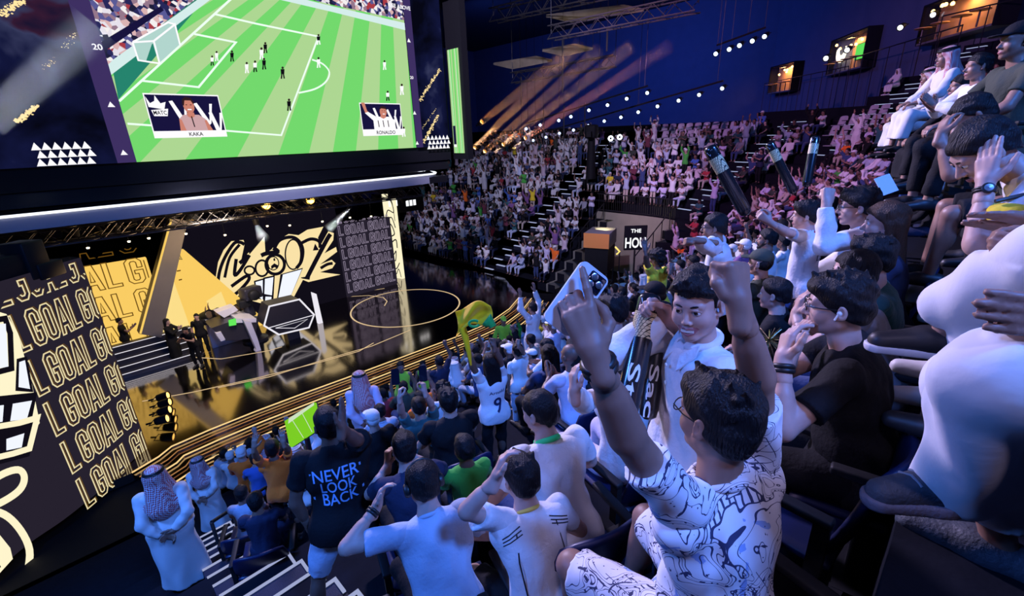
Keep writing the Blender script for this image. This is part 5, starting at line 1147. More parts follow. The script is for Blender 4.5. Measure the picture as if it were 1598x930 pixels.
        if hair == 'long':
            for x in (-.062, -.03, 0, .03, .062): S_.cone(H(x, -.06, .0), H(x*1.15, -.10, -.26), .04*hs, .022*hs, .03)
            for sx in (-1, 1): S_.cone(H(sx*.075, -.01, .0), H(sx*.088, -.02, -.18), .022*hs, .012*hs, .02)
        child('hair', S_, hv, hm)
    elif hair == 'bald': pass
    elif hair in ('shemagh', 'ghutra'):
        S_ = Sculpt(); S_.ell(H(0, -.012, .04), hA(.098, .118, .096), .03, M=Rh); S_.cone(H(0, -.05, .02), T(0, -.10, .34), .09*hs, .15*g, .05, .75, hy)
        for sx in (-1, 1): S_.cone(H(sx*.075, .0, .02), T(sx*.15, .045, .33), .04*hs, .055*g, .05)
        S_.cone(T(-.16, -.06, .36), T(.16, -.06, .36), .06*g, .06*g, .05)
        S_.sub_ell(H(0, .13, -.03), hA(.062, .10, .105), .02, M=Rh); S_.cut(H(0, .0, -.50), -hz, None); S_.wrinkle(.012, 26, seed, tz)
        o = child('headcloth', S_, .012, CL[hair])
        mb = MB(); mb.tube([H(math.cos(a)*.098, -.014+math.sin(a)*.116, .082-.012*math.sin(a)) for a in np.linspace(0, 2*math.pi, 21)[:-1]], .0105*hs, STRAP, 6, closed=True)
        mb.tube([H(math.cos(a)*.092, -.014+math.sin(a)*.110, .101-.012*math.sin(a)) for a in np.linspace(0, 2*math.pi, 21)[:-1]], .0105*hs, STRAP, 6, closed=True); mb.build('head_rope', root)
    elif hair[:3] == 'cap':
        S_ = Sculpt(); S_.ell(H(0, -.012, .052), hA(.086, .106, .082), .02, M=Rh); S_.cut(H(0, 0, .035), -hz+hy*.1, None); S_.ell(H(0, .12, .045), hA(.070, .062, .010), .012, M=Rh); child('cap', S_, .008, CL[hair[4:] or 'black'])
        S_ = Sculpt(); S_.ell(H(0, -.035, .005), hA(.080, .083, .075), .02, M=Rh); S_.cut(H(0, .02, .02), hy, None); S_.wrinkle(.006, 80, seed); child('hair', S_, hv, hm)
    if beard:
        S_ = Sculpt(); S_.cone(H(-.058, .012, -.04), H(-.02, .07, -.105), .022*hs, .018*hs, .02); S_.cone(H(.058, .012, -.04), H(.02, .07, -.105), .022*hs, .018*hs, .02); S_.cone(H(-.02, .075, -.108), H(.02, .075, -.108), .018*hs, .018*hs, .02)
        S_.chain([H(-.024, .085, -.066), H(0, .096, -.056), H(.024, .085, -.066)], [.006*hs]*3, .006); S_.wrinkle(.004, 110, seed); child('beard', S_, .006, hm)
    # ---- clothes
    kind, col = top; cm = CL[col] if isinstance(col, str) else col; ex = .016*g
    S_ = Sculpt(); f2 = f1*1.02; wamp = (.011 if kind != 'thobe' else .014)*wr
    S_.ell(T(0, .0, .33), A(.178*f2, .122*f2, .19), .05, M=Rt); S_.ell(T(0, .012, .11), A(.163*f2, .128*f2, .19), .06, M=Rt); S_.ell(T(0, -.005, -.02), A(.190*f2, .156*f2, .135), .05, M=Rt)
    S_.cone(T(-sw*.85, -.012, .435), T(sw*.85, -.012, .435), .072*g, .072*g, .05); S_.cone(T(0, -.01, .44), T(0, -.005, .505), .085*g, .066*g, .03)
    if seated and kind != 'thobe': S_.ell(T(0, .05, -.04), A(.17*f2, .15*f2, .10), .05)
    if not seated and kind != 'thobe': S_.cone(T(-.06, 0, -.02), T(-.08, .0, -.16), .140*g*f1, .140*g*f1, .05); S_.cone(T(.06, 0, -.02), T(.08, .0, -.16), .140*g*f1, .140*g*f1, .05); S_.cut(T(0, 0, -.115), -tz, (pel-.5*g, pel+A(.5, .5, .1)))
    S_.wrinkle(wamp, 24, seed, tz+tx*.4); S_.wrinkle(wamp*.45, 60, seed+1, tz)
    S_.sub_ell(T(0, .01, .56), A(.062, .066, .075), .01, M=Rt)
    sleeves = []
    for s, e, h, a, sd in AR:
        long_ = kind in ('thobe', 'long')
        if long_:
            S2 = Sculpt(); w_ = h+(e-h)*.09; S2.cone(s, e, .063*g*f1, .060*g, .025); S2.cone(e, e+(w_-e)*.5, .060*g, .057*g, .02); S2.cone(e+(w_-e)*.5, w_, .057*g, (.045 if kind == 'long' else .050)*g, .02); u = _n(w_-e); S2.wrinkle(.009*wr, 42, seed+3, u); S2.cut(w_, u, (w_-.1*g, w_+.1*g))
        elif kind == 'vest': continue
        else:
            S2 = Sculpt(); w_ = s+(e-s)*(.62 if kind != 'polo' else .66); u = _n(e-s); S2.cone(s-u*.01*g, s+(e-s)*.8, .060*g*f1, .062*g*f1, .025); S2.wrinkle(.010*wr, 40, seed+3, u); S2.cut(w_, u)
        S2.cone(s, s+(T(0, 0, .42)-s)*.4, .060*g, .066*g, .03); sleeves.append(S2)
    if kind == 'thobe':
        if seated:
            for hip, kn, ft, fd in LG: S_.cone(hip, kn, .102*g, .076*g, .04); S_.cone(kn, ft+A(0, 0, hem-.01), .078*g, .082*g, .04)
            (a0, a1, a2, _), (b0, b1, b2, _) = LG; S_.cone((a0+b0)/2, (a1+b1)/2-A(0, 0, .03), .09*g, .06*g, .07); S_.cone((a1+b1)/2-A(0, 0, .03), (a2+b2)/2+A(0, -.03, .14), .075*g, .06*g, .08); S_.wrinkle(.014*wr, 26, seed+9, (0, .5, 1), (pel-A(.6, .2, .7), pel+A(.6, 1., .12)))
            S_.cut((a2+b2)/2+A(0, 0, hem), (0, 0, -1))
        else:
            S_.cone(pel+A(-.05, 0, 0), A(-.09, .0, .14), .15*g*f1, .17*g, .08); S_.cone(pel+A(.05, 0, 0), A(.09, .0, .14), .15*g*f1, .17*g, .08); S_.wrinkle(.026*wr, 18, seed+9, (0, 0, 1), (A(-.6, -.6, 0), A(.6, .6, .95))); S_.cut(A(0, 0, .12), (0, 0, -1))
        tp_o = child('robe', S_, v, cm)
    else: tp_o = child({'tshirt': 'tshirt', 'polo': 'polo_shirt', 'long': 'shirt', 'vest': 'vest', 'jersey': 'jersey'}[kind], S_, v, cm)
    for S2 in sleeves: o = child('sleeve', S2, min(v, .011), cm)
    if kind in ('polo', 'long') and detail:
        mb = MB(); mb.tube([T(math.cos(a)*.064, -.004+math.sin(a)*.066, .512-.012*math.sin(a)-.004) for a in np.linspace(-math.pi*1.38, math.pi*.38, 18)], .013*g, cm, 8); mb.build('collar', root)
    # ---- legs
    if bottom and kind != 'thobe':
        bk, bc = bottom; bm_ = CL[bc] if isinstance(bc, str) else bc; S_ = Sculpt()
        S_.ell(pel+A(0, -.010, -.01), A(.164*f1, .130*f1, .12), .05)
        for hip, kn, ft, fd in LG:
            if bk == 'shorts': u = _n(kn-hip); S_.cone(hip, kn, .098*g*f1, .082*g, .04); e_ = hip+(kn-hip)*.93
            else: S_.cone(hip, kn, .094*g*f1, .070*g, .04); S_.cone(kn, ft+(kn-ft)*.12, .070*g, .056*g, .03)
        S_.wrinkle(.009*wr, 30, seed+5, (0, .7, .7))
        for hip, kn, ft, fd in LG:
            if bk == 'shorts': u = _n(kn-hip); e_ = hip+(kn-hip)*.93; S_.cut(e_, u, (e_-.14*g, e_+.14*g))
            else: u = _n(ft-kn); e_ = ft+(kn-ft)*.12; S_.cut(e_, u, (e_-.1*g, e_+.1*g))
        child('shorts' if bk == 'shorts' else 'trousers', S_, v, bm_)
    if feet:
        for hip, kn, ft, fd in LG:
            f_ = _n(fd); r_ = np.cross(f_, (0, 0, 1)); c = ft-A(0, 0, .075)
            S_ = Sculpt(); S_.cone(c-f_*.055*g+A(0, 0, .045), c+f_*.03*g+A(0, 0, .05), .046*g, .046*g, .02); S_.cone(c+f_*.02*g+A(0, 0, .048), c+f_*.165*g+A(0, 0, .03), .046*g, .034*g, .03); S_.cut(c+A(0, 0, .004), (0, 0, -1)); S_.cut(c+A(0, 0, .092), (0, 0, 1)); child('shoe', S_, .010, SHOE[shoes])
    for a in acc:
        if a == 'glasses':
            mb = MB()
            for sx in (-1, 1):
                mb.tube([H(sx*.033+math.cos(q)*.023, .1015+.002*math.cos(q), .0+math.sin(q)*.018) for q in np.linspace(0, 2*math.pi, 15)[:-1]], .0019*hs, GLASSM, 6, closed=True); mb.tube([H(sx*.056, .100, .006), H(sx*.076, .05, .004), H(sx*.082, -.02, .0)], .0021*hs, GLASSM, 6)
            mb.tube([H(-.011, .103, .003), H(0, .107, .006), H(.011, .103, .003)], .0019*hs, GLASSM, 6); mb.build('glasses', root)
        if a == 'headphones':
            mb = MB(); mb.tube([H(math.cos(q)*.094, -.01, .0+math.sin(q)*.135) for q in np.linspace(0, math.pi, 12)], .009*hs, STRAP, 8)
            for sx in (-1, 1): mb.lathe(H(sx*.082, -.01, -.01), [(.0, 0), (.036*hs, .0), (.038*hs, .015*hs), (.03*hs, .026*hs), (0, .028*hs)], STRAP, 14, axis=hx*sx)
            mb.build('headphones', root)
        if a == 'earbud':
            mb = MB(); mb.lathe(H(-.088, -.002, -.006), [(0, 0), (.008*hs, .002*hs), (.009*hs, .008*hs), (0, .011*hs)], TEETH, 10, axis=-hx); mb.tube([H(-.094, .0, -.006), H(-.095, .012, -.032)], .0034*hs, TEETH, 8); mb.build('earbud', root)
        if isinstance(a, tuple) and a[0] in ('watch', 'band'):
            s, e, h, _, _ = AR[a[1]]; u = _n(h-e); c = h-u*.035*g; x_ = _n(np.cross(u, (0, .3, 1))); y_ = np.cross(u, x_); m_ = {'k': STRAP, 'w': TEETH, 'm': METAL}[a[2]]; wd = (.010 if a[0] == 'watch' else .016)*g
            mb = MB(); R0 = .0305*g
            for off in (-.5, .5): mb.tube([c+u*wd*off+(x_*math.cos(q)+y_*math.sin(q))*R0 for q in np.linspace(0, 2*math.pi, 17)[:-1]], wd*.62, m_, 8, closed=True)
            mb.build('wristband' if a[0] == 'band' else 'watch_strap', root)
            if a[0] == 'watch':
                fd_ = np.asarray(a[3], float) if len(a) > 3 else -y_; fd_ = _n(fd_-u*(fd_@u)); mb = MB(); mb.lathe(c+fd_*R0, [(0, 0), (.020*g, 0), (.021*g, .008*g), (.017*g, .011*g), (0, .011*g)], m_, 16, axis=fd_); mb.lathe(c+fd_*(R0+.0112*g), [(0, 0), (.014*g, 0), (0, .001*g)], IRIS if a[2] != 'k' else METAL, 14, axis=fd_); mb.build('watch_face', root)
    hp_ = to_world(HC, loc, face); q_ = proj(hp_); print('HEAD %-60s %s d=%.2f g=%.2f  wr %s' % (label[:60], np.round(q_[:2]), q_[2], g, [tuple(np.round(proj(to_world(a_[2], loc, face)), 2)) for a_ in AR]) if detail and label else '')
    info = dict(root=root, T=T, H=H, HC=HC, AR=AR, LG=LG, pel=pel, neck=neck, Rt=Rt, Rh=Rh, g=g, hs=hs)
    return info
def to_local(pw, loc, face):
    d = np.asarray(pw, float)-np.asarray(loc, float); c, s = math.cos(-face), math.sin(-face); return np.array([d[0]*c-d[1]*s, d[0]*s+d[1]*c, d[2]])
def to_world(pl, loc, face):
    c, s = math.cos(face), math.sin(face); return np.array([pl[0]*c-pl[1]*s+loc[0], pl[0]*s+pl[1]*c+loc[1], pl[2]+loc[2]])
# ================================================================== WHO SITS AND STANDS WHERE
def row_y(i): return 11.55-.8*i
TAKEN = []; SEATS = []
G_ST = None
def look(x, y, tx=6., ty=16.): return -math.atan2(tx-x, ty-y)
def place(px, py, row, seated=True, lean=0., yo=0., face=None, **k):
    hy = row_y(row)+yo+(0 if seated else .12); g = 1.; f = None
    for _ in range(4):
        f0 = face if face is not None else (f if f is not None else -.15)
        yh = hy+(.70*g*math.sin(lean)+.03)*math.cos(f0); p = PY(px, py, yh); h = p[2]-row_z(row)
        nom = (.56 if seated else .95)+.52*math.cos(lean)+.165; g = float(np.clip(h/nom, .66, 1.14))
        x = p[0]+math.sin(f0)*(.70*g*math.sin(lean)+.03); f = look(x, hy) if face is None else face
    loc = (x, hy, row_z(row)); TAKEN.append((x, hy, seated)); 
    if seated and k.pop('seat', True): SEATS.append((x, hy, row_z(row), f, .46*g))
    return dict(loc=loc, face=f, scale=g, seated=seated, lean=lean)
def put(label, px, py, row, seated=True, lean=0., yo=0., face=None, arms=None, hands=None, **k):
    pl = place(px, py, row, seated, lean, yo, face)
    if hands is not None:   # hands given as image points with a depth: ((x, y, depth), options) or None
        base = []
        for q, (hd, sx) in enumerate(zip(hands, (-1, 1))):
            if hd is None: base.append(dict(h=np.array([sx*.13, .36, .46+.22])*pl['scale'] if seated else np.array([sx*.24, .05, .88])*pl['scale'], e=(sx, -.4, -.4), pose='relaxed', d=(-sx*.3, 1, -.2) if seated else (0, .2, -1), n=(0, 0, -1) if seated else (-sx, 0, 0)))
            else:
                (x, y, d), o = hd; o = dict(o)
                for kk in ('e', 'd', 'n'):
                    if kk in o and kk+'w' not in o: pass
                h = to_local(P(x, y, d), pl['loc'], pl['face'])
                for kk in ('ew', 'dw', 'nw'):
                    if kk in o: o[kk[0]] = to_local(np.asarray(o.pop(kk), float), (0, 0, 0), pl['face'])
                base.append(dict(o, h=h))
        arms = tuple(base)
    i = person('person', label, arms=arms, **pl, **k); i['pl'] = pl; return i
IM = lambda x, y, z=0.: CR*x+CU*y+CF*z      # a direction in image terms (right, up, away) for aiming hands
HERO = dict(v=.008, vh=.004, detail=2)
MID = dict(v=.014, vh=.0065, detail=1)
# ---------------------------------------------------------------- front man, raised arms, phone
fm = put('man in a white shirt printed with blue-black scrolls, both arms raised, phone in hand', 1106, 642, 14, True, .10, -.07, face=-.24, head=(-.06, .02, .05),
    hands=(((917, 532, .90), dict(ew=IM(-.6, -1, .1), pose='phone', dw=IM(-.35, 1, .08), nw=IM(.12, 0, 1))), ((1147, 428, 1.02), dict(ew=IM(.8, -.4, .2), pose='fist', dw=IM(-.06, 1, .0), nw=IM(-.5, 0, 1)))),
    top=('polo', 'printed'), bottom=('shorts', 'printed'), skin='tan', hair='thick', shoes='white', acc=('glasses', ('band', 0, 'k')), fat=.22, arm=1.0, legs={'L': dict(foot=(-.16, .40, .08)), 'R': dict(foot=(.14, .46, .08))}, **HERO)
# ---------------------------------------------------------------- boy
boy = put('smiling dark-haired boy in a white collared shirt holding a black clapper', 1080, 468, 14, False, .05, .06, face=.95, head=(.66, .12, .08), top=('long', 'white'), bottom=('trousers', 'navy'), skin='light', hair='boy', mouth='smile', shoes='black',
    hands=(None, ((1040, 498, 1.60), dict(ew=IM(.25, -1, 1.0), pose='grip', dw=IM(-.75, .65, -.1), nw=IM(-.6, -.3, -.8)))), v=.008, vh=.0032, detail=2, hair_v=.004)
put('fan behind the smiling boy raising a fist with a white watch', 1092, 470, 13, True, .05, .2, top=('tshirt', 'navy'), bottom=('trousers', 'black'), skin='light', hair='short', hands=(None, ((1062, 400, 2.45), dict(ew=IM(.6, -1, 0), pose='fist', dw=IM(0, 1, .0), nw=IM(-.5, 0, 1)))), acc=(('watch', 1, 'w', tuple(IM(0, 0, -1))),), **MID)
# ---------------------------------------------------------------- black T-shirt man with the earbud
tee = put('man in a plain black T-shirt with a white earbud, chin on his hand', 1288, 468, 14, True, .30, -.26, face=.12, head=(.12, .0, 0), top=('tshirt', 'black'), bottom=('trousers', 'black'), skin='light', hair='thick', shoes='black', fat=.3,
    hands=(((1222, 560, 1.72), dict(e=(-.8, .2, -1), pose='relaxed', dw=IM(.3, 1, .1), nw=IM(1, .3, 0))), ((1238, 545, 1.85), dict(e=(.6, .4, -1), pose='relaxed', dw=IM(.4, 1, 0), nw=IM(1, .2, 0)))), acc=('earbud', 'glasses', ('band', 0, 'k')), **HERO)
put('man in dark green with tousled black hair beside the black T-shirt man', 1345, 398, 14, True, .28, -.20, face=.1, top=('tshirt', 'teal'), bottom=('trousers', 'denim'), skin='light', hair='thick', arms='face', **MID)
put('young man in a grey T-shirt resting his face on his hand', 1316, 420, 14, True, .36, -.20, face=.1, top=('tshirt', 'grey'), bottom=('trousers', 'denim'), skin='light', hair='short', arms='face', **MID)
put('long-haired smiling woman in dark navy seated at the end of the row', 1372, 345, 14, True, .16, -.10, face=.2, head=(.1, .02, 0), top=('long', 'navy'), bottom=('trousers', 'black'), skin='light', hair='long', haircol='brown', arms='lap', mouth='smile', **MID)
put('young man with glasses in a white shirt raising one fist', 1330, 320, 14, True, .22, .06, face=.2, top=('long', 'white'), bottom=('trousers', 'denim'), skin='light', hair='thick', acc=('glasses',), hands=(((1290, 318, 3.1), dict(ew=IM(-.3, -1, 0), pose='fist', dw=IM(.2, 1, 0), nw=IM(0, 0, 1))), None), **MID)
jer = put('boy in a white football jersey with red trim holding up a clapper', 1253, 335, 14, False, .1, .32, face=.0, head=(.25, .05, 0), top=('jersey', 'white'), bottom=('trousers', 'denim'), skin='light', hair='thick', hands=(((1170, 333, 3.05), dict(ew=IM(.2, -1, 0), pose='grip', dw=IM(-.8, .6, 0), nw=IM(.5, .3, .8))), None), **MID)
put('man in a white long-sleeved shirt and glasses punching both fists forward', 1108, 352, 13, False, .22, .16, face=.25, head=(.1, 0, 0), top=('long', 'white'), bottom=('trousers', 'black'), skin='tan', hair='short', acc=('glasses',), hands=(((1040, 352, 3.0), dict(ew=IM(.2, -1, 0), pose='fist', dw=IM(-1, .1, 0), nw=IM(0, -1, 0))), ((1058, 384, 2.8), dict(ew=IM(.2, -1, 0), pose='fist', dw=IM(-1, .1, 0), nw=IM(0, -1, 0)))), **MID)
put('man in an olive jacket and dark cap seated below the man punching forward', 1182, 408, 13, True, .12, .0, top=('long', 'olive'), bottom=('trousers', 'black'), skin='light', hair='cap_olive', arms='lap', **MID)
put('bearded man in white seated beyond the man with the dark cap', 1194, 372, 13, True, .05, .35, face=.2, top=('long', 'white'), bottom=('trousers', 'denim'), skin='tan', hair='short', beard=True, arms='lap', **MID)
put('man with folded hands and blue jeans seated behind the raised forearm', 1200, 455, 13, True, .25, -.42, face=.0, top=('tshirt', 'black'), bottom=('trousers', 'denim'), skin='light', hair='short', arms='lap', **MID)
put('curly-haired fan in a bright yellow football shirt with one arm raised', 1022, 402, 11, False, .1, .0, top=('jersey', 'yellow'), bottom=('shorts', 'black'), skin='brown', hair='curly', hands=(((1001, 372, 5.7), dict(ew=IM(-1, .2, 0), pose='open', dw=IM(-.1, 1, 0), nw=IM(0, 0, 1))), ((1052, 420, 5.8), dict(ew=IM(1, -.3, 0), pose='fist', dw=IM(.2, 1, 0), nw=IM(0, 0, 1)))), **MID)
put('man in a black cap seen from behind under the yellow football shirt', 1018, 458, 12, True, .08, .0, top=('tshirt', 'black'), bottom=('trousers', 'black'), skin='light', hair='cap_black', arms='clap', **MID)
put('bearded man with glasses in a black shirt beside the raised phone', 955, 482, 12, True, .0, .0, face=.1, top=('long', 'black'), bottom=('trousers', 'black'), skin='light', hair='thick', beard=True, acc=('glasses',), arms='clap', **MID)
put('small dark-haired child in navy between the clapper and the boy', 1036, 560, 13, True, .1, .0, face=-.1, top=('tshirt', 'navy'), bottom=('trousers', 'navy'), skin='light', hair='short', arms='lap', **MID)
# ---------------------------------------------------------------- middle left
nv = put('man in a black T-shirt lettered NEVER LOOK BACK and pale denim shorts', 512, 655, 11, False, .18, -.32, face=-.42, head=(.3, 0, 0), top=('tshirt', 'black'), bottom=('shorts', 'lightdenim'), skin='brown', hair='short', shoes='black', fat=.55, hands=(None, ((533, 668, 2.6), dict(ew=IM(.8, -1, 0), pose='flat', dw=IM(0, 1, .1), nw=IM(-1, 0, 0)))), legs={'L': dict(foot=(-.34, -.12, .08), k=(-.6, 1, 0)), 'R': dict(foot=(.30, .10, .08), k=(.3, 1, 0))}, **MID)
put('boy in an orange T-shirt with both hands in the air', 425, 698, 9, False, .05, .1, top=('tshirt', 'orange'), bottom=('trousers', 'black'), skin='tan', hair='short', hands=(((392, 690, 4.35), dict(ew=IM(-1, -.5, 0), pose='open', dw=IM(.1, 1, 0), nw=IM(0, 0, 1))), ((438, 672, 4.3), dict(ew=IM(1, .2, 0), pose='open', dw=IM(-.2, 1, 0), nw=IM(0, 0, 1)))), **MID)
put('small child in a pale blue top seated low by the aisle', 378, 768, 8, True, .1, .0, top=('tshirt', 'bluegrey'), bottom=('trousers', 'navy'), skin='tan', hair='short', arms='lap', **MID)
put('child in dark blue seated beside the child in the pale blue top', 400, 780, 9, True, .1, -.1, top=('tshirt', 'navy'), bottom=('trousers', 'navy'), skin='tan', hair='short', arms='lap', **MID)
put('man with headphones in a grey-blue polo shirt leaning on his knees', 657, 742, 13, True, .55, .10, face=-.35, head=(0, .1, 0), top=('polo', 'bluegrey'), bottom=('trousers', 'black'), skin='light', hair='short', fat=.3, acc=('headphones', ('band', 0, 'k')), hands=(((588, 790, 2.05), dict(e=(-1, -.2, -.2), pose='relaxed', dw=IM(.3, 1, .1), nw=IM(1, 0, 0))), None), v=.010, vh=.006, detail=1)
md = put('man in a white football jersey with black and gold trim, hand at his face', 806, 732, 13, True, .48, -.22, face=-.38, top=('jersey', 'white'), bottom=('shorts', 'black'), skin='light', hair='thick', fat=.2, shoes='white', hands=(((775, 745, 1.75), dict(e=(-1, .3, -1), pose='relaxed', dw=IM(.3, 1, 0), nw=IM(.6, 0, 0))), None), legs={'L': dict(foot=(-.3, .42, .08)), 'R': dict(foot=(.2, .42, .08))}, v=.010, vh=.006, detail=1)
gc = put('man in a white T-shirt with a bright green collar', 838, 630, 13, True, .42, -.05, face=-.35, head=(.45, 0, 0), top=('tshirt', 'white'), bottom=('trousers', 'denim'), skin='light', hair='short', fat=.35, arms='lap', v=.010, vh=.006, detail=1)
put('child in a green and yellow shirt in front of the white jersey man', 722, 697, 12, True, .15, .05, top=('tshirt', 'green'), bottom=('trousers', 'navy'), skin='brown', hair='short', arms='lap', **MID)
put('man in dark navy looking down at his phone behind the printed T-shirt man', 628, 690, 12, True, .42, .02, top=('tshirt', 'navy'), bottom=('trousers', 'black'), skin='light', hair='short', arms='phone', fat=.3, **MID)
put('broad man in a plain black T-shirt in front of the green-shirted child', 697, 622, 11, True, .12, .0, top=('tshirt', 'black'), bottom=('trousers', 'black'), skin='light', hair='thick', arms='lap', fat=.5, **MID)
j9 = put('fan with long black hair in a white jersey numbered 9 waving a yellow flag', 763, 566, 11, False, .05, .05, face=-.25, top=('jersey', 'white'), bottom=('trousers', 'black'), skin='brown', hair='long', hands=(((722, 524, 4.0), dict(ew=IM(-1, -.6, 0), pose='fist', dw=IM(0, 1, 0), nw=IM(1, 0, .5))), ((764, 520, 4.1), dict(ew=IM(1, -.6, 0), pose='fist', dw=IM(0, 1, 0), nw=IM(-1, 0, .5)))), **MID)
put('boy in white with a raised fist beside the number 9 jersey', 806, 548, 10, False, .05, .05, top=('tshirt', 'white'), bottom=('trousers', 'lightdenim'), skin='tan', hair='short', hands=(None, ((800, 522, 5.5), dict(ew=IM(1, -.6, 0), pose='fist', dw=IM(0, 1, 0), nw=IM(0, 0, 1)))), **MID)
put('bald man in a pale blue-white T-shirt', 886, 553, 12, True, .15, .15, top=('tshirt', 'lilac'), bottom=('trousers', 'denim'), skin='brown', hair='bald', arms='clap', fat=.3, **MID)
put('long-haired fan in white looking left beside the bald man', 850, 540, 10, True, .05, .0, face=.3, top=('tshirt', 'white'), bottom=('trousers', 'denim'), skin='brown', hair='long', arms='clap', **MID)
put('man in a white robe standing with both arms thrown up', 830, 480, 7, False, .0, .0, top=('thobe', 'thobe'), bottom=None, skin='tan', hair='short', arms='up', **MID)
put('man in a white shirt clapping behind the raised bare forearm', 965, 562, 13, True, .1, .0, top=('long', 'white'), bottom=('trousers', 'lilac'), skin='light', hair='short', hands=(((897, 612, 2.15), dict(e=(-1, .2, -1), pose='relaxed', dw=IM(-.1, 1, 0), nw=IM(1, 0, .3))), ((905, 610, 2.2), dict(e=(1, .2, -1), pose='relaxed', dw=IM(0, 1, 0), nw=IM(-1, 0, .3)))), v=.011, vh=.0065, detail=1)
put('man in a dark green T-shirt holding a phone above his head', 652, 632, 10, True, .1, .05, top=('tshirt', 'teal'), bottom=('trousers', 'black'), skin='light', hair='short', hands=(((617, 598, 4.3), dict(ew=IM(-1, -.6, 0), pose='grip', dw=IM(0, 1, 0), nw=IM(1, 0, .5))), ((655, 590, 4.4), dict(ew=IM(1, -.6, 0), pose='grip', dw=IM(-.2, 1, 0), nw=IM(-1, 0, .5)))), **MID)
put('boy in a bright blue-white polo shirt near the aisle rail', 592, 640, 8, True, .05, .0, top=('polo', 'bluegrey'), bottom=('trousers', 'navy'), skin='tan', hair='short', arms='clap', **MID)
put('man in a navy football shirt with a blue number facing the stage', 684, 563, 7, False, .05, .0, top=('jersey', 'navy'), bottom=('trousers', 'black'), skin='brown', hair='short', arms='fistR', **MID)
put('man in white seated in front of the number 9 jersey', 690, 606, 9, True, .1, .0, top=('tshirt', 'white'), bottom=('trousers', 'denim'), skin='brown', hair='curly', arms='clap', **MID)
put('man in a white cap clapping between the two white T-shirts', 828, 554, 9, True, .2, .0, face=.3, top=('long', 'pink'), bottom=('trousers', 'lilac'), skin='tan', hair='cap_white', arms='clap', **MID)
for k, (x, y, row, lb) in enumerate([(625, 572, 5, 'security steward in a lime yellow vest behind the raised phones'), (660, 570, 4, 'second steward in a lime yellow vest nearer the gold step lines'), (786, 500, 4, 'steward in a lime yellow jacket right of the yellow flag')]):
    put(lb, x, y, row, False, .0, .1, face=2.6, top=('vest', 'hiviz') if k < 2 else ('long', 'hiviz'), bottom=('trousers', 'black'), skin='tan', hair='cap_hiviz' if k == 2 else 'short', arms='side', **MID)
# robed men by the aisle
put('man in a blue-lit white robe and red checked headcloth standing with hands behind him', 243, 742, 8, False, .02, .05, face=-.30, top=('thobe', 'thobe'), bottom=None, skin='tan', hair='shemagh', arms='behind', fat=.35, **dict(MID, v=.012))
put('man in a red checked headcloth standing by the rail at the aisle foot', 310, 722, 5, False, .02, .0, face=-.5, head=(-.3, 0, 0), top=('thobe', 'thobe'), bottom=None, skin='tan', hair='shemagh', arms='behind', **MID)
put('man in a blue-lit headcloth standing alone near the stage steps', 561, 590, 7, False, .02, .0, face=-.4, top=('thobe', 'lilac'), bottom=None, skin='tan', hair='shemagh', arms='behind', **MID)
# ---------------------------------------------------------------- the seated row at the right edge
def put_hip(label, hip, g, face, hands=None, arms=None, seat_h=.46, lean=.0, **k):
    loc = np.array(hip)-np.array([0, 0, (seat_h+.10)*g]); pl = dict(loc=tuple(loc), face=face, scale=g, seated=True, lean=lean, seat_h=seat_h)
    TAKEN.append((loc[0], loc[1], True)); SEATS.append((loc[0], loc[1], loc[2], face, seat_h*g))
    if hands is not None:
        arms = []
        for hd, sx in zip(hands, (-1, 1)):
            if hd is None: arms.append(dict(h=np.array([sx*.13, .36, seat_h+.22])*g, e=(sx, -.4, -.4), pose='relaxed', d=(-sx*.3, 1, -.2), n=(0, 0, -1))); continue
            (x, y, d), o = hd; o = dict(o)
            for kk in ('ew', 'dw', 'nw'):
                if kk in o: o[kk[0]] = to_local(np.asarray(o.pop(kk), float), (0, 0, 0), face)
            arms.append(dict(o, h=to_local(P(x, y, d), loc, face)))
        arms = tuple(arms)
    i = person('person', label, arms=arms, **pl, **k); i['pl'] = pl; return i
def lf(px, hip, g, face, seat_h=.46): return to_local(P(*px), np.array(hip)-np.array([0, 0, (seat_h+.10)*g]), face)/g
FLR = -1.05
def hipat(x, y=-.56): return np.array([x, y, FLR+.56])
hA_ = hipat(1.27, -.52)
ma = put_hip('man in a lilac-lit white robe at the right edge, sneaker stretched out', hA_, 1.0, .10, hands=(((1720, 505, .74), dict(ew=IM(.6, -1, 0), pose='flat', dw=IM(-1, .12, .1), nw=IM(0, .25, 1))), ((1722, 535, .78), dict(ew=IM(.6, -1, 0), pose='flat', dw=IM(-1, .25, .1), nw=IM(0, -.25, -1)))), top=('thobe', 'thobe'), bottom=None, skin='tan', hair='short', shoes='grey', legs={'L': dict(foot=tuple(lf((1494, 742, 1.08), hA_, 1.0, .10)), k=(-.6, .6, 1), fd=(-.62, .78, .0)), 'R': dict(foot=tuple(lf((1560, 850, 1.15), hA_, 1.0, .10)), k=(.1, .6, 1))}, fat=.1, hem=-.02, v=.009, vh=.006, detail=1)
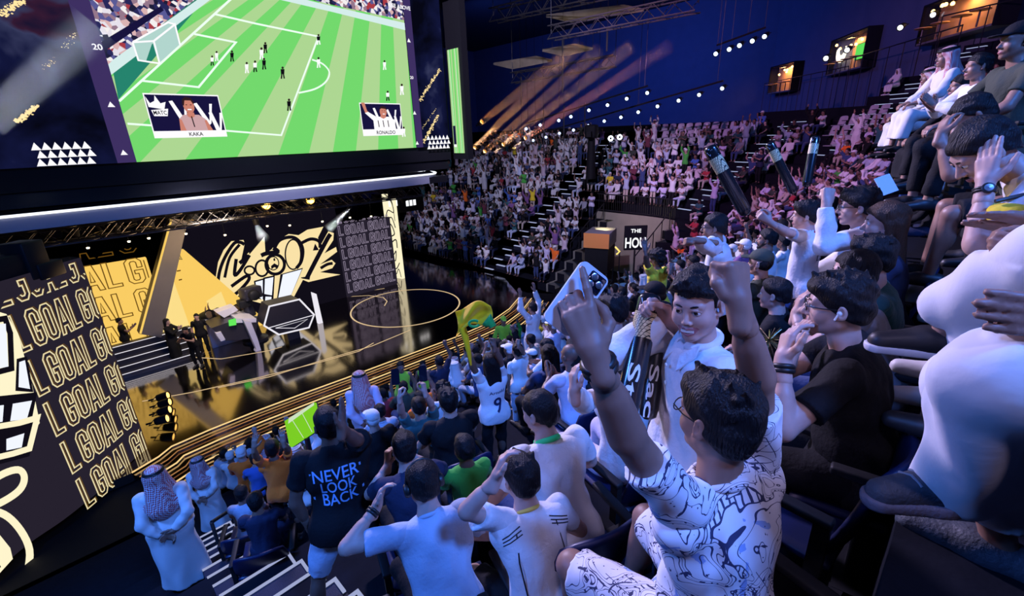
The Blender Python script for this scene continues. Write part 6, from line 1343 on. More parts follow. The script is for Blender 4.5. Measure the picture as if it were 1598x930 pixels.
# the stretched-out sneaker gets its sole and laces
_h, _k, _f, _d = ma['LG'][0]; _d = _n(_d); _r = np.cross(_d, (0, 0, 1)); _c = _f-np.array([0, 0, .075]); _shoe = [c for c in ma['root'].children if c.name.startswith('shoe')][0]
S_ = Sculpt(); S_.cone(_c-_d*.055+np.array([0, 0, .012]), _c+_d*.04+np.array([0, 0, .012]), .050, .052, .01); S_.cone(_c+_d*.04+np.array([0, 0, .012]), _c+_d*.168+np.array([0, 0, .016]), .052, .038, .02); S_.cut(_c+np.array([0, 0, -.006]), (0, 0, -1)); S_.cut(_c+np.array([0, 0, .026]), (0, 0, 1)); V, F = S_.mesh(.006)
SOLE = mat('sneaker_sole', (.16, .15, .19), .6, bump=.3, bscale=90); link_mesh('sole', make_mesh('sole', [(V, F, 0)], [SOLE]), _shoe)
mb = MB(); LACE = mat('shoe_lace', (.22, .24, .28), .7)
for q in range(4):
    t_ = .035+.022*q; z_ = .098-.0065*q; mb.tube([_c+_d*t_-_r*.026+np.array([0, 0, z_-.012]), _c+_d*(t_+.006)+np.array([0, 0, z_]), _c+_d*(t_+.012)+_r*.026+np.array([0, 0, z_-.012])], .0035, LACE, 6)
for sg in (-1, 1): mb.tube([_c+_d*.04+np.array([0, 0, .100]), _c+_d*.05+_r*sg*.02+np.array([0, 0, .124]), _c+_d*.065+_r*sg*.034+np.array([0, 0, .112]), _c+_d*.05+_r*sg*.012+np.array([0, 0, .098])], .003, LACE, 6)
mb.build('laces', _shoe)
hB_ = hipat(1.84)
mbi = put_hip('man in a white robe with a black watch and dark shoe, one leg crossed', hB_, 1.0, .08, hands=(((1612, 408, 1.25), dict(ew=IM(.6, -1, 0), pose='grip', dw=IM(-1, .3, .1), nw=IM(0, .3, 1))), ((1622, 414, 1.32), dict(ew=IM(.6, -1, 0), pose='grip', dw=IM(-1, .3, .1), nw=IM(0, .3, -1)))), top=('thobe', 'thobe'), bottom=None, skin='tan', hair='short', shoes='black', acc=(('watch', 0, 'k', (0, 0, 1)),), legs={'L': dict(foot=tuple(lf((1470, 520, 1.52), hB_, 1.0, .08)), k=(-.3, .6, 1), fd=(-.4, 1, 0)), 'R': dict(foot=(.14, .42, .08))}, v=.010, vh=.007, detail=0)
_b = [c for c in bpy.data.objects if c.get('label') == 'man in a white robe with a black watch and dark shoe, one leg crossed'][0]; _sh = [c for c in _b.children if c.name.startswith('shoe')][0]
_h, _k, _f, _d = mbi['LG'][0]; _d = _n(_d); _c = _f-np.array([0, 0, .075])
S_ = Sculpt(); S_.cone(_c-_d*.055+np.array([0, 0, .010]), _c+_d*.168+np.array([0, 0, .014]), .050, .038, .02); S_.cut(_c+np.array([0, 0, -.006]), (0, 0, -1)); S_.cut(_c+np.array([0, 0, .022]), (0, 0, 1)); V, F = S_.mesh(.006); link_mesh('sole', make_mesh('sole', [(V, F, 0)], [SHOE['white']]), _sh)
hC_ = hipat(2.38)
put_hip('man in white trousers clapping in front of the yellow bag', hC_, 1.0, .08, hands=(((1580, 350, 1.62), dict(ew=IM(.6, -1, 0), pose='flat', dw=IM(-1, .15, .1), nw=IM(0, -1, 0))), ((1578, 362, 1.66), dict(ew=IM(.6, -1, 0), pose='flat', dw=IM(-1, .1, .1), nw=IM(0, 1, 0)))), top=('tshirt', 'lilac'), bottom=('trousers', 'white'), skin='tan', hair='short', shoes='white', v=.011, vh=.007, detail=0)
hD_ = hipat(2.86, -.55)
put_hip('man in a white T-shirt pressing a hand to his forehead', hD_, 1.0, .12, lean=1.02, head=(.35, .45, 0), hands=(((1538, 285, 1.80), dict(ew=IM(0, -1, -.2), pose='flat', dw=IM(.12, 1, 0), nw=IM(1, 0, .4))), None), top=('tshirt', 'white'), bottom=('trousers', 'black'), skin='light', hair='short', beard=True, acc=(('watch', 0, 'k', (0, 0, 1)),), v=.010, vh=.005, detail=2)
hF_ = hipat(3.45)
put_hip('man in jeans and pale sneakers whose legs reach into the aisle', hF_, 1.0, .1, arms='lap', lean=.35, top=('tshirt', 'white'), bottom=('trousers', 'lightdenim'), skin='tan', hair='short', shoes='white', v=.012, vh=.008, detail=0)
hE_ = hipat(4.2, -.34)
put_hip('man in an olive shirt leaning forward with both hands raised to his head', hE_, 1.0, .12, lean=.75, hands=(((1468, 210, 2.75), dict(ew=IM(-.3, -1, 0), pose='relaxed', dw=IM(.4, 1, 0), nw=IM(1, 0, 0))), ((1494, 200, 2.85), dict(ew=IM(-.2, -1, 0), pose='relaxed', dw=IM(.3, 1, 0), nw=IM(1, 0, 0)))), head=(.2, .25, 0), top=('tshirt', 'olive'), bottom=('shorts', 'black'), skin='tan', hair='short', acc=(('watch', 1, 'm', (0, 0, 1)),), v=.012, vh=.007, detail=1)
hG_ = hipat(4.9)
put_hip('woman wrapped in black seated past the man with raised hands', hG_, 1.0, .15, arms='lap', top=('thobe', 'black'), bottom=None, skin='tan', hair='long', v=.014, vh=.008, detail=0)
mb = MB(); mb.box((5.4, -.62, (FLR-1.45)/2), (9.2, 1.16, FLR+1.45), M['concrete']); structure(mb.build('floor_row_platform'))
# upper right seated group and the dark standing man
for x, y, d, lb, tp, hr in [(1570, 130, 3.6, 'man in a dark grey-green T-shirt turned away at the top right edge', ('tshirt', 'olive'), 'cap_black'), (1470, 125, 6.5, 'man in a white robe and checked headcloth bending over at the upper right', ('thobe', 'thobe'), 'shemagh'), (1515, 150, 5.0, 'man in a white printed shirt seated beside the dark grey-green T-shirt', ('long', 'white'), 'short'), (1445, 150, 7.5, 'man in white seated left of the bending robed man', ('thobe', 'thobe'), 'shemagh'), (1490, 175, 5.6, 'woman in a black robe seated below the bending robed man', ('thobe', 'black'), 'long')]:
    hp = P(x, y+300/d, d); put_hip(lb, hp, 1.0, .5, arms='lap' if hr != 'short' else 'clap', top=tp, bottom=('trousers', 'black'), skin='tan', hair=hr, lean=.15, v=.016, vh=.009, detail=0)
# people on the stage
def stage(label, px, py, h, face, arms, top, bottom, seated=False, y=None, **k):
    p = PZ(px, py, ZS); g = h
    TAKEN.append((p[0], p[1], seated)); return person('person', label, loc=(p[0], p[1], ZS), face=face, scale=g, seated=seated, arms=arms, top=top, bottom=bottom, v=.02, vh=.012, detail=0, vhand=.009, **k)
stage('cameraman in black with a white lanyard standing on the yellow reflection', 323, 553, 1., 2.8, 'side', ('tshirt', 'black'), ('trousers', 'black'), skin='light')
stage('photographer in black bending with a camera at the stage centre left', 312, 572, 1., 2.4, 'phone', ('tshirt', 'black'), ('trousers', 'black'), skin='tan', lean=.35)
stage('woman in a long black dress clapping beside the stage stairs', 278, 562, 1., -2.2, 'clap', ('thobe', 'black'), None, skin='light', hair='long')
stage('man in black with a white badge behind the stage stairs', 258, 548, 1., 2.6, 'clap', ('tshirt', 'black'), ('trousers', 'black'), skin='tan')
stage('person in black reaching out at the left end of the stage stairs', 206, 560, 1., -1.9, 'clap', ('tshirt', 'black'), ('trousers', 'black'), skin='tan')
stage('gamer in a white shirt leaning back in a seat at the gaming station', 340, 536, 1., -2.0, 'up', ('tshirt', 'white'), ('trousers', 'black'), seated=True, skin='tan', seat_h=.5, lean=-.2)
stage('small figure in grey standing behind the hexagonal desk', 446, 480, .95, 2.8, 'side', ('tshirt', 'grey'), ('trousers', 'beige'), skin='tan')
for k, x in enumerate((560, 570, 580, 590, 599, 608)):
    stage('dark silhouetted crew member in a row before the lilac lettered wall', x, 452-(x-560)*.17, 1.0, 2.8+.1*k, ('side', 'clap', 'side', 'behind', 'side', 'clap')[k], ('tshirt', 'black'), ('trousers', 'black'), skin='dark', group='crew in front of the lilac lettering')
# ================================================================== THINGS HELD, SEATS, CROWD
from mathutils.bvhtree import BVHTree
def kid(i, nm): return [c for c in i['root'].children if c.name.split('.')[0] == nm]
def decal(i, nm, name, polys2, O, X, Y, D, m, off=.004):
    "lettering laid on a garment: 2-D polygons (verts, faces) cast along D onto the garment"
    o = kid(i, nm)[0]; me = o.data; b = BVHTree.FromPolygons([v.co for v in me.vertices], [p.vertices for p in me.polygons])
    vs, fs = polys2; out = []
    for x, y in vs:
        p = Vector(O+X*x+Y*y-D*.35); hit = b.ray_cast(p, Vector(D), 1.)
        out.append((hit[0]-Vector(D)*off) if hit[0] is not None else None)
    used = [f for f in fs if all(out[k] is not None for k in f)]
    mb = MB(); mb.add([q if q is not None else (0, 0, 0) for q in out], used, m); me2 = mb.build(name, o)
    return me2
def joined(*q):
    vs, fs = [], []
    for v, f in q: b = len(vs); vs += list(v); fs += [tuple(k+b for k in g) for g in f]
    return vs, fs
def fine(vs, fs, n=2):
    "cut triangles smaller so that lettering follows folds"
    for _ in range(n):
        nf = []
        for f in fs:
            a, b, c = [np.asarray(vs[k], float) for k in f[:3]]; k0 = len(vs); vs = list(vs)+[tuple((a+b)/2), tuple((b+c)/2), tuple((c+a)/2)]; nf += [(f[0], k0, k0+2), (k0, f[1], k0+1), (k0+2, k0+1, f[2]), (k0, k0+1, k0+2)]
        fs = nf
    return vs, fs
PRT = mat('print_blue', (.25, .45, .75), .6); PRN = mat('print_navy', (.015, .02, .08), .6); PRK = mat('print_black', (.01, .01, .012), .5); PRR = mat('trim_red', (.5, .03, .05), .6); PRG = mat('trim_gold', (.75, .5, .08), .5); PRW = mat('print_white', (.8, .8, .82), .6); GRN = mat('collar_green', (.03, .75, .2), .6)
def outline_text(s, h, sx, bold=.0):
    vs, fs, w = text2(s, sx, bold); vs, fs = fine([(x*h, y*h) for x, y in vs], [f for f in fs], 1); return vs, fs, w*h
T = nv['T']; R3 = nv['Rt']; back = R3@np.array([0, 1., 0])
lay = []
for s, z, x0 in (('NEVER', .34, -.145), ('LOOK', .255, -.105), ('BACK', .17, -.105)):
    vs, fs, w = outline_text(s, .078, 1.0, .012); k = (.29 if s == 'NEVER' else .225)/w; lay.append(([(-.0+x0+x*k, z+y) for x, y in vs], fs))
for x in (-.165, .15): lay.append(([(x, .20), (x+.012, .20), (x+.012, .40), (x, .40)], [(0, 1, 2), (0, 2, 3)]))
decal(nv, 'tshirt', 'lettering', joined(*lay), T(0, 0, 0), R3[:, 0]*nv['g'], R3[:, 2]*nv['g'], back, PRT)
# number 9 jersey
T = j9['T']; R3 = j9['Rt']
vs, fs, w = outline_text('9', .20, .95, .02); v2, f2, w2 = outline_text('Arnold', .045, 1., .01)
decal(j9, 'jersey', 'number', joined(([(x-w/2, .06+y) for x, y in vs], fs), ([(x*.22/w2-.11, .31+y) for x, y in v2], f2)), T(0, 0, 0), R3[:, 0]*j9['g'], R3[:, 2]*j9['g'], R3[:, 1], PRN)
def trim(i, nm, name, pts, r, m): mb = MB(); mb.tube(pts, r, m, 8); mb.build(name, kid(i, nm)[0])
def collar(i, nm, m, r=.014, name='collar', R0=.064):
    T = i['T']; mb = MB(); mb.tube([T(math.cos(a)*R0, -.004+math.sin(a)*(R0+.002), .512-.012*math.sin(a)) for a in np.linspace(0, 2*math.pi, 25)[:-1]], r*i['g'], m, 8, closed=True); mb.build(name, kid(i, nm)[0])
collar(gc, 'tshirt', GRN, .017); collar(md, 'jersey', PRG, .012); collar(jer, 'jersey', PRR, .012)
for i, m in ((md, PRK),):
    T = i['T']; R3 = i['Rt']
    for sx in (-1, 1):
        for q in (0, 1, 2):
            x = sx*(.075+.0); vs = [(sx*(.085+.035*k), .47-.008*q*2.2+.0*k-.012*k) for k in range(0, 4)]
            v, f = ribbon2(vs, .006); decal(i, 'jersey', 'trim', (v, [(a, b, c) for a, b, c, d in f]+[(a, c, d) for a, b, c, d in f]), T(0, 0, 0), R3[:, 0]*i['g'], R3[:, 2]*i['g'], R3[:, 1], m)
        v, f = ribbon2([(sx*.115, .44), (sx*.13, .30), (sx*.125, .15), (sx*.13, .0)], .007); decal(i, 'jersey', 'trim', (v, f), T(0, 0, 0), R3[:, 0]*i['g'], R3[:, 2]*i['g'], R3[:, 1], m)
T = jer['T']; R3 = jer['Rt']; v2, f2, w2 = outline_text('DSC', .06, 1.2, .02)
decal(jer, 'jersey', 'lettering', ([(x*.16/w2-.08, .26+y) for x, y in v2], f2), T(0, 0, 0), R3[:, 0]*jer['g'], R3[:, 2]*jer['g'], R3[:, 1], PRN)
# boy's shirt collar points
T = boy['T']; R3 = boy['Rt']; g_ = boy['g']; mb = MB(); cm_ = CL['white']
for sx in (-1, 1):
    mb.prism([T(sx*.012, .074, .488), T(sx*.075, .035, .530), T(sx*.085, .060, .490), T(sx*.050, .112, .425)], R3[:, 1]*.006*g_+R3[:, 2]*.004*g_, cm_)
mb.tube([T(math.cos(a)*.070, -.006+math.sin(a)*.068, .522-.014*math.sin(a)) for a in np.linspace(-math.pi*1.42, math.pi*.42, 22)], .017*g_, cm_, 8)
mb.build('collar', kid(boy, 'shirt')[0]); mb = MB()
for z in (.43, .35): mb.lathe(T(.004, .128, z), [(0, 0), (.006, 0), (.006, .003), (0, .004)], TEETH, 10, axis=R3[:, 1])
mb.build('button', kid(boy, 'shirt')[0])
# wrist band print of the front man
# ---- phone in the front man's hand
def slab_thing(name, label, cat, c, ax, up, w, h, t_, m, rad=.18):
    n = _n(np.cross(ax, up)); ax = _n(ax); up = _n(np.cross(n, ax)); th = thing(name, label, cat)
    pts = []
    for cx, cy, a0 in ((1, 1, 0), (-1, 1, 90), (-1, -1, 180), (1, -1, 270)):
        for a in range(0, 91, 18): pts.append(c+ax*(cx*(w/2-rad*w)+math.cos(R_(a0+a))*rad*w)+up*(cy*(h/2-rad*w)+math.sin(R_(a0+a))*rad*w))
    mb = MB(); mb.prism([p-n*t_/2 for p in pts], n*t_, m); mb.build('body', th); return th, n, ax, up
PHW = mat('phone_white', (.72, .74, .8), .25, coat=.4); PHF = mat('phone_frame', (.55, .57, .62), .25, metal=.9); LENS = mat('camera_lens', (.01, .01, .02), .08, coat=1.)
wq = to_world(fm['AR'][0][2], fm['pl']['loc'], fm['pl']['face']); c = P(899, 466, proj(wq)[2]+.055); ax = IM(.80, -.60, .18); up = IM(.60, .80, .12)
th, n, ax, up = slab_thing('phone', 'white smartphone with a black camera bump in the raised hand', 'phone', c, ax, up, .074, .152, .009, PHW)
tow = n if n@CF < 0 else -n
mb = MB(); mb.box(c+up*.050+ax*.012+tow*.006, (.040, .040, .006), LENS, rot=Matrix(np.stack([ax, up, n], 1)), bev=.004)
for q in ((-.009, .009), (-.009, -.009), (.009, 0)): mb.lathe(c+up*(.050+q[1])+ax*(.012+q[0])+tow*.008, [(0, 0), (.0075, 0), (.008, .004), (.006, .005), (0, .0045)], PHF, 14, axis=tow)
mb.build('camera_bump', th)
mb = MB(); mb.tube([c+ax*math.cos(a)*.022+up*(math.sin(a)*.022-.012)+tow*.0052 for a in np.linspace(.4, 2*math.pi-.0, 24)], .0014, STRAP, 6); mb.build('ring_mark', th)
for i, hs_, lb in ((None, (617, 588, 4.28), 'small phone held up by the man in the dark green T-shirt'), (None, (660, 583, 4.38), 'second small phone held beside the raised phone'),):
    c = P(*hs_); slab_thing('phone', lb, 'phone', c, IM(1, .1, 0), IM(-.05, 1, .1), .075, .15, .01, LENS)
c = P(560, 735, 2.5); 
# ---- clappers: long inflated sticks
CLB = mat('clapper_black', (.012, .012, .014), .22, coat=.5)
def gold_pattern():
    m, nt, out = new_mat('clapper_gold_pattern'); b = nt.nodes.new('ShaderNodeBsdfPrincipled'); L = nt.links.new; b.inputs['Roughness'].default_value = .35
    tc = nt.nodes.new('ShaderNodeTexCoord'); br = nt.nodes.new('ShaderNodeTexBrick'); br.inputs['Scale'].default_value = 38; br.inputs['Mortar Size'].default_value = .03; br.inputs['Color1'].default_value = (.85, .7, .38, 1); br.inputs['Color2'].default_value = (.75, .6, .3, 1); br.inputs['Mortar'].default_value = (.01, .01, .01, 1)
    mp = nt.nodes.new('ShaderNodeMapping'); mp.inputs['Rotation'].default_value = (.8, .7, .8); L(tc.outputs['Object'], mp.inputs[0]); L(mp.outputs[0], br.inputs[0]); L(br.outputs[0], b.inputs['Base Color']); L(b.outputs[0], out.inputs[0]); return m
CLG = gold_pattern(); CLW = mat('clapper_white', (.75, .74, .72), .35)
def clapper(label, a, b, r, text=None, group=None):
    a, b = np.asarray(a, float), np.asarray(b, float); t = thing('clapper_stick', label, 'clapper', (0, 0, 0), 0, group); ax = _n(b-a); L = np.linalg.norm(b-a); toc = _n(-a-ax*(-a@ax)); sd = np.cross(ax, toc); flat = .72
    def ringpts(s, k): return [a+ax*L*s+(sd*math.cos(q)+toc*math.sin(q)*flat)*r*k for q in np.linspace(0, 2*math.pi, 19)[:-1]]
    secs = [(0, .25), (.015, .8), (.05, 1), (.16, 1), (.36, 1.0), (.9, 1), (.97, .85), (1, .3)]
    def tubeseg(lo, hi, m, nm):
        mb = MB(); ss = [s for s in secs if lo <= s[0] <= hi]; vs = sum([ringpts(*s) for s in ss], []); k = len(ss)
        fs = [(i*18+j, i*18+(j+1) % 18, (i+1)*18+(j+1) % 18, (i+1)*18+j) for i in range(k-1) for j in range(18)]
        if lo == 0: fs.append(tuple(range(18)))
        if hi == 1: fs.append(tuple((k-1)*18+j for j in range(18)))
        mb.add(vs, fs, m, True); return mb.build(nm, t)
    body = tubeseg(0, .16, CLB, 'tip'); tubeseg(.16, .36, CLG, 'patterned_band'); sh = tubeseg(.36, 1, CLB, 'shaft')
    def S2(u, s, k=1.012): x = np.clip(u, -.95, .95); return a+ax*L*s+(sd*x+toc*math.sqrt(1-x*x)*flat)*r*k
    mb = MB()
    for u0, s0, u1, s1, u2, s2 in ((-.7, .15, .5, .15, -.15, .05), (.0, .05, .7, .06, .45, .12)):
        mb.add([S2(u0, s0), S2(u1, s1), S2(u2, s2)], [(0, 1, 2)], CLW)
    mb.build('triangle_mark', t)
    if text:
        vs, fs, w = text2(text, 1., .02); vs, fs = fine(vs, fs, 1); k = .085/L*2.2/w*1.0; mb = MB()
        mb.add([S2(.45-.95*(v[1]/1.0)*1.0, .56+v[0]*k) for v in vs], fs, CLW); mb.build('lettering', t)
    return t
clapper('black clapper stick with a gold patterned band lettered Ste in the boy\'s hand', P(1016, 458, 1.62), P(972, 662, 1.52), .040, 'Ste')
clapper('second black clapper behind the lettered clapper, partly hidden', P(1037, 470, 1.72), P(1010, 655, 1.62), .034, 'Sac')
clapper('black and gold clapper held up by the boy in the red-trimmed jersey', P(1106, 228, 3.0), P(1166, 336, 3.05), .042, None, 'raised clappers')
clapper('black and gold clapper raised left of the upright clapper', P(1200, 222, 3.6), P(1240, 302, 3.6), .034, None, 'raised clappers')
clapper('upright black and gold clapper, rightmost of the raised ones', P(1273, 212, 3.7), P(1258, 292, 3.7), .034, None, 'raised clappers')
# ---- yellow flag over the number 9 jersey
YF = cloth('flag_yellow', (1., .50, .0), bump=.2); GF = cloth('flag_green', (.02, .35, .06))
n_, m_ = 26, 18; mb = MB(); vs = []
for i in range(n_):
    for j in range(m_):
        u, v_ = i/(n_-1), j/(m_-1); x = 710+u*56+(5*math.sin(v_*3)-4*u*v_); y = 476+10*(1-u)-8*math.sin(u*3.1)+v_*(40-10*u)+3*math.sin(u*7+v_*2); d = 4.02+.035*math.sin(u*9+v_*3)+.025*math.sin(v_*9+u*5)
        vs.append(P(x, y, d))
mb.add(vs, [(i*m_+j, i*m_+j+1, (i+1)*m_+j+1, (i+1)*m_+j) for i in range(n_-1) for j in range(m_-1)], YF, True)
t = thing('flag', 'yellow football flag waved over the number 9 jersey', 'flag'); o = mb.build('cloth', t); sl = o.modifiers.new('thick', 'SOLIDIFY'); sl.thickness = .004
mb = MB(); mb.tube([P(722, 512, 4.0), P(727, 528, 3.98), P(732, 552, 3.98), P(735, 570, 4.0)], [.035, .03, .02, .008], YF, 8); mb.build('hanging_corner', t)
mb = MB(); mb.tube([P(740+8*math.cos(a), 505+5*math.sin(a), 3.88) for a in np.linspace(.3, 5.6, 14)], .012, GF, 6); mb.build('emblem', t)
mb = MB(); mb.tube([P(755, 508, 3.95), P(764, 500, 3.95), P(770, 510, 3.95)], [.02, .06, .03], GF, 8); mb.build('green_corner', t)
# glowing tablet: live picture of the match held by the man in the black T-shirt's neighbour
TABG = emit('tablet_green', lin(130, 215, 40), .9); TABW = emit('tablet_light', lin(215, 235, 200), .9)
q = [P(444, 657, 5.2), P(490, 628, 5.2), P(497, 668, 5.1), P(452, 698, 5.1)]
t = thing('monitor', 'bright green monitor showing a football pitch below the gold step lines', 'monitor'); nn = _n(np.cross(q[1]-q[0], q[3]-q[0])); nn = nn if nn@CF > 0 else -nn
mb = MB(); mb.prism(q, nn*.05, TABG)
mb.poly([q[0]*.85+q[1]*.15-nn*.004, q[1]-nn*.004, q[1]*.9+q[2]*.1-nn*.004, q[0]*.72+q[1]*.1+q[3]*.18-nn*.004], TABW)
for a_, b_ in ((.2, .5), (.55, .8)): mb.poly([q[0]*(1-a_)+q[1]*a_-nn*.005, q[0]*(1-a_-.02)+q[1]*(a_+.02)-nn*.005, q[3]*(1-b_)+q[2]*b_-nn*.005, q[3]*(1-b_+.02)+q[2]*(b_-.02)-nn*.005], TABW)
mb.build('display', t); mb = MB(); mb.prism([k+nn*.052 for k in q], nn*.03, CLB); mb.build('casing', t)
cc = (q[2]+q[3])/2+nn*.05; mb = MB(); mb.tube([cc, (cc[0], cc[1], row_z(6))], .03, M['rail'], 8); mb.lathe((cc[0], cc[1], row_z(6)), [(.2, 0), (.2, .02), (.03, .05)], M['rail'], 14); mb.build('stand', t)
# ---- bottle, cup, yellow bags
PET = None
def pet_mat():
    m, nt, out = new_mat('bottle_plastic'); b = nt.nodes.new('ShaderNodeBsdfPrincipled'); b.inputs['Base Color'].default_value = (.75, .85, 1, 1); b.inputs['Roughness'].default_value = .12; b.inputs['Transmission Weight'].default_value = .75; b.inputs['IOR'].default_value = 1.3
    nt.links.new(b.outputs[0], out.inputs[0]); return m
PET = pet_mat()
for (x, y, d, lb) in ((1379, 690, 2.35, 'crumpled clear water bottle lying on the dark floor'), (1401, 614, 2.9, 'second clear plastic bottle lying farther along the dark floor')):
    r0 = ray(x, y); p = r0*(-1.86/r0[2]) if False else P(x, y, d); th = thing('water_bottle', lb, 'bottle'); ax_ = _n(IM(.25, -1, .35)); mb = MB()
    mb.lathe(p-ax_*.09, [(0, 0), (.026, .002), (.031, .02), (.028, .045), (.032, .07), (.027, .10), (.032, .125), (.028, .15), (.014, .175), (.012, .18)], PET, 16, axis=-ax_*-1); mb.build('body', th); mb = MB(); mb.lathe(p+ax_*.09, [(0, 0), (.015, 0), (.015, .015), (0, .016)], PHW, 12, axis=ax_); mb.build('cap', th)
BAGY = cloth('bag_yellow', (.62, .36, .02), bump=.6, bscale=25); BAGY2 = cloth('bag_bright_yellow', (.80, .60, .03), bump=.5, bscale=25)
S_ = Sculpt(); c = P(1395, 490, 3.9); S_.ell(c, (.10, .09, .17), .05); S_.ell(c+np.array([.02, 0, -.10]), (.13, .11, .10), .05); S_.cone(c+np.array([0, 0, .14]), c+np.array([0, 0, .22]), .03, .07, .03); S_.wrinkle(.03, 26, 4, (0, 0, 1)); V, F = S_.mesh(.009)
tag(link_mesh('plastic_bag', make_mesh('plastic_bag', [(V, F, 0)], [BAGY])), 'crumpled amber yellow bag on the dark aisle floor', 'bag')
S_ = Sculpt(); c = P(1572, 342, 1.78); S_.ell(c, (.12, .11, .075), .04); S_.ell(c+np.array([.06, -.06, .02]), (.10, .09, .07), .04); S_.wrinkle(.02, 32, 6); V, F = S_.mesh(.007)
t = tag(link_mesh('drawstring_bag', make_mesh('drawstring_bag', [(V, F, 0)], [BAGY2])), 'bright yellow bag with black cords on a lap at the right edge', 'bag')
mb = MB()
for k in range(4): mb.tube([c+np.array([-.09+.06*k, .05-.04*k, .075]), c+np.array([-.05+.06*k, -.02-.03*k, .10]), c+np.array([.02+.05*k, -.08-.02*k, .06])], .008, STRAP, 6)
mb.build('cord', t)
for (x, y, d, lb) in ((1418, 462, 3.6, 'shiny tinsel pompom beside the amber yellow bag'), (1200, 530, 2.35, 'gold tinsel pompom in the hands of the man in blue jeans')):
    c = P(x, y, d); mb = MB(); rn = random.Random(int(x)); TIN = mat('tinsel_%d' % x, (.6, .5, .25) if x == 1200 else (.25, .4, .4), .2, metal=.9)
    for k in range(130):
        v = Vector((rn.gauss(0, 1), rn.gauss(0, 1), rn.gauss(0, .8))).normalized()*(.05+.05*rn.random()); w_ = Vector((rn.gauss(0, 1), rn.gauss(0, 1), rn.gauss(0, 1))).normalized()*.004; p0 = Vector(c); mb.add([p0+w_, p0-w_, p0+v-w_*.5+Vector((0, 0, -.02)), p0+v+w_*.5+Vector((0, 0, -.02))], [(0, 1, 2, 3)], TIN)
    tag(mb.build('pompom'), lb, 'pompom')
# white sheet held at the upper right
c = P(1383, 288, 3.6); slab_thing('paper_sheet', 'white paper sheet held up below the upper right rows', 'paper', c, IM(1, .35, .1), IM(-.3, 1, .2), .14, .15, .003, PRW, .03)
# rail beside the aisle foot (near the second robed man)
t = thing('aisle_railing', 'black tubular railing at the foot of the near aisle', 'railing'); zz = row_z(5)
a, b = P(330, 815, 6.0), P(415, 760, 7.2)
for k in range(4):
    p = a+(b-a)*k/3; mb = MB(); mb.tube([(p[0], p[1], p[2]-1.0), (p[0], p[1], p[2])], .022, M['steel'], 8); mb.build('post', t)
for dz in (0, -.35, -.7): mb = MB(); mb.tube([a+np.array([0, 0, dz]), b+np.array([0, 0, dz])], .024, M['rail'], 8); mb.build('rail', t)
# ---- seats under the near spectators
def seat_proto(m, label, group, name='stadium_seat'):
    t = thing(name, label, 'seat', (0, 0, 0), 0, group)
    n1, n2 = 9, 9; vs = []
    for lay_ in (0, 1):
        for i in range(n1):
            for j in range(n2):
                u, v = i/(n1-1)*2-1, j/(n2-1); w = .235-.03*v**3; e = .02*max(0, abs(u)-.85)/.15
                vs.append((u*w, -.235-.10*v+.055*u*u-.022*lay_*(1-e*10*0)-.012*math.sin(v*3), .47+.42*v-.05*abs(u)**4*v))
    N = n1*n2; fs = []
    for i in range(n1-1):
        for j in range(n2-1): q = [i*n2+j, (i+1)*n2+j, (i+1)*n2+j+1, i*n2+j+1]; fs += [q, [k+N for k in q[::-1]]]
    edge = [i*n2 for i in range(n1)]+[(n1-1)*n2+j for j in range(1, n2)]+[i*n2+n2-1 for i in range(n1-2, -1, -1)]+[j for j in range(n2-2, 0, -1)]
    for k in range(len(edge)): a, b = edge[k], edge[(k+1) % len(edge)]; fs.append([b, a, a+N, b+N])
    mb = MB(); mb.add(vs, fs, m, True); mb.build('backrest', t, auto=False)
    vs = []
    for lay_ in (0, 1):
        for i in range(n1):
            for j in range(n2):
                u, v = i/(n1-1)*2-1, j/(n2-1); vs.append((u*.225, -.24+.46*v, .455-.012*(1-u*u)*math.sin(v*3.1)-.03*max(0, v-.85)*4*.3-.03*lay_))
    mb = MB(); mb.add(vs, fs, m, True); mb.build('seat_pan', t, auto=False)
    mb = MB(); mb.box((0, -.12, .22), (.12, .18, .44), M['housing'], bev=.01); mb.box((0, -.12, .012), (.3, .26, .024), M['housing']); mb.build('pedestal', t)
    for sx in (-1, 1): mb = MB(); mb.box((sx*.255, -.06, .66), (.05, .34, .035), M['housing'], bev=.01); mb.box((sx*.255, -.2, .52), (.035, .05, .28), M['housing']); mb.build('armrest', t)
    return t
sp = None
for (x, y, z, f, sh) in SEATS:
    p = np.array([x, y, z+.6]); d = p@CF
    if d > 7 or d < .3: continue
    if sp is None: sp = s_ = seat_proto(M['plastic_blue'], 'dark blue plastic stadium seat under a spectator in the near rows', 'seats of the near rows')
    else: s_ = copy_tree(sp)
    k = sh/.46; s_.location = (x-math.sin(-f)*.0, y, z); s_.rotation_euler = (0, 0, f); s_.scale = (1, 1, k)
for x, y in ((1.85, .35), (.55, .45), (1.7, -.3)):     # seats left free beside the front man
    s_ = copy_tree(sp); s_.location = (x, y-.05, row_z(14)); s_.rotation_euler = (0, 0, -.1); s_['label'] = 'empty dark blue stadium seat beside the front man'; s_['group'] = 'empty seats beside the front man'; TAKEN.append((x, y, True))
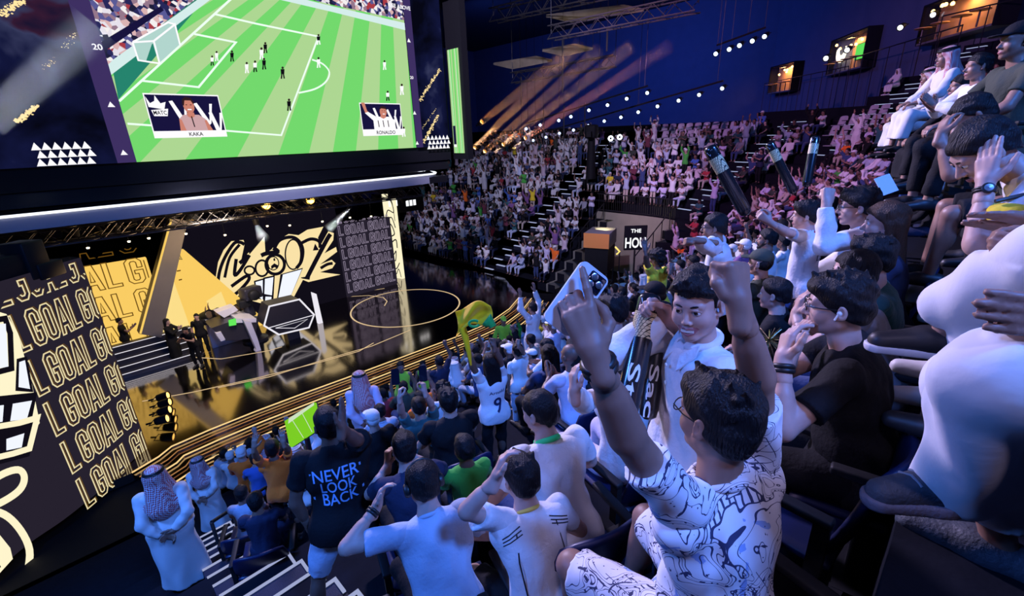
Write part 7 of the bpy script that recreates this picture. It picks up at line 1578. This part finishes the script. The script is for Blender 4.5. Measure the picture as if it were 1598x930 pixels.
# ---- the rest of the audience
def flat_person(nm, **k):
    "one mesh with four slots: skin, upper, lower, hair"
    i = person(nm, '', (0, 0, 0), 0., 1., detail=0, **k); r = i['root']; P_ = []
    def grab(o, mi):
        me = o.data; n = len(me.vertices); co = np.empty(n*3, np.float32); me.vertices.foreach_get('co', co); f = np.empty(len(me.loops), np.int32); me.loops.foreach_get('vertex_index', f)
        tot = np.empty(len(me.polygons), np.int32); me.polygons.foreach_get('loop_total', tot)
        if np.all(tot == 4): P_.append((co.reshape(-1, 3).astype(float), f.reshape(-1, 4), mi))
    grab(r, 0)
    for c in list(r.children):
        b = c.name.split('.')[0]; grab(c, 3 if b in ('hair', 'cap', 'headcloth', 'beard', 'shoe') else (2 if b in ('trousers', 'shorts') else 1))
        for cc in list(c.children): bpy.data.objects.remove(cc)
        bpy.data.objects.remove(c)
    bpy.data.objects.remove(r)
    return P_
VAR = {}
HAIRK = {'short': HAIR['black'], 'shemagh': CL['shemagh'], 'ghutra': CL['white'], 'long': HAIR['black'], 'cap_white': CL['white']}
SPEC = {'clap': dict(arms='clap', seated=True, lean=.12), 'lap': dict(arms='lap', seated=True, lean=.08), 'cheer': dict(arms='up', seated=True), 'fist': dict(arms='fistR', seated=True), 'phone': dict(arms='phone', seated=True), 'standclap': dict(arms='clap', seated=False), 'standup': dict(arms='up', seated=False), 'stand': dict(arms='side', seated=False)}
def variant(pose, kind, hair, q):
    key = (pose, kind, hair, q)
    if key not in VAR:
        v, vh, vhd = {0: (.020, .011, .008), 1: (.034, .019, .014), 2: (.052, .032, .03)}[q]
        VAR[key] = flat_person('v', top=(kind, 'white'), bottom=('trousers', 'black'), hair=hair, v=v, vh=vh, vhand=vhd, hair_v=vh*1.1, feet=q < 2, **SPEC[pose])
        VAR[key] = [VAR[key], None]
    return VAR[key]
rg = random.Random(11); b0_ = P(922, 262, 29)
cand = []
for i in range(0, 27):
    r = RMIN+TREAD*i; L = r*math.pi/2; u = -15.2
    while u < L+19:
        u += .60; uu = u+rg.uniform(-.06, .06); p, a = row_pt(i, uu, 0)
        if i > LIM(a) or (a >= R_(88) and i > 16): continue
        if in_vom(p[0], p[1], i) or (p[0] > 17 and VY0-.3 < p[1] < VY1+.3 and i <= VROW): continue
        if a == 0 and (p[0] < 1.2 or (i > 14) and p[0] < 8.5 or i > 11 and p[0] < 7.5): continue
        if a >= R_(89) and abs(p[1]-FARAISLE_Y) < .8: continue
        if any(abs(a-an)*r < .85 for an in CORN): continue
        if math.hypot(p[0]-b0_[0], p[1]-b0_[1]) < .9 or (a > R_(60) and i == VROW and p[1] > VY0-1): continue
        z = row_z(i); pr = proj((p[0], p[1], z+1.15)); 
        if pr[2] < 1.5 or not (-25 < pr[0] < 1625 and -40 < pr[1] < 960): continue
        # where the photo shows free seats
        occ = .93
        if pr[2] > 17:
            if pr[1] < 216-(pr[0]-1000)*.17 and 985 < pr[0] < 1190: occ = .12
            if pr[0] > 1190 and pr[1] < 190: occ = .45 if pr[0] > 1420 else .25
            if pr[0] < 700 and pr[1] > 300: occ = .75
        if rg.random() > occ: continue
        y0 = min([9.]+[math.hypot(p[0]-q[0], p[1]-q[1]) for q in TAKEN if abs(q[0]-p[0]) < 1])
        if y0 < .55: continue
        cand.append((pr[2], i, uu, p, a, z))
cand.sort(key=lambda c: c[0])
print('CAND', len(cand))
bpy.context.view_layer.update(); dg = bpy.context.evaluated_depsgraph_get()
WHITES = ['white', 'thobe', 'white', 'thobe', 'lilac', 'pink', 'bluegrey']; DARKS = ['black', 'navy', 'black', 'grey', 'olive', 'teal', 'denim']; BRIGHT = ['red', 'blue', 'yellow', 'maroon', 'orange', 'purple', 'green', 'beige']
ORD = ['first', 'second', 'third', 'fourth', 'fifth', 'sixth', 'seventh', 'eighth', 'ninth', 'tenth', 'eleventh', 'twelfth', 'thirteenth', 'fourteenth', 'fifteenth', 'sixteenth', 'seventeenth', 'eighteenth', 'nineteenth', 'twentieth', 'twenty-first', 'twenty-second', 'twenty-third', 'twenty-fourth', 'twenty-fifth', 'twenty-sixth', 'twenty-seventh']
CNAME = {k: v[2:] if v[:2] == 'a ' else v[3:] for k, v in {'thobe': 'a white robe', 'white': 'a white shirt', 'lilac': 'a pale lilac shirt', 'pink': 'a pale pink shirt', 'bluegrey': 'a pale blue shirt', 'grey': 'a grey shirt', 'black': 'a black shirt', 'navy': 'a navy shirt', 'olive': 'an olive shirt', 'teal': 'a dark teal shirt', 'denim': 'a denim blue shirt', 'red': 'a red shirt', 'blue': 'a blue shirt', 'yellow': 'a yellow shirt', 'maroon': 'a maroon shirt', 'orange': 'an orange shirt', 'purple': 'a purple shirt', 'green': 'a green shirt', 'beige': 'a beige shirt'}.items()}
PNAME = {'clap': 'clapping', 'lap': 'seated', 'cheer': 'cheering', 'fist': 'fist-raising', 'phone': 'filming', 'standclap': 'standing clapping', 'standup': 'standing cheering', 'stand': 'standing'}
NOBJ = sum(1 for o in COL.objects if o.get('category') == 'person')
LIMIT = 300-NOBJ; rest = []; made = []
for d, i, uu, p, a, z in cand:
    far = d > 16; x_ = rg.random(); wht = .62 if a > 0 else .5
    col = rg.choice(WHITES) if x_ < wht else (rg.choice(DARKS) if x_ < wht+.27 else rg.choice(BRIGHT))
    robe = col in ('white', 'thobe') and rg.random() < .55
    kind = 'thobe' if robe else rg.choice(['tshirt', 'tshirt', 'long'])
    hair = rg.choice(['shemagh', 'ghutra', 'short']) if robe else rg.choice(['short', 'short', 'short', 'long', 'cap_white'])
    pose = rg.choice(['clap', 'lap', 'clap', 'cheer', 'fist', 'phone', 'standclap', 'standup', 'lap'] if a > R_(40) else ['clap', 'lap', 'clap', 'lap', 'fist', 'phone'])
    if d < 9 and pose in ('standclap', 'standup', 'stand'): pose = 'clap'
    face = a+rg.uniform(-.25, .25)+(look(p[0], p[1])*.6 if a == 0 else 0)
    sc_ = rg.uniform(.88, 1.03)*(1. if d > 8 else .95); skin = rg.choice(['tan', 'tan', 'light', 'brown', 'brown'])
    off = np.array([-math.sin(a), math.cos(a)])*(.15 if pose[:5] == 'stand' else 0)
    loc = (p[0]+off[0], p[1]+off[1], z); low = rg.choice(['black', 'navy', 'denim', 'beige', 'lightdenim'])
    if len(made) < LIMIT:
        # is any of it in view?
        vis = False
        for hz in (1.28, 1.1, .8):
            q = Vector((loc[0], loc[1], z+hz*sc_)); D_ = q.length; h = SC.ray_cast(dg, (0, 0, 0), q.normalized(), distance=D_-.3)
            if not h[0]: vis = True; break
        if not vis: continue
        q = 0 if d < 9 else 1; va = variant(pose, kind, hair, q)
        if va[1] is None:
            va[1] = make_mesh('person', va[0], [SK['tan'], CL['white'], CL['black'], HAIRK[hair]])
        o = link_mesh('person', va[1]); mats = [SK[skin], CL['thobe' if robe else col], CL['thobe' if robe else col] if robe else CL[low], HAIRK[hair]]
        for s_, m_ in zip(o.material_slots, mats): s_.link = 'OBJECT'; s_.material = m_
        o.location = loc; o.rotation_euler = (0, 0, face); o.scale = (sc_, sc_, sc_)
        made.append((o, i, a, col if not robe else 'thobe', pose, hair, d, uu))
    else: rest.append((loc, face, sc_, pose, kind, hair, col, low, robe, skin))
print('MADE', len(made), 'REST', len(rest))
seen_lab = {}
HN = {'shemagh': ', checked headcloth', 'ghutra': ', white headcloth', 'short': '', 'long': ', long hair', 'cap_white': ', white cap'}
for o, i, a, col, pose, hair, d, uu in made:
    blk = 'near stand' if a == 0 else ('corner stand' if a < R_(89) else 'far stand')
    lab = '%s fan in %s%s, %s row of %s' % (PNAME[pose], CNAME[col], HN[hair], ORD[i], blk)
    seen_lab.setdefault(lab, []).append(o)
for lab, os_ in seen_lab.items():
    os_.sort(key=lambda o: proj(o.location)[0])
    for k, o in enumerate(os_):
        o['label'] = lab if len(os_) == 1 else '%s from left %s' % (ORD[k], lab)
        o['category'] = 'person'; o['group'] = 'audience of the '+lab.split(' of ')[-1]
# everybody beyond the three hundred largest: one crowd
if rest:
    mats = []; parts = []
    def mix_(m):
        if m not in mats: mats.append(m)
        return mats.index(m)
    for loc, face, sc_, pose, kind, hair, col, low, robe, skin in rest:
        va = variant(pose, kind, hair, 2); c, s = math.cos(face)*sc_, math.sin(face)*sc_
        ms = [mix_(SK[skin]), mix_(CL['thobe' if robe else col]), mix_(CL['thobe'] if robe else CL[low]), mix_(HAIRK[hair])]
        for V, F, mi in va[0]:
            Vw = np.stack([V[:, 0]*c-V[:, 1]*s+loc[0], V[:, 0]*s+V[:, 1]*c+loc[1], V[:, 2]*sc_+loc[2]], 1); parts.append((Vw, F, ms[mi]))
    me = make_mesh('distant_crowd', parts, mats); tag(link_mesh('distant_crowd', me), 'distant crowd of tiny spectators filling the far stand across the hall', 'crowd', None, 'stuff')
    print('CROWD VERTS', len(me.vertices))
# pale free seats high in the far and corner stands
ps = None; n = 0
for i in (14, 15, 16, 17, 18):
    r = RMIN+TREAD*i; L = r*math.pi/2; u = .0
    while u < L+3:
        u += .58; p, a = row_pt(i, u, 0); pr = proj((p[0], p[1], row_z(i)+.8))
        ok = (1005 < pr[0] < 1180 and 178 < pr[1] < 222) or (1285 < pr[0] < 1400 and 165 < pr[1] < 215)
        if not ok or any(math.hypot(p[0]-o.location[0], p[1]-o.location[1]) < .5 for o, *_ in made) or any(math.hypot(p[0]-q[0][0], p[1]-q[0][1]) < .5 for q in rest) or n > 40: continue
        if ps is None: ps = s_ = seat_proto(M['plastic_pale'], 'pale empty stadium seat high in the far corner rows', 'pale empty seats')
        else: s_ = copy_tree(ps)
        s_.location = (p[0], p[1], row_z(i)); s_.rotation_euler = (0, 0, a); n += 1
# ================================================================== LIGHT
w = bpy.data.worlds.new('world'); SC.world = w; w.use_nodes = True
w.node_tree.nodes['Background'].inputs[0].default_value = (.02, .03, .10, 1); w.node_tree.nodes['Background'].inputs[1].default_value = .1
def area(name, loc, target, size, power, col, spread=180):
    l = bpy.data.lights.new(name, 'AREA'); l.shape = 'DISK'; l.size = size; l.energy = power; l.color = col; l.spread = R_(spread)
    o = bpy.data.objects.new(name, l); COL.objects.link(o); o.location = loc
    o.rotation_euler = (Vector(target)-Vector(loc)).to_track_quat('-Z', 'Y').to_euler(); return o
def spot(name, loc, target, ang, power, col, blend=.6, r=.3):
    l = bpy.data.lights.new(name, 'SPOT'); l.spot_size = R_(ang); l.spot_blend = blend; l.energy = power; l.color = col; l.shadow_soft_size = r
    o = bpy.data.objects.new(name, l); COL.objects.link(o); o.location = loc
    o.rotation_euler = (Vector(target)-Vector(loc)).to_track_quat('-Z', 'Y').to_euler(); return o
LAV = (.66, .56, 1.); BLU = (.07, .24, 1.); PUR = (.85, .38, 1.)
area('wash_front', (6, 14, 6), (6.5, .5, -1.0), 1.5, 950, LAV, 75)
spot('wash_far', (4, 8, 8), (24, 20, -4), 48, 13000, (.70, .62, 1.), r=.2)
spot('wash_corner', (6, 10, 9), (27, 6, -1), 60, 10000, PUR, r=.2)
spot('wash_far_left', (8, 20, 7), (24, 28, -5), 34, 5200, (.62, .6, 1.), r=.2)
area('blue_back', (1, -4.5, 6.5), (4, 5, -4), 1.5, 620, BLU, 120)
area('blue_low', (-5, 5, 4), (1, 5, -4), 1.5, 420, BLU, 120)
spot('back_lilac', (-2.6, -2.2, 5.6), (1.25, .1, -1.0), 15, 520, (.74, .6, 1.), r=.25)
spot('right_lilac', (-2, 9, 5.0), (2.4, -.2, -.5), 26, 700, (.66, .48, 1.), r=.25)
area('stage_warm', (4, 17.5, -2.6), (4, 21.5, -6.5), 1.5, 160, (1., .8, .6), 140)
for k, p in enumerate(((34, 40, 9), (40, 26, 9), (32, 12, 10), (28, -4, 10))):
    area('blue_wall_%d' % k, p, (p[0]+12, p[1]-(0 if k < 2 else 4), 3), 2, (1200, 1300, 320, 180)[k], (.05, .13, 1.))
# ---- beams of light in the haze: each a lamp and the lit haze inside its cone
def beam(label, a, b, r0, r1, col, power, dens=.06):
    a, b = np.asarray(a, float), np.asarray(b, float); d = Vector(b-a); L = d.length
    m, nt, out = new_mat('haze'); v = nt.nodes.new('ShaderNodeVolumeScatter'); v.inputs['Density'].default_value = dens; v.inputs['Color'].default_value = (1, 1, 1, 1)
    nt.links.new(v.outputs[0], out.inputs['Volume'])
    mb = MB(); mb.lathe(a, [(r0, .02), (r1, L)], m, 20, axis=d); o = tag(mb.build('light_beam'), label, 'light beam', 'light beams in the haze', 'stuff')
    l = bpy.data.lights.new('beam_lamp', 'AREA'); l.shape = 'DISK'; l.size = 2*r0*.92; l.spread = max(R_(1.2), 2*math.atan2(r1-r0, L)); l.energy = power; l.color = col
    lo = bpy.data.objects.new('beam_lamp', l); COL.objects.link(lo); lo.location = a; lo.rotation_euler = d.to_track_quat('-Z', 'Y').to_euler()
OR = (1., .40, .16)
for k, (p, q, d0, d1, c, pw) in enumerate([((741, 230), (905, 70), 26, 20, OR, 110), ((757, 236), (935, 78), 27, 20, OR, 80), ((786, 225), (985, 72), 27, 20, OR, 95), ((820, 215), (1045, 72), 28, 20, (1., .3, .2), 80), ((752, 190), (880, 88), 26, 21, OR, 70)]):
    a = P(*p, d0); add_lamp(a, P(*q, d1)-a, 1.0, 'lens_amber', ('amber lamp beaming upwards right of the side screen', 'second amber lamp beaming upwards right of the side screen', 'third amber lamp beaming upwards right of the side screen', 'fourth amber lamp beaming upwards right of the side screen', 'amber lamp beaming upwards just beside the side screen')[k], 'amber lamps beaming up beside the side screen')
    beam('faint orange light beam rising right of the side screen', a, P(*q, d1), .16, .34, c, pw)
for k, (x, y) in enumerate([(741, 228), (757, 235), (772, 238), (786, 236), (801, 232), (815, 226)]):
    a = P(x, y, 30); b = P(x+30, y-28, 29); 
    if k in (0, 2, 4): beam('short pale beam over the far stand beside the side screen', a, b, .10, .16, (1., .6, .4), 12, .12)
for k, (p, q, y0) in enumerate([((400, 350), (411, 372), 20.5), ((545, 325), (512, 358), 21.)]):
    a = PY(*p, y0); b = PY(*q, y0+.6); beam('white light beam over the black stage wall, %s' % ('left of the scrawl' if k == 0 else 'above the lilac lettering'), a, b, .07, .26, (.9, .9, 1.), 16, .3)
a, b = P(-20, 195, 9.2), P(150, 40, 9.6); beam('grey light beam crossing the dark left side of the giant screen', a, b, .3, .5, (.7, .75, 1.), 22, .06)
spot('truss_warm', (12, 6, 4), P(930, 50, 22), 30, 900, (1., .75, .4), r=.2)
spot('stage_gold', (6, 13.8, -3.0), (2.6, 3.5, -2.2), 34, 420, (1., .62, .22), r=.4)
area('passage_lamp', (20.2, 13.4, -4.6), (24, 13.4, -7), .8, 22, (1., .85, .4), 120)
area('canopy_warm', (5, 19, -5.5), (4, 18, -1.8), 2, 260, (1., .62, .3), 150)
area('fascia_fill', (4, 11, 1.5), (6, 15.7, -1.5), 1, 55, (.6, .6, 1.), 90)
vs_ = SC.view_settings; vs_.view_transform = 'Standard'; vs_.look = 'None'; vs_.gamma = 1; vs_.exposure = 0; vs_.use_curve_mapping = False
SC.cycles.use_denoising = True; SC.cycles.max_bounces = 5; SC.cycles.diffuse_bounces = 2; SC.cycles.glossy_bounces = 3; SC.cycles.transparent_max_bounces = 12; SC.cycles.volume_bounces = 0
SC.cycles.sample_clamp_indirect = 3
